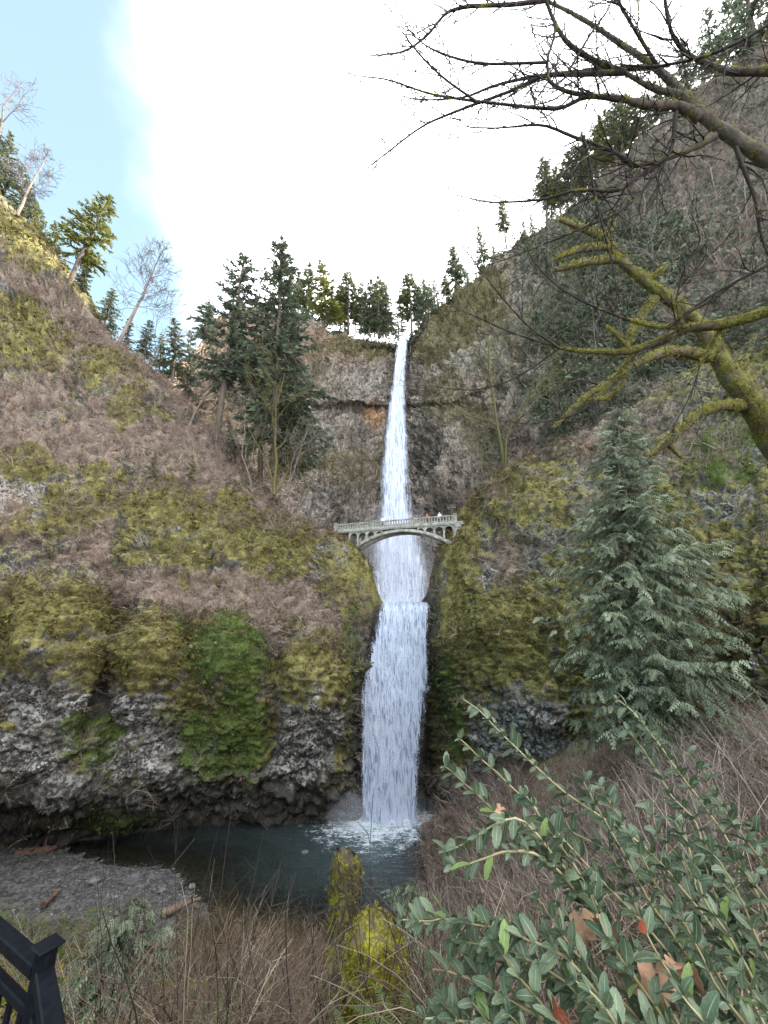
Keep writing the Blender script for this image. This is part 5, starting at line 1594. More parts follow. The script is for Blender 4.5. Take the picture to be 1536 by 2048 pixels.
def cedar(base, tip, Y, seed, nb, label, Rw, lo=0.06, spray=(0.5, 1.0), per=10, name="cedar_tree", mat='cedar', Ytip=None):
    r = np.random.default_rng(seed)
    b = P(base[0], base[1], Y); t = P(tip[0], tip[1], Ytip or Y)
    H = np.linalg.norm(t - b); ax = (t - b) / H
    root = empty(name, tuple(b))
    m = MB()
    tt = np.linspace(0, 1, 12)
    pts = ax[None] * (H * tt)[:, None]
    m.tube(pts, 0.016 * H * (1 - tt) ** 0.9 + 0.01, 8)
    LOC, DIR, SCL, TNT = [], [], [], []
    for i in range(nb):
        u = lo + (0.985 - lo) * ((i + r.random()) / nb)
        az = r.random() * 6.28
        lump = 0.5 + 0.5 * float(vnoise(np.array([[math.cos(az) * 1.6 + seed, math.sin(az) * 1.6, u * 7.0]]), seed)[0])
        L = Rw * min(1.0, (1 - u) / 0.45) ** 0.75 * (0.78 + 0.22 * min(1.0, u * 3)) * (0.45 + 0.75 * lump) * r.uniform(0.5, 1.1) + 0.25
        o_ = np.array([math.cos(az), math.sin(az), 0])
        s = np.linspace(0, 1, 6); jit_ = r.normal(0, 0.3)
        bp = ax * H * u + o_ * (L * s)[:, None] + np.array([0, 0, 1]) * (L * ((0.12 + jit_) * s - 0.70 * s ** 2 + 0.42 * s ** 3))[:, None]
        m.tube(bp, 0.022 * (1 - s) + 0.006, 3, cap=False)
        k = max(3, int(per * L / Rw) + 2)
        sq = 0.12 + 0.91 * (np.arange(k) + r.random(k)) / k
        loc = np.stack([np.interp(sq, s, bp[:, q]) for q in range(3)], 1)
        tg = (bp[-1] - bp[2]); tg = tg / np.linalg.norm(tg)
        sd = np.cross(tg, [0, 0, 1.0]); sd /= np.linalg.norm(sd)
        for w in (-1, 1):
            a = r.uniform(0.2, 1.2, k) * w
            dd = tg[None] * np.cos(a)[:, None] + sd[None] * np.sin(a)[:, None] + np.array([0, 0, -0.38]) + r.normal(0, 0.16, (k, 3))
            LOC.append(loc); DIR.append(dd); SCL.append(r.uniform(*spray, k) * (0.6 + 0.5 * (1 - u)))
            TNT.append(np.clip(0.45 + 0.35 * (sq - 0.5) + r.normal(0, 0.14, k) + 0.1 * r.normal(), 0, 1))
    LOC, DIR, SCL, TNT = map(np.concatenate, (LOC, DIR, SCL, TNT))
    n = len(LOC)
    v, f, t_ = replicate(SPR, LOC, frame_dir(DIR, r.normal(0, 0.35, n)), SCL, r.integers(0, len(SPR), n), TNT)
    put("trunk", m.mesh("trunk", True), M['bark_fir'], root)
    put("crown", mesh_np("crown", v, f, {"tint": ('FLOAT', t_)}, False), M[mat], root)
    tag(root, label, "tree")
    return root


cedar((1310, 1580), (1232, 812), 24.5, 41, 540, "large blue-green cedar with drooping feathery sprays on the right bank", 5.2, 0.12, (0.42, 1.0), 12)
cedar((815, 1935), (818, 1758), 15.5, 42, 46, "small feathery cedar sapling in front of the pool", 0.75, 0.08, (0.35, 0.6), 7, "cedar_sapling", 'sapling' if 'sapling' in M else 'cedar')
cedar((235, 2010), (262, 1795), 15.5, 43, 60, "feathery green cedar sapling behind the railing post", 1.3, 0.05, (0.4, 0.7), 8, "cedar_sapling")

# ------------------------------------------------------------------ limbs reaching in from the right
def line(spec):
    a = np.array(spec, float)
    k = np.arange(len(a)); q = np.linspace(0, len(a) - 1, (len(a) - 1) * 4 + 1)
    a = pchip(k, a, q)
    return np.stack(PD(a[:, 0], a[:, 1], a[:, 2]), 1)


def moss_on(lines, r, dens, smin, smax, topbias=0.6):
    LOC, UP = [], []
    for pts, rad in lines:
        seg = np.linalg.norm(np.diff(pts, axis=0), axis=1)
        for i in range(len(seg)):
            k = r.poisson(dens * seg[i] * (0.4 + 14 * rad[i]))
            if not k: continue
            t = r.random((k, 1))
            c = pts[i] * (1 - t) + pts[i + 1] * t
            u = r.normal(0, 1, (k, 3)) + np.array([0, 0, topbias * 1.6])
            tg = (pts[i + 1] - pts[i]) / seg[i]
            u -= (u @ tg)[:, None] * tg; u /= np.linalg.norm(u, axis=1)[:, None] + 1e-9
            LOC.append(c + u * rad[i] * 0.9); UP.append(u)
    LOC, UP = np.concatenate(LOC), np.concatenate(UP)
    near_ = LOC[:, 0] / (LOC[:, 1] * _cp + (LOC[:, 2] - CAM[2]) * _sp) < 1.22      # bare bark further down the trunks, out of sight
    LOC, UP = LOC[near_], UP[near_]
    n = len(LOC)
    sc = r.uniform(smin, smax, n)
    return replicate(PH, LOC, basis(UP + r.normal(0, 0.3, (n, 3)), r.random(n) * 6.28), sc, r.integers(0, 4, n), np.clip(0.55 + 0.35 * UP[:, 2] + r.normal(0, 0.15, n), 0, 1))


def side_twigs(lines, r, every, L0, rad0, levels=2, drift=(0, 0, 0), fine=0.0032):
    new = []
    for pts, rad in lines:
        seg = np.linalg.norm(np.diff(pts, axis=0), axis=1).sum()
        k = int(seg / every)
        tt = np.linspace(0, 1, len(pts))
        for q in range(k):
            t = (q + r.random()) / k
            if r.random() < 0.15: continue
            b = np.array([np.interp(t, tt, pts[:, j]) for j in range(3)])
            i = min(len(pts) - 2, int(t * (len(pts) - 1)))
            tg = pts[i + 1] - pts[i]; tg /= np.linalg.norm(tg)
            sd = r.normal(0, 1, 3) * np.array([1, 0.6, 1]); sd -= tg * sd.dot(tg); sd /= np.linalg.norm(sd) + 1e-9
            a = r.uniform(0.45, 1.0)
            d = tg * math.cos(a) + sd * math.sin(a) + np.array(drift)
            L = L0 * r.uniform(0.35, 1.2) * (1.1 - 0.5 * t)
            p_ = [b]; n = 5
            for s_ in range(n):
                d = d + r.normal(0, 0.14, 3) + np.array([0, 0, 0.03]); d /= np.linalg.norm(d)
                p_.append(p_[-1] + d * L / n)
            rr_ = min(rad0, np.interp(t, tt, rad) * 0.6)
            new.append((np.array(p_), np.maximum(rr_ * np.linspace(1, 0.3, n + 1), fine)))
    if levels > 1:
        new += side_twigs(new, r, every * 1.1, L0 * 0.5, rad0 * 0.6, levels - 1, drift, fine)
    return new


def limb_tree(name, label, trunk, boughs, twigs, seed, twig_every, twig_len, moss_d, moss_s, lev=2, moss_mat=None, bark='bark_moss'):
    r = np.random.default_rng(seed)
    allp = trunk + boughs + twigs
    root = empty(name, tuple(line(trunk[0][0])[0]))
    o0 = np.array(root.location)
    T0 = [(line(s_), np.interp(np.linspace(0, 1, (len(s_) - 1) * 4 + 1), np.linspace(0, 1, len(rd)), rd)) for s_, rd in trunk]
    B0 = [(line(s_), np.interp(np.linspace(0, 1, (len(s_) - 1) * 4 + 1), np.linspace(0, 1, len(rd)), rd)) for s_, rd in boughs]
    W0 = [(line(s_), np.interp(np.linspace(0, 1, (len(s_) - 1) * 4 + 1), np.linspace(0, 1, len(rd)), rd)) for s_, rd in twigs]
    def rough(L):
        return [(p_ + fbm(p_ * 3.0, 2, seed)[:, None] * rd[:, None] * 0.5, rd * (1 + 0.16 * fbm(p_ * 7.0, 2, seed + 1))) for p_, rd in L]
    T0, B0 = rough(T0), rough(B0)
    m = MB()
    for p_, rd in T0: m.tube(p_ - o0, rd, 10)
    put("trunk", m.mesh("trunk", True), M[bark], root)
    for p_, rd in B0:
        m = MB(); m.tube(p_ - o0, rd, 7); put("bough", m.mesh("bough", True), M[bark], root)
    for p_, rd in W0:
        m = MB(); m.tube(p_ - o0, rd * 1.6, 5); put("branch", m.mesh("branch", True), M['bark_dark'], root)
    W0 = [(p_, rd * 1.6) for p_, rd in W0]
    tw = side_twigs(B0 + W0, r, twig_every, twig_len, 0.009, lev)
    m = MB()
    for p_, rd in tw: m.tube(p_ - o0, rd, 3, cap=False)
    o = put("twigs", m.mesh("twigs"), M['bark_dark'], root)
    o["kind"] = "stuff"
    v, f, t_ = moss_on(T0 + B0, r, moss_d, *moss_s)
    put("moss", mesh_np("moss", v - o0, f, {"tint": ('FLOAT', t_)}, False), moss_mat or M['bough_moss'], root)
    tag(root, label, "tree")
    return root


M['bough_moss'] = mat_leaf("bough_moss", [(0.1, (0.055, 0.052, 0.016)), (0.5, (0.18, 0.168, 0.048)), (0.9, (0.46, 0.43, 0.12))], 0.9, 0.05, 0.3, 6.0)
# the overhead maple limb in the top right
limb_tree("maple_tree", "leafless maple limb with dark twigs reaching across the sky from the right edge",
          [([(2020, 2050, 3.4), (2000, 1500, 3.4), (1950, 900, 3.3), (1820, 500, 3.3), (1640, 375, 3.3), (1536, 318, 3.4), (1450, 265, 3.6), (1400, 225, 3.7), (1340, 160, 3.9), (1290, 120, 4.0), (1230, 80, 4.2), (1160, 35, 4.4), (1090, 0, 4.6), (1030, -25, 4.7)],
            [.20, .18, .14, .095, .071, .059, .051, .044, .034, .028, .023, .019, .016, .012])],
          [([(1400, 236, 3.7), (1350, 212, 3.7), (1310, 214, 3.65), (1275, 208, 3.6), (1245, 198, 3.6)], [.05, .04, .04, .032, .02]),
           ([(1430, 272, 3.6), (1380, 298, 3.6), (1330, 318, 3.6), (1268, 332, 3.6)], [.035, .028, .022, .018]),
           ([(1700, 130, 3.2), (1600, 138, 3.3), (1536, 142, 3.4), (1470, 144, 3.5), (1425, 130, 3.6)], [.05, .04, .035, .03, .018]),
           ([(1395, 222, 3.7), (1360, 190, 3.8), (1310, 178, 3.85), (1250, 145, 3.9)], [.04, .03, .025, .018])],
          [([(1247, 198, 3.6), (1180, 193, 3.6), (1110, 218, 3.6), (1000, 208, 3.7), (870, 190, 3.8), (768, 158, 3.9), (700, 150, 3.9)], [.016, .013, .010, .008, .006, .004, .002]),
           ([(1240, 200, 3.6), (1130, 182, 3.6), (1096, 155, 3.6), (1095, 122, 3.6), (1110, 60, 3.7), (1090, -10, 3.8)], [.013, .011, .009, .008, .007, .006]),
           ([(1250, 145, 3.9), (1170, 148, 3.9), (1100, 150, 3.9), (1020, 183, 4), (920, 220, 4), (850, 250, 4), (775, 305, 4), (735, 335, 4)], [.018, .015, .012, .010, .008, .006, .005, .003]),
           ([(1310, 133, 4), (1200, 142, 4), (1110, 148, 4), (1000, 168, 4), (920, 196, 4.1), (850, 200, 4.1), (790, 190, 4.1)], [.018, .014, .011, .008, .006, .004, .002]),
           ([(1250, 145, 3.9), (1190, 122, 3.9), (1130, 80, 3.9), (1105, 35, 4), (1085, -20, 4)], [.018, .015, .013, .011, .009]),
           ([(1096, 125, 3.6), (980, 128, 3.7), (900, 113, 3.8), (850, 90, 3.9), (795, 35, 4)], [.008, .007, .006, .004, .002]),
           ([(955, 205, 3.7), (880, 150, 3.8), (825, 92, 3.9), (790, 42, 4)], [.007, .006, .005, .002]),
           ([(1100, 0, 4.5), (1010, 10, 4.5), (950, 12, 4.5), (900, 22, 4.5), (850, 75, 4.5), (800, 105, 4.5), (738, 112, 4.5)], [.016, .013, .012, .010, .008, .006, .003]),
           ([(1266, 332, 3.6), (1235, 308, 3.6), (1150, 275, 3.7), (1075, 250, 3.7), (990, 256, 3.8), (900, 252, 3.9)], [.015, .011, .009, .007, .004, .002]),
           ([(1330, 320, 3.6), (1275, 355, 3.6), (1225, 382, 3.6), (1160, 380, 3.6), (1080, 400, 3.7), (990, 405, 3.8), (900, 388, 3.9)], [.016, .014, .012, .009, .007, .005, .002]),
           ([(1352, 225, 3.7), (1345, 290, 3.6), (1310, 350, 3.6), (1245, 420, 3.6), (1150, 462, 3.7), (1060, 500, 3.8), (980, 530, 3.9)], [.014, .011, .009, .007, .006, .004, .002]),
           ([(1472, 295, 3.5), (1490, 345, 3.4), (1512, 405, 3.4), (1522, 470, 3.4), (1560, 560, 3.4)], [.012, .010, .008, .006, .004]),
           ([(1168, 275, 3.7), (1180, 330, 3.6), (1192, 400, 3.6), (1206, 455, 3.6), (1225, 530, 3.6), (1240, 610, 3.6)], [.010, .009, .008, .006, .005, .003]),
           ([(1425, 132, 3.6), (1375, 108, 3.6), (1342, 60, 3.6), (1330, 0, 3.6), (1325, -40, 3.6)], [.014, .012, .010, .009, .008]),
           ([(1560, 35, 3.2), (1470, 88, 3.3), (1390, 118, 3.4), (1300, 133, 3.5), (1230, 128, 3.6)], [.010, .009, .008, .006, .003]),
           ([(1330, 155, 3.8), (1270, 60, 3.9), (1235, 0, 4), (1215, -40, 4)], [.012, .009, .008, .007]),
           ([(1130, 155, 3.8), (1180, 70, 3.9), (1220, 10, 4), (1230, -30, 4)], [.008, .007, .005, .004])],
          51, 0.075, 0.55, 75, (0.022, 0.05), 2, None, 'bark_limb')
# the mossy bough crossing lower down
limb_tree("maple_tree", "slender leafless maple with one bright mossy bough crossing the right-hand slope",
          [([(1980, 2050, 3.8), (1950, 1650, 3.8), (1880, 1000, 3.7), (1760, 610, 3.6), (1640, 596, 3.7), (1536, 624, 3.8), (1480, 642, 3.9), (1430, 651, 3.95), (1380, 656, 4.0)],
            [.18, .16, .13, .085, .06, .05, .046, .042, .04])],
          [([(1380, 656, 4.0), (1330, 680, 4.1), (1290, 694, 4.15), (1240, 706, 4.2), (1170, 704, 4.3), (1120, 697, 4.4)], [.038, .042, .034, .026, .016, .010]),
           ([(1262, 704, 4.2), (1240, 680, 4.2), (1215, 655, 4.2)], [.022, .018, .010]),
           ([(1375, 656, 4.0), (1320, 655, 4.0), (1260, 642, 4.0)], [.02, .015, .010]),
           ([(1270, 702, 4.2), (1245, 738, 4.2), (1215, 775, 4.2), (1195, 800, 4.2)], [.022, .018, .013, .008]),
           ([(1362, 655, 4.0), (1358, 630, 4.0), (1352, 600, 4.0)], [.02, .014, .007]),
           ([(1450, 650, 3.95), (1428, 680, 4), (1400, 730, 4)], [.014, .010, .006])],
          [([(1120, 697, 4.4), (1060, 655, 4.4), (1000, 590, 4.5), (950, 525, 4.5), (903, 465, 4.6)], [.009, .007, .006, .004, .002]),
           ([(1260, 642, 4.0), (1160, 600, 4.1), (1100, 560, 4.2), (1060, 510, 4.2), (1035, 450, 4.3)], [.009, .007, .005, .004, .002]),
           ([(1195, 800, 4.2), (1140, 832, 4.2), (1060, 847, 4.2), (1000, 842, 4.3)], [.007, .006, .004, .002]),
           ([(1120, 697, 4.4), (1010, 660, 4.5), (950, 632, 4.5), (900, 612, 4.5)], [.008, .006, .004, .002]),
           ([(1115, 698, 4.4), (1060, 738, 4.4), (1000, 768, 4.4), (940, 780, 4.5), (850, 772, 4.5)], [.008, .006, .005, .004, .002]),
           ([(1352, 600, 4.0), (1366, 545, 4), (1400, 480, 4), (1380, 420, 4)], [.007, .006, .005, .002]),
           ([(1536, 530, 3.6), (1450, 575, 3.7), (1380, 620, 3.8), (1340, 655, 3.9)], [.010, .009, .008, .006]),
           ([(1330, 655, 4), (1420, 600, 4), (1500, 545, 3.9), (1560, 500, 3.9)], [.008, .007, .005, .003]),
           ([(1400, 730, 4), (1385, 780, 4), (1350, 850, 4), (1340, 880, 4)], [.006, .005, .004, .002])],
          52, 0.10, 0.5, 420, (0.022, 0.05), 2)
# the old mossy maple trunk on the right
limb_tree("maple_tree", "old moss-covered maple trunk leaning in from the right edge with broken boughs",
          [([(1900, 1800, 6.4), (1860, 1560, 6.4), (1700, 1150, 6.4), (1570, 915, 6.5), (1500, 800, 6.5), (1455, 745, 6.6), (1425, 690, 6.7), (1380, 632, 6.8), (1330, 592, 6.8), (1270, 547, 6.9), (1232, 512, 6.9), (1205, 468, 7.0)],
            [.36, .31, .27, .225, .185, .150, .125, .105, .09, .075, .065, .05])],
          [([(1245, 517, 6.9), (1180, 524, 6.8), (1112, 540, 6.7)], [.075, .055, .035]),
           ([(1225, 492, 6.9), (1170, 498, 6.9), (1125, 512, 6.8), (1108, 520, 6.8)], [.06, .05, .04, .02]),
           ([(1207, 475, 7.0), (1165, 458, 7), (1118, 440, 7)], [.07, .055, .03]),
           ([(1207, 470, 7.0), (1225, 455, 7), (1228, 430, 7)], [.055, .045, .03]),
           ([(1312, 595, 6.8), (1282, 635, 6.8), (1262, 670, 6.7), (1252, 715, 6.7)], [.075, .07, .05, .03]),
           ([(1420, 715, 6.6), (1350, 703, 6.5), (1300, 715, 6.4), (1255, 740, 6.3), (1205, 772, 6.3), (1150, 815, 6.3), (1110, 855, 6.3)], [.10, .075, .06, .045, .035, .025, .012]),
           ([(1500, 815, 6.5), (1445, 812, 6.3), (1395, 832, 6.2), (1355, 868, 6.1), (1325, 895, 6.1), (1300, 912, 6.1)], [.10, .075, .06, .055, .04, .02]),
           ([(1335, 885, 6.1), (1352, 905, 6.1), (1362, 915, 6.1)], [.04, .03, .015]),
           ([(1290, 560, 6.85), (1320, 545, 6.8), (1335, 530, 6.8)], [.05, .04, .02]),
           ([(1255, 742, 6.3), (1240, 775, 6.3), (1200, 800, 6.3), (1160, 800, 6.3)], [.03, .024, .018, .01])],
          [([(1205, 772, 6.3), (1160, 760, 6.3), (1100, 790, 6.3)], [.014, .010, .004]),
           ([(1112, 540, 6.7), (1080, 570, 6.7), (1060, 610, 6.7)], [.012, .009, .004])],
          53, 0.20, 0.6, 110, (0.04, 0.09), 2)

# ------------------------------------------------------------------ foreground thicket on the bank
M['cane'] = mat_leaf("bramble_canes", [(0.1, (0.042, 0.028, 0.022)), (0.5, (0.12, 0.084, 0.064)), (0.9, (0.34, 0.275, 0.20))], 0.7, 0.2, 0.0, 2.0, 0.2)
M['stalk'] = mat_leaf("dark_stalks", [(0.1, (0.015, 0.011, 0.011)), (0.9, (0.07, 0.05, 0.045))], 0.7, 0.2, 0.0)
M['sapling'] = M['cedar']
M['stump_moss'] = mat_leaf("yellow_moss", [(0.1, (0.055, 0.055, 0.010)), (0.5, (0.20, 0.19, 0.02)), (0.9, (0.42, 0.40, 0.045))], 0.9, 0.05, 0.3, 3.0)  # bright yellow-green moss of the stump and the bank
M['fern'] = mat_leaf("fern_fronds", [(0.1, (0.025, 0.04, 0.012)), (0.5, (0.075, 0.105, 0.03)), (0.9, (0.16, 0.19, 0.06))], 0.55, 0.3, 0.3, 3.0)


def canes(name, spots, r, hmin, hmax, arch, rad, seg, mat, label, tint, sides=3, side=True):
    m = MB()
    for (x, y) in spots:
        z = float(lerp_ground(np.array([x]), np.array([y]))[0]) - 0.03
        L = r.uniform(hmin, hmax); az = r.random() * 6.28
        d = np.array([math.cos(az) * 0.35, math.sin(az) * 0.35, 1.0]) + r.normal(0, 0.12, 3)
        ar = arch * r.uniform(0.2, 1.3)
        h = np.array([math.cos(az), math.sin(az), 0])
        p_ = [np.array([x, y, z])]
        for i in range(seg):
            d = d / np.linalg.norm(d)
            p_.append(p_[-1] + d * L / seg)
            d = d + h * ar * 0.35 + np.array([0, 0, -ar * 0.42]) + r.normal(0, 0.07, 3)
        p_ = np.array(p_)
        t = float(np.clip(tint(r), 0, 1))
        rd = rad * r.uniform(0.6, 1.3)
        m.tube(p_, rd * np.linspace(1, 0.35, seg + 1), sides, t, cap=False)
        if side:
            for q in range(r.integers(0, 4)):
                i = r.integers(1, seg)
                dd = (p_[i] - p_[i - 1]); dd /= np.linalg.norm(dd)
                dd = dd + r.normal(0, 0.5, 3); dd /= np.linalg.norm(dd)
                l2 = L * r.uniform(0.12, 0.35)
                m.tube(np.array([p_[i], p_[i] + dd * l2 * 0.5, p_[i] + (dd + r.normal(0, 0.2, 3)) * l2]), rd * np.array([0.55, 0.4, 0.25]), 3, t, cap=False)
    o = put(name, m.mesh(name), mat)
    return tag(o, label, "brush", kind="stuff")


def spots_in(r, n, y0, y1, xf0, xf1, pw=1.0):
    y = y0 + (y1 - y0) * r.random(n) ** pw
    x = y * (xf0 + (xf1 - xf0) * r.random(n))
    return np.stack([x, y], 1)


r5 = np.random.default_rng(55)
nostump = lambda L: L[~((np.abs(L[:, 0] / L[:, 1] + 0.02) < 0.10) & (L[:, 1] < 8.4))]
mixt = lambda r: r.choice([r.normal(0.28, 0.1), r.normal(0.5, 0.1), r.normal(0.9, 0.08)], p=[0.5, 0.36, 0.14])
canes("brambles", nostump(np.concatenate([spots_in(r5, 1100, 4.5, 10, -0.42, 0.35), spots_in(r5, 70, 4.5, 9, -0.62, -0.4), spots_in(r5, 700, 8, 22, -0.5, 0.5), spots_in(r5, 700, 3.5, 9, 0.1, 1.0)])), r5, 0.7, 1.8, 0.5, 0.0058, 5, M['cane'], "tangle of reddish and straw-coloured bramble canes in the foreground", mixt)
canes("bank_brush", np.concatenate([spots_in(r5, 1500, 12, 36, 0.02, 0.75), spots_in(r5, 900, 6, 20, 0.5, 1.15), spots_in(r5, 500, 14, 30, -0.75, 0.0)]), r5, 1.0, 2.6, 0.45, 0.012, 5, M['v_twig'], "leafless brown brush on the bank between the pool and the cedar", lambda r: r.normal(0.45, 0.25))
canes("dark_stalks", np.concatenate([spots_in(r5, 60, 5, 9, -0.55, 0.12), spots_in(r5, 34, 6, 10, 0.0, 0.5)]), r5, 1.5, 2.8, 0.03, 0.008, 5, M['stalk'], "straight dark stalks rising through the brambles", lambda r: r.random(), side=True)
canes("pale_twigs", np.concatenate([spots_in(r5, 60, 3.2, 6.5, 0.15, 0.75), spots_in(r5, 14, 8, 14, -0.95, -0.72), spots_in(r5, 40, 26, 32, -0.88, -0.7)]), r5, 1.0, 2.3, 0.25, 0.006, 7, M['cane'], "pale bare shrub twigs behind the evergreen leaves and at the left edge", lambda r: r.normal(0.85, 0.1))


def bank_scatter(name, n, y0, y1, xf0, xf1, protos, smin, smax, mat, label, cat, seed, tint=(0.5, 0.2), cond=None, pw=1.0, up=(0, 0, 1.0)):
    r = np.random.default_rng(seed)
    s_ = spots_in(r, n, y0, y1, xf0, xf1, pw)
    z = lerp_ground(s_[:, 0], s_[:, 1])
    loc = np.concatenate([s_, z[:, None]], 1)
    if cond is not None:
        loc = loc[cond(loc)]
    k = len(loc)
    sc = smin + (smax - smin) * r.random(k) ** 1.5
    v, f, t = replicate(protos, loc, basis(np.array(up) + r.normal(0, 0.25, (k, 3)), r.random(k) * 6.28), sc, r.integers(0, len(protos), k), np.clip(r.normal(*tint, k), 0, 1))
    return tag(put(name, mesh_np(name, v, f, {"tint": ('FLOAT', t)}, False), mat), label, cat, kind="stuff")


notgravel = lambda L: (L[:, 2] > 0.55 + 0.5 * fbm(L * 0.3, 3, 63)) & (fbm(L * 0.5, 3, 90) > -0.35)
bank_scatter("dead_grass", 5200, 4.5, 32, -0.85, 0.8, PG, 0.22, 0.62, M['v_dry'], "matted dead grass over the near bank", "grass", 61, (0.45, 0.22), notgravel, 0.8)
bank_scatter("bank_moss", 5000, 5, 31, -0.9, 0.6, PM, 0.08, 0.26, M['bough_moss'], "yellow-green moss patches on the near bank", "moss", 62, (0.42, 0.2), lambda L: notgravel(L) & (fbm(L * 0.45, 3, 91) > 0.08), 0.8)
bank_scatter("bank_herbs", 3600, 5, 31, -0.95, 0.75, PL, 0.12, 0.36, M['fern'], "low green herbs and ferny leaves on the near bank", "herbs", 63, (0.5, 0.22), lambda L: notgravel(L) & (fbm(L * 0.4, 3, 92) > 0.0), 0.8)

bank_scatter("green_grass", 3600, 17, 32, -0.98, -0.2, PG, 0.3, 0.75, M['fern'], "green grass and moss between the gravel shore and the brambles", "grass", 64, (0.55, 0.22), lambda L: notgravel(L) & (fbm(L * 0.3, 3, 93) > -0.15))
bank_scatter("bright_moss", 1800, 17, 31, -0.85, -0.25, PM, 0.15, 0.4, M['stump_moss'], "yellow-green moss below the gravel shore", "moss", 65, (0.4, 0.2), lambda L: notgravel(L) & (fbm(L * 0.35, 3, 94) > 0.05))

bank_scatter("shore_brush", 900, 24, 47, 0.03, 0.30, PT, 0.8, 2.0, M['v_twig'], "leafless brush on the right shore of the pool beside the lower fall", "brush", 66, (0.42, 0.22), lambda L: L[:, 2] > 0.1)
bank_scatter("shore_weeds", 900, 23, 33, -0.42, 0.10, PT, 0.5, 1.3, M['v_dry'], "dead weeds along the near shore of the pool", "weeds", 67, (0.4, 0.22), lambda L: L[:, 2] > 0.02)
bank_scatter("slope_twigs", 1100, 9, 28, 0.22, 1.05, PT, 0.5, 1.3, M['v_twig'], "low dead twigs covering the right-hand bank under the cedar", "brush", 68, (0.4, 0.22))

# gravel and stones on the shore
def proto_stone(seed):
    r = np.random.default_rng(seed)
    ico = np.array([(0, 0, 1), (.894, 0, .447), (.276, .851, .447), (-.724, .526, .447), (-.724, -.526, .447), (.276, -.851, .447), (.724, .526, -.447), (-.276, .851, -.447), (-.894, 0, -.447), (-.276, -.851, -.447), (.724, -.526, -.447), (0, 0, -1)])
    fc = np.array([(0, 1, 2), (0, 2, 3), (0, 3, 4), (0, 4, 5), (0, 5, 1), (1, 6, 2), (2, 7, 3), (3, 8, 4), (4, 9, 5), (5, 10, 1), (6, 7, 2), (7, 8, 3), (8, 9, 4), (9, 10, 5), (10, 6, 1), (11, 7, 6), (11, 8, 7), (11, 9, 8), (11, 10, 9), (11, 6, 10)])
    v = ico * r.uniform(0.7, 1.15, (12, 1)) * np.array([1, r.uniform(0.6, 1), r.uniform(0.35, 0.6)])
    return v, fc


PS = [proto_stone(400 + i) for i in range(5)]
M['stone'] = mat_leaf("shore_stones", [(0.1, (0.024, 0.024, 0.025)), (0.5, (0.072, 0.071, 0.075)), (0.9, (0.22, 0.22, 0.225))], 0.75, 0.3, 0.0, 4.0, 0.25)
bank_scatter("gravel", 11000, 26, 43, -0.86, 0.02, PS, 0.05, 0.17, M['stone'], "grey gravel on the shore of the pool", "gravel", 71, (0.42, 0.2), lambda L: (L[:, 2] < 0.75 + 0.4 * fbm(L * 0.3, 3, 63)) & (L[:, 2] > -0.22) & (L[:, 0] < -13.0 + 1.5 * fbm(L * 0.5, 2, 95)))
ms = mat_flat("pale_stone", (0.06, 0.06, 0.063), (0.18, 0.18, 0.185), 0.8, 0.25, 2.5, 0.4, 0.05)
for i, (px_, py_, sz, lab) in enumerate([(183, 1770, 0.62, "pale boulder on the gravel shore, left of the others"), (322, 1782, 0.40, "pale stone in the middle of the gravel shore"), (272, 1752, 0.45, "stone at the gravel's edge against the dark water"),
                                         (150, 1742, 0.35, "small stone at the waterline near the left bank"), (385, 1765, 0.32, "stone at the tip of the gravel bar"), (230, 1800, 0.30, "small stone among the gravel above the log"), (610, 1697, 0.4, "dark stone showing in the shallow water"), (395, 1812, 0.4, "grey stone beside the end of the driftwood log")]):
    a, b, c = ray(px_, py_)
    t = (0.25 - CAM[2]) / c
    w = np.array([a * t, b * t, 0.0]); w[2] = max(lerp_ground(w[:1], w[1:2])[0], -0.15)
    pv, pf = proto_stone(500 + i)
    st = put("boulder", mesh_np("boulder", pv * sz, pf, None, False), ms)
    st.location = w + np.array([0, 0, 0.1]); st.rotation_euler = (0, 0, i * 1.3)
    tag(st, lab, "stone", "loose stones on the shore")


# ---- logs, snag and stump
def wood(name, c0, c1, moss=0.0):
    return mat_bark(name, c0, c1, moss, 3.0, ((0.09, 0.09, 0.015), (0.26, 0.25, 0.03)))


def log(px0, py0, px1, py1, z0, z1, rad, label, mat, seed, stubs=2):
    r = np.random.default_rng(seed)
    e = []
    for (x, y, z) in ((px0, py0, z0), (px1, py1, z1)):
        a, b, c = ray(x, y); t = (z - CAM[2]) / c; e.append(np.array([a * t, b * t, z]))
    root = empty("driftwood_log", tuple(e[0]))
    tt = np.linspace(0, 1, 12)[:, None]
    pts = (e[1] - e[0]) * tt + np.cumsum(r.normal(0, rad * 0.12, (12, 3)), 0)
    m = MB(); m.tube(pts, rad * (1 + 0.5 * r.normal(0, 0.5, 12)) * np.linspace(1.15, 0.6, 12), 9)
    put("bole", m.mesh("bole", True), mat, root)
    for q in range(stubs):
        i = r.integers(3, 11); d = r.normal(0, 1, 3); d[2] = abs(d[2]); d /= np.linalg.norm(d)
        m = MB(); m.tube(np.array([pts[i], pts[i] + d * rad * 2.2, pts[i] + d * rad * 3.6 + r.normal(0, rad * 0.5, 3)]), rad * np.array([0.4, 0.3, 0.12]), 5); put("stub", m.mesh("stub", True), mat, root)
    tag(root, label, "log")
    return root


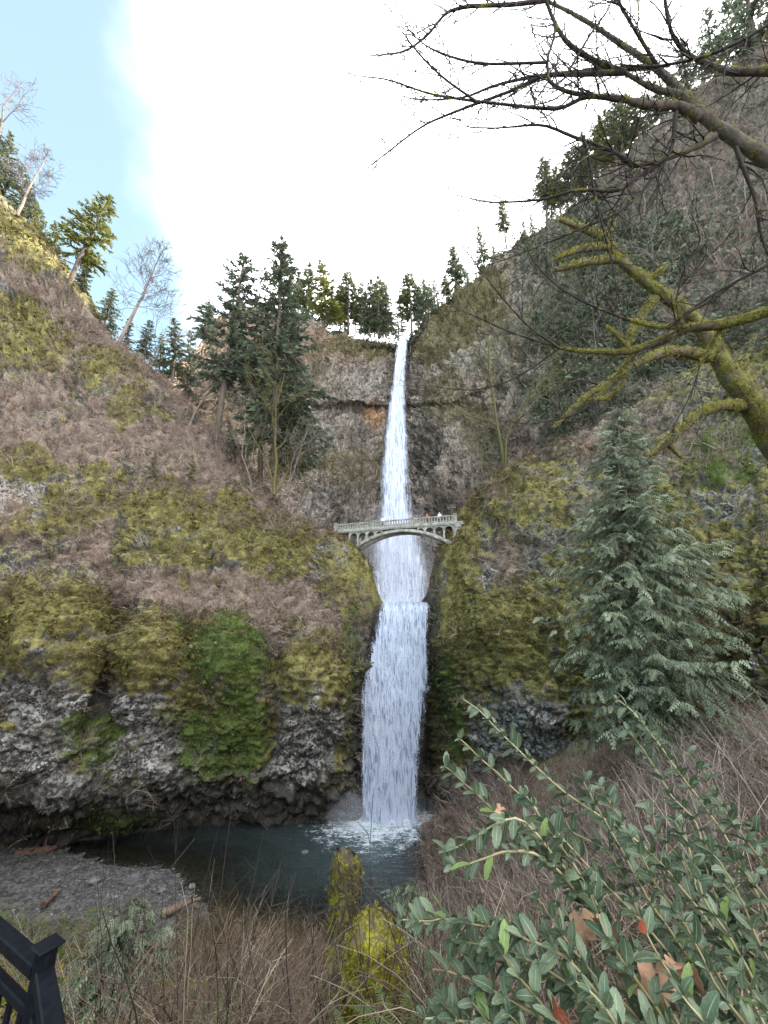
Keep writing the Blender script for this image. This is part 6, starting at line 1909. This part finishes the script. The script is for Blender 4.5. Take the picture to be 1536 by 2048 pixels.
w_grey = wood("grey_driftwood", (0.06, 0.046, 0.034), (0.22, 0.175, 0.125)); w_red = wood("red_rotten_wood", (0.060, 0.036, 0.027), (0.16, 0.10, 0.076)); w_brown = wood("brown_wood", (0.045, 0.028, 0.02), (0.16, 0.10, 0.07))
log(322, 1828, 398, 1800, 0.75, 0.75, 0.20, "broken grey log lying on the gravel shore", w_grey, 81)
log(25, 1712, 128, 1690, 0.5, 0.35, 0.32, "reddish rotten log at the foot of the left wall", w_red, 82, 3)
log(88, 1810, 120, 1782, 0.9, 0.8, 0.16, "splintered orange driftwood at the left of the gravel", w_red, 83, 2)
log(308, 1922, 388, 1912, 3.2, 3.2, 0.11, "thin brown fallen branch in the grass below the gravel", w_brown, 84, 1)
log(845, 1655, 905, 1628, 0.9, 1.6, 0.28, "reddish log at the right of the lower fall's foot", w_red, 85, 2)
log(860, 1690, 930, 1668, 1.0, 1.8, 0.18, "second reddish log in the brush beside the pool", w_red, 86, 2)


def stump(name, basept, h, rad, seed, label, lean, mat, mossmat, mdens, top_rag=0.35, msc=(0.06, 0.14)):
    """a hollowed, splintered stump with roots flare and a moss coat"""
    r = np.random.default_rng(seed)
    root = empty(name, tuple(basept))
    nu, nv = 26, 22
    th = np.linspace(0, 2 * math.pi, nu, endpoint=False); tv = np.linspace(0, 1, nv)
    rag = 1 - top_rag * (0.5 + 0.5 * np.sin(th * 2 + 1.0)) * 0.7 - top_rag * 0.35 * r.random(nu)
    V = []
    for v_ in tv:
        fl = 1 + 0.55 * math.exp(-v_ * 6) - 0.12 * v_
        rr_ = rad * fl * (1 + 0.13 * np.sin(th * 5 + seed) + 0.07 * np.sin(th * 9 + v_ * 4))
        zz_ = h * v_ * rag
        V.append(np.stack([np.cos(th) * rr_ + lean[0] * v_ * h, np.sin(th) * rr_ + lean[1] * v_ * h, zz_ - 0.1 * h * (v_ == 0)], 1))
    inner = V[-1] * np.array([0.72, 0.72, 0.86]) + np.array([lean[0] * h * 0.28, lean[1] * h * 0.28, 0])
    V.append(inner)
    V = np.concatenate(V)
    V += fbm(V * np.array([2.2, 2.2, 0.9]) / rad, 3, seed)[:, None] * V * np.array([0.34, 0.34, 0])
    f = [(i * nu + j, i * nu + (j + 1) % nu, (i + 1) * nu + (j + 1) % nu, (i + 1) * nu + j) for i in range(nv) for j in range(nu)]
    c = V[nv * nu:].mean(0)
    V = np.concatenate([V, c[None]])
    m = MB(); m.add(V, f); m.add(V[nv * nu:], [(j, (j + 1) % nu, nu) for j in range(nu)])
    put("bole", m.mesh("bole", True), mat, root)
    k = mdens
    ix = r.integers(0, nv * nu, k)
    loc = V[ix] + r.normal(0, rad * 0.05, (k, 3))
    nrm = V[ix] * np.array([1, 1, 0]) - np.array([lean[0], lean[1], 0]) * V[ix][:, 2:3]
    nrm = nrm / (np.linalg.norm(nrm, axis=1)[:, None] + 1e-9) + np.array([0, 0, 0.5])
    keep = fbm(loc * (1.6 / rad), 3, seed + 3) + 0.5 * (V[ix][:, 2] / h) > 0.12
    loc, nrm = loc[keep], nrm[keep]; k = len(loc)
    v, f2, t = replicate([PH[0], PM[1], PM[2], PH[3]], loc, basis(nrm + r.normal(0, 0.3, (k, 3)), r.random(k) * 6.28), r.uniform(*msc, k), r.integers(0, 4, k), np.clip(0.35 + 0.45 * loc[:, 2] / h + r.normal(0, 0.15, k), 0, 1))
    put("moss", mesh_np("moss", v, f2, {"tint": ('FLOAT', t)}, False), mossmat, root)
    tag(root, label, "stump")
    return root


w_snag = wood("snag_wood", (0.028, 0.022, 0.016), (0.115, 0.098, 0.078), 0.45)
w_stump = wood("mossy_stump_wood", (0.05, 0.038, 0.024), (0.19, 0.16, 0.11), 0.45)
# tall splintered snag at the water's edge
sx, sy = P(688, 1855, 17.5)[:2]
zb = lerp_ground(np.array([sx]), np.array([sy]))[0]
z_top = P(683, 1706, 17.5)[2]
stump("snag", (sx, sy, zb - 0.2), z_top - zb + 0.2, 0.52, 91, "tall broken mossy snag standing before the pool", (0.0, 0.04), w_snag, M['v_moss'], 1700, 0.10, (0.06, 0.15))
sx, sy = P(745, 2010, 8.2)[:2]
zb = lerp_ground(np.array([sx]), np.array([sy]))[0]
z_top = P(745, 1848, 8.2)[2]
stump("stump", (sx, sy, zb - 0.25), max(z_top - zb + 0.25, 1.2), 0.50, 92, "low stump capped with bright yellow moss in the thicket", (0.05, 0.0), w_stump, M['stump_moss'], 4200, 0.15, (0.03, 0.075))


# ---- sword ferns
def frond_mesh(seed):
    r = np.random.default_rng(seed)
    ps = []
    n = 22
    for i in range(n):
        t = (i + 1) / (n + 1)
        c = np.array([0, t, 0.34 * t - 0.55 * t * t])
        L = 0.13 * math.sin(math.pi * min(1, t * 0.9 + 0.12)) + 0.01
        for s_ in (-1, 1):
            d = np.array([s_ * 1.0, 0.35, -0.15 + r.normal(0, 0.08)])
            ps.append(blade(c, d, np.array([0, 0.2, 1.0]), L, 0.016, 0.15, 2))
    m = MB()
    v, f = join(ps); m.add(v, f, 0.55)
    tt = np.linspace(0, 1, 8)
    m.tube(np.stack([0 * tt, tt, 0.34 * tt - 0.55 * tt ** 2], 1), 0.007 * (1 - 0.7 * tt), 3, 0.2, cap=False)
    return m.mesh("frond")


FR = [frond_mesh(600 + i) for i in range(3)]
for q in FR: q.materials.append(M['fern'])
for i, (px_, py_, Y_, n_, sz, lab) in enumerate([(800, 2030, 6.2, 13, 0.75, "sword fern at the foot of the yellow mossy stump"), (705, 2046, 5.6, 9, 0.6, "sword fern left of the stump at the bottom edge"), (880, 1965, 8.0, 12, 0.8, "sword fern right of the stump below the brush"),
                                                 (850, 2040, 6.0, 8, 0.6, "small sword fern between stump and evergreen shrub"), (420, 2020, 7.0, 9, 0.6, "sword fern among the brambles left of the stump")]):
    w = P(px_, py_, Y_)
    w[2] = max(lerp_ground(w[:1], w[1:2])[0], w[2] - 0.3)
    root = empty("fern", tuple(w))
    for k in range(n_):
        o = put("frond", FR[k % 3], None, root)
        o.rotation_euler = (random.uniform(0.25, 0.75), random.uniform(-0.2, 0.2), k * 6.283 / n_ + random.uniform(-0.3, 0.3)); s_ = sz * random.uniform(0.7, 1.15); o.scale = (s_, s_, s_)
    tag(root, lab, "fern", "sword ferns on the bank")


# ------------------------------------------------------------------ evergreen shrub in the right foreground
def leaf_mesh(seed, L=1.0, W=0.36, curl=0.1):
    r = np.random.default_rng(seed)
    n = 9
    tt = np.linspace(0, 1, n)
    w = W * 0.5 * np.sin(math.pi * tt ** 0.85) ** 0.75 * (1 + 0.0 * tt)
    w[0] = 0.012; w[-1] = 0.0
    zig = np.where(np.arange(n) % 2 == 0, 1.07, 0.93)
    z = -curl * tt ** 2 + 0.05 * np.sin(tt * 3)
    mid = np.stack([0 * tt, tt * L, z], 1)
    fold = 0.22
    lf = np.stack([-w * zig, tt * L, z + w * fold], 1); rt = np.stack([w * zig, tt * L, z + w * fold], 1)
    V = np.concatenate([mid, lf, rt]); f = []
    for i in range(n - 1):
        f += [(i, n + i, n + i + 1), (i, n + i + 1, i + 1), (i, i + 1, 2 * n + i + 1), (i, 2 * n + i + 1, 2 * n + i)]
    acr = np.concatenate([np.zeros(n), np.ones(n), np.ones(n)])
    return mesh_np("leaf", V, np.array(f), {"rib": ('FLOAT', acr)}, True)


def mat_holly(name, c0, c1, ribc, rough=0.48):
    m, nt, out = nodes_of(name); N = NT(nt)
    oi = nt.nodes.new("ShaderNodeObjectInfo")
    nz = N.noise(N.obj(), 6.0, 3)
    f = N.math('ADD', N.math('MULTIPLY', oi.outputs["Random"], 0.6), N.math('MULTIPLY', nz, 0.4))
    col = N.ramp(f, (0.2, c0), (0.8, c1))
    rb = N.attr("rib")
    col = N.mix(N.math('MULTIPLY', N.step(rb, 0.10, 0.0), 0.75), col, ribc)
    col = N.mix(N.math('MULTIPLY', N.step(rb, 0.9, 1.0), 0.35), col, ribc)
    b = N.bsdf(col, rough, 0.35, N.bump(nz, 0.2, 0.03))
    tr = nt.nodes.new("ShaderNodeBsdfTranslucent"); N.l(col, tr.inputs["Color"])
    mx = nt.nodes.new("ShaderNodeMixShader"); mx.inputs[0].default_value = 0.12
    N.l(b.outputs[0], mx.inputs[1]); N.l(tr.outputs[0], mx.inputs[2]); N.l(mx.outputs[0], out.inputs[0])
    return m


MH = [mat_holly("evergreen_leaf", (0.052, 0.080, 0.045), (0.160, 0.208, 0.128), (0.32, 0.37, 0.26)), mat_holly("young_leaf", (0.10, 0.17, 0.05), (0.20, 0.27, 0.09), (0.32, 0.38, 0.18)),
      mat_holly("red_leaf", (0.16, 0.035, 0.02), (0.28, 0.07, 0.04), (0.3, 0.14, 0.08)), mat_holly("yellow_leaf", (0.40, 0.30, 0.06), (0.5, 0.38, 0.10), (0.5, 0.42, 0.2))]
LV = []
for k_, mt_ in enumerate(MH):
    for q in range(3 if k_ == 0 else 1):
        lm = leaf_mesh(700 + k_ * 10 + q, 1.0, 0.36 + 0.05 * q, 0.05 + 0.09 * q); lm.materials.append(mt_); LV.append((k_, lm))
M['stem'] = mat_leaf("shrub_stems", [(0.1, (0.10, 0.085, 0.04)), (0.5, (0.22, 0.19, 0.10)), (0.9, (0.38, 0.33, 0.2))], 0.6, 0.3, 0.0, 4.0)
STEMS = [  # each: points from base to tip (px, py, depth)
    [(1560, 2120, 1.05), (1430, 1870, 1.15), (1290, 1700, 1.25), (1130, 1590, 1.3), (1030, 1500, 1.35), (955, 1425, 1.38), (922, 1400, 1.4)],
    [(1450, 2150, 1.0), (1330, 1900, 1.1), (1180, 1740, 1.2), (1070, 1620, 1.25), (985, 1540, 1.3), (918, 1475, 1.35)],
    [(1400, 2150, 0.95), (1250, 1900, 1.05), (1120, 1740, 1.1), (1020, 1650, 1.15), (950, 1590, 1.2), (893, 1538, 1.25)],
    [(1250, 1900, 1.1), (1130, 1740, 1.1), (1030, 1640, 1.1), (960, 1670, 1.1), (896, 1706, 1.12)],
    [(1200, 1860, 1.1), (1120, 1750, 1.08), (1040, 1700, 1.05), (960, 1718, 1.05), (905, 1736, 1.06)],
    [(1640, 2050, 1.2), (1530, 1820, 1.3), (1440, 1660, 1.4), (1360, 1545, 1.45), (1300, 1460, 1.5), (1262, 1415, 1.5), (1240, 1400, 1.5)],
    [(1600, 2100, 1.2), (1500, 1900, 1.3), (1420, 1760, 1.35), (1390, 1640, 1.4), (1345, 1590, 1.45), (1290, 1500, 1.5), (1255, 1460, 1.5)],
    [(1680, 2050, 1.15), (1600, 1880, 1.25), (1530, 1740, 1.3), (1460, 1650, 1.35), (1400, 1560, 1.4), (1370, 1510, 1.45)],
    [(1700, 1950, 1.3), (1620, 1820, 1.35), (1540, 1720, 1.4), (1480, 1640, 1.45), (1430, 1590, 1.5)],
    [(1480, 2120, 1.05), (1380, 1920, 1.1), (1300, 1800, 1.15), (1240, 1690, 1.2), (1190, 1600, 1.25), (1170, 1560, 1.3)],
    [(1420, 2150, 0.95), (1300, 1960, 1.0), (1210, 1840, 1.05), (1140, 1720, 1.1), (1080, 1640, 1.15), (1050, 1590, 1.2)],
    [(1540, 2150, 0.95), (1450, 1980, 1.0), (1370, 1850, 1.05), (1310, 1760, 1.1), (1270, 1680, 1.15), (1225, 1610, 1.2), (1200, 1570, 1.22)],
    [(1600, 2150, 0.95), (1530, 2010, 1.0), (1460, 1880, 1.05), (1400, 1790, 1.1), (1370, 1700, 1.15), (1340, 1640, 1.2)],
    [(1660, 2120, 0.95), (1590, 2000, 1.0), (1520, 1900, 1.05), (1480, 1820, 1.1), (1440, 1740, 1.15), (1400, 1690, 1.2)],
    [(1300, 2150, 0.85), (1200, 1990, 0.9), (1110, 1900, 0.95), (1000, 1860, 1.0), (900, 1840, 1.05), (838, 1838, 1.05)],
    [(1280, 2150, 0.85), (1180, 2010, 0.9), (1080, 1930, 0.95), (980, 1890, 1.0), (905, 1880, 1.05)],
    [(1200, 2150, 0.85), (1100, 2040, 0.9), (1000, 1980, 0.95), (920, 1950, 1.0), (870, 1935, 1.02)],
    [(1150, 2150, 0.85), (1060, 2080, 0.9), (980, 2050, 0.92), (900, 2045, 0.95), (850, 2042, 0.95)],
    [(1350, 2150, 0.85), (1260, 2010, 0.9), (1180, 1930, 0.95), (1120, 1850, 1.0), (1080, 1790, 1.05)],
    [(1400, 2150, 0.82), (1330, 2040, 0.88), (1260, 1940, 0.92), (1210, 1860, 0.95), (1180, 1790, 1.0)],
    [(1480, 2160, 0.82), (1410, 2050, 0.86), (1350, 1960, 0.9), (1300, 1880, 0.95), (1270, 1810, 1.0)],
    [(1560, 2160, 0.82), (1500, 2060, 0.86), (1440, 1980, 0.9), (1400, 1900, 0.95), (1370, 1840, 1.0)],
    [(1620, 2160, 0.82), (1560, 2060, 0.86), (1510, 1990, 0.9), (1470, 1930, 0.92)],
    [(1240, 2170, 0.8), (1160, 2090, 0.84), (1090, 2030, 0.88), (1020, 1950, 0.92), (985, 1900, 0.95)],
    [(1100, 2170, 0.85), (1040, 2110, 0.9), (985, 2040, 0.92), (950, 2000, 0.95)],
    [(1320, 2170, 0.8), (1250, 2080, 0.82), (1200, 2000, 0.85), (1150, 1960, 0.88)],
    [(1520, 2180, 0.78), (1450, 2100, 0.8), (1400, 2040, 0.82), (1360, 1990, 0.85)],
    [(1180, 2180, 0.8), (1120, 2120, 0.82), (1060, 2070, 0.85), (1010, 2010, 0.88)],
    [(1640, 1900, 1.1), (1560, 1830, 1.15), (1500, 1760, 1.2), (1455, 1700, 1.25)],
    [(1680, 1820, 1.3), (1600, 1760, 1.35), (1540, 1690, 1.4), (1500, 1650, 1.45)],
    [(1420, 2170, 0.8), (1360, 2110, 0.82), (1290, 2060, 0.85), (1230, 2040, 0.88)],
    [(1580, 2180, 0.8), (1530, 2120, 0.82), (1490, 2080, 0.84), (1450, 2060, 0.86)],
    [(1040, 2180, 0.9), (980, 2130, 0.92), (930, 2080, 0.95), (890, 2010, 0.98)],
]
r9 = np.random.default_rng(99)
for spec in STEMS[9:33]:          # the dense lower right of the shrub: companion stems beside the drawn ones
    if spec[0][0] < 1150: continue
    dx, dy, dd_ = r9.normal(25, 45), r9.normal(25, 30), r9.uniform(0.05, 0.28)
    STEMS.append([(x + dx + r9.normal(0, 12), y + dy + r9.normal(0, 12), d__ + dd_) for x, y, d__ in spec])
shrub = empty("evergreen_shrub", tuple(PD(1500, 2170, 1.0)))
so = np.array(shrub.location)
cand = []
for si, spec in enumerate(STEMS):
    pts = line(spec)
    pts = pts + np.cumsum(r9.normal(0, 0.0016, pts.shape), 0)
    m = MB(); m.tube(pts - so, np.linspace(0.0050, 0.0018, len(pts)), 5, r9.random())
    stem_o = put("stem", m.mesh("stem", True), M['stem'], shrub)
    seg = np.linalg.norm(np.diff(pts, axis=0), axis=1); cum = np.concatenate([[0], np.cumsum(seg)])
    L = cum[-1]
    s_ = L
    az = r9.random() * 6.28
    first = True
    while s_ > L * 0.12:
        b = np.array([np.interp(s_, cum, pts[:, k]) for k in range(3)])
        i = min(len(pts) - 2, np.searchsorted(cum, s_) - 1); tg = pts[i + 1] - pts[i]; tg /= np.linalg.norm(tg)
        nl = r9.integers(3, 6) if not first else 5
        az += 0.9
        for q in range(nl):
            a = az + q * 6.283 / nl + r9.normal(0, 0.2)
            ref = np.array([0, 0, 1.0]); x = np.cross(tg, ref); x /= np.linalg.norm(x); y = np.cross(x, tg)
            ou = x * math.cos(a) + y * math.sin(a)
            el = r9.uniform(0.35, 0.95) if not first else r9.uniform(0.2, 0.7)
            d = tg * math.sin(el) + ou * math.cos(el)
            cand.append((stem_o, b, d, r9.uniform(0.026, 0.070) * (0.75 if first else 1.0), tg))
        first = False
        s_ -= r9.uniform(0.024, 0.050)
order = []
for c in cand:
    v = c[1] - CAM
    dz = v[1] * _cp + v[2] * _sp
    up_ = -v[1] * _sp + v[2] * _cp
    sx_, sy_ = v[0] / dz * FPX + 768, 1024 - up_ / dz * FPX
    inside = (sx_ < 1560) & (sy_ < 2075)
    order.append(c[3] / dz * (1.0 if inside else 0.01))
rank = np.argsort(-np.array(order))
keepers = set(rank[:300].tolist())
VB, FB, nB, RB = [], [], 0, []
base_v = np.zeros((27, 3), np.float32); LV[1][1].vertices.foreach_get("co", base_v.ravel())
base_v = np.array([tuple(q.co) for q in LV[1][1].vertices])
base_f = np.array([tuple(q.vertices) for q in LV[1][1].polygons])
rib_v = np.concatenate([np.zeros(9), np.ones(9), np.ones(9)])
for ci, (st, b, d, Lf, tg) in enumerate(cand):
    # blade faces up and outwards
    rollm = frame_dir(d[None], np.array([r9.normal(0, 0.45)]))[0]
    if ci in keepers:
        u = r9.random()
        kind = 0 if u < 0.86 else (1 if u < 0.975 else (2 if u < 0.99 else 3))
        me = [q for k_, q in LV if k_ == kind]
        o = put("leaf", me[r9.integers(0, len(me))], None, st)
        mm = Matrix(rollm.tolist()).to_4x4(); mm.translation = Vector(b - so)
        o.matrix_local = mm @ Matrix.Scale(Lf, 4)
    else:
        w = (rollm @ (base_v * Lf).T).T + b - so
        VB.append(w); FB.append(base_f + nB); nB += len(w); RB.append(rib_v)
if VB:
    lo_ = put("foliage", mesh_np("foliage", np.concatenate(VB), np.concatenate(FB), {"rib": ('FLOAT', np.concatenate(RB))}), MH[0], shrub)
    lo_["kind"] = "stuff"
tag(shrub, "evergreen shrub with serrated blue-green leaves on long stems filling the lower right corner", "shrub")


# dead brown maple leaves caught in the shrub
def dead_leaf(px_, py_, d_, sz, seed, label):
    r = np.random.default_rng(seed)
    n = 40
    th = np.linspace(0, 2 * math.pi, n, endpoint=False)
    rr_ = 0.55 + 0.32 * np.abs(np.cos(2.5 * (th - math.pi / 2))) ** 1.5 + 0.08 * np.sin(th * 11) + r.normal(0, 0.03, n)
    ring = np.stack([np.cos(th) * rr_, np.sin(th) * rr_ * 1.15, 0.25 * np.sin(th * 3 + seed) * rr_ + 0.2 * np.cos(th * 2)], 1)
    inn = ring * np.array([0.5, 0.5, 0.25]); V = np.concatenate([ring, inn, [[0, 0, 0]]])
    f = [(i, (i + 1) % n, n + (i + 1) % n) for i in range(n)] + [(i, n + (i + 1) % n, n + i) for i in range(n)] + [(n + i, n + (i + 1) % n, 2 * n) for i in range(n)]
    o = put("dead_leaf", mesh_np("dead_leaf", V * sz, f), M['dead_leaf'])
    o.location = PD(px_, py_, d_); o.rotation_euler = (r.uniform(0.5, 1.1), r.uniform(-0.6, 0.6), r.uniform(0, 6.28))
    tag(o, label, "leaf", "dead leaves caught in the shrub")


M['dead_leaf'] = mat_flat("dead_brown_leaf", (0.20, 0.11, 0.065), (0.42, 0.26, 0.17), 0.75, 0.2, 30.0, 0.4, 0.003)
dead_leaf(1222, 1870, 1.0, 0.055, 1, "pale brown curled leaf caught high in the evergreen shrub")
dead_leaf(1165, 1862, 1.02, 0.05, 2, "brown leaf half hidden beside the pale curled one")
dead_leaf(1312, 1970, 0.95, 0.055, 3, "large brown dead leaf hanging low in the evergreen shrub")
dead_leaf(1335, 1925, 0.98, 0.045, 4, "brown dead leaf just above the large hanging one")
dead_leaf(1375, 1950, 0.96, 0.05, 5, "small brown dead leaf right of the large hanging one")
dead_leaf(1000, 1620, 1.15, 0.018, 6, "small rusty dead leaf on the upper left stems of the shrub")

# ------------------------------------------------------------------ steel railing, lower left
M['steel'] = mat_flat("painted_black_steel", (0.004, 0.005, 0.007), (0.009, 0.010, 0.014), 0.5, 0.04, 30.0, 0.1, 0.001)
zr = 18.13
pA = np.array([-0.955, 1.405]); pL = np.array([-2.6, 2.32]); pR = np.array([-0.36, 0.80])
rail = empty("railing", (pA[0], pA[1], 17.1))
ro = np.array([pA[0], pA[1], 17.1])


def bar(name, a, b, w, h, bev=0.004):
    """rectangular bar from a to b (3D), w across, h high"""
    a = np.array(a, float) - ro; b = np.array(b, float) - ro
    d = b - a; L = np.linalg.norm(d)
    M_ = frame_dir(d[None])[0]
    hw, hh = w / 2, h / 2
    prof = [(-hw + bev, -hh), (hw - bev, -hh), (hw, -hh + bev), (hw, hh - bev), (hw - bev, hh), (-hw + bev, hh), (-hw, hh - bev), (-hw, -hh + bev)]
    v = np.array([(x, y, z) for y in (0, L) for x, z in prof])
    f = [(i, (i + 1) % 8, 8 + (i + 1) % 8, 8 + i) for i in range(8)]
    v = (M_ @ v.T).T + a
    m = MB(); m.add(v, f)
    for k in (0, 8):
        c = np.concatenate([v[k:k + 8], v[k:k + 8].mean(0)[None]]); m.add(c, [(i, (i + 1) % 8, 8) for i in range(8)])
    return put(name, m.mesh(name), M['steel'], rail)


P3 = lambda p_, z: (p_[0], p_[1], z)
post = bar("post", P3(pA, 17.1), P3(pA, zr + 0.005), 0.040, 0.040)
cp = MB()
ang = math.atan2(pA[1] - pL[1], pA[0] - pL[0])
ca, sa = math.cos(ang), math.sin(ang)
cv = []
for z_, w_ in ((zr + 0.006, 0.024), (zr + 0.013, 0.031), (zr + 0.018, 0.028)):
    for x, y in ((-w_, -w_), (w_, -w_), (w_, w_), (-w_, w_)):
        cv.append((pA[0] + x * ca - y * sa - ro[0], pA[1] + x * sa + y * ca - ro[1], z_ - ro[2]))
cf = [(i * 4 + j, i * 4 + (j + 1) % 4, (i + 1) * 4 + (j + 1) % 4, (i + 1) * 4 + j) for i in range(2) for j in range(4)] + [(0, 3, 2, 1), (8, 9, 10, 11)]
cp.add(cv, cf); put("post_cap", cp.mesh("post_cap"), M['steel'], rail)
for pe in (pL, pR):
    dd = (pe - pA) / np.linalg.norm(pe - pA)
    s0 = pA + dd * 0.021
    bar("top_rail", P3(s0, zr - 0.045), P3(pe, zr - 0.045), 0.042, 0.034)
    bar("middle_rail", P3(s0, zr - 0.135), P3(pe, zr - 0.135), 0.026, 0.026)
    bar("bottom_rail", P3(s0, 17.25), P3(pe, 17.25), 0.040, 0.04)
    Lr = np.linalg.norm(pe - pA); nbar = int(Lr / 0.07)
    for i in range(1, nbar):
        q = pA + dd * i * 0.07
        bar("baluster", P3(q, 17.27), P3(q, zr - 0.149), 0.013, 0.013, 0.002)
bar("post", P3(pL, 17.1), P3(pL, zr), 0.058, 0.058)
tag(rail, "black steel railing corner in the lower left corner", "railing")
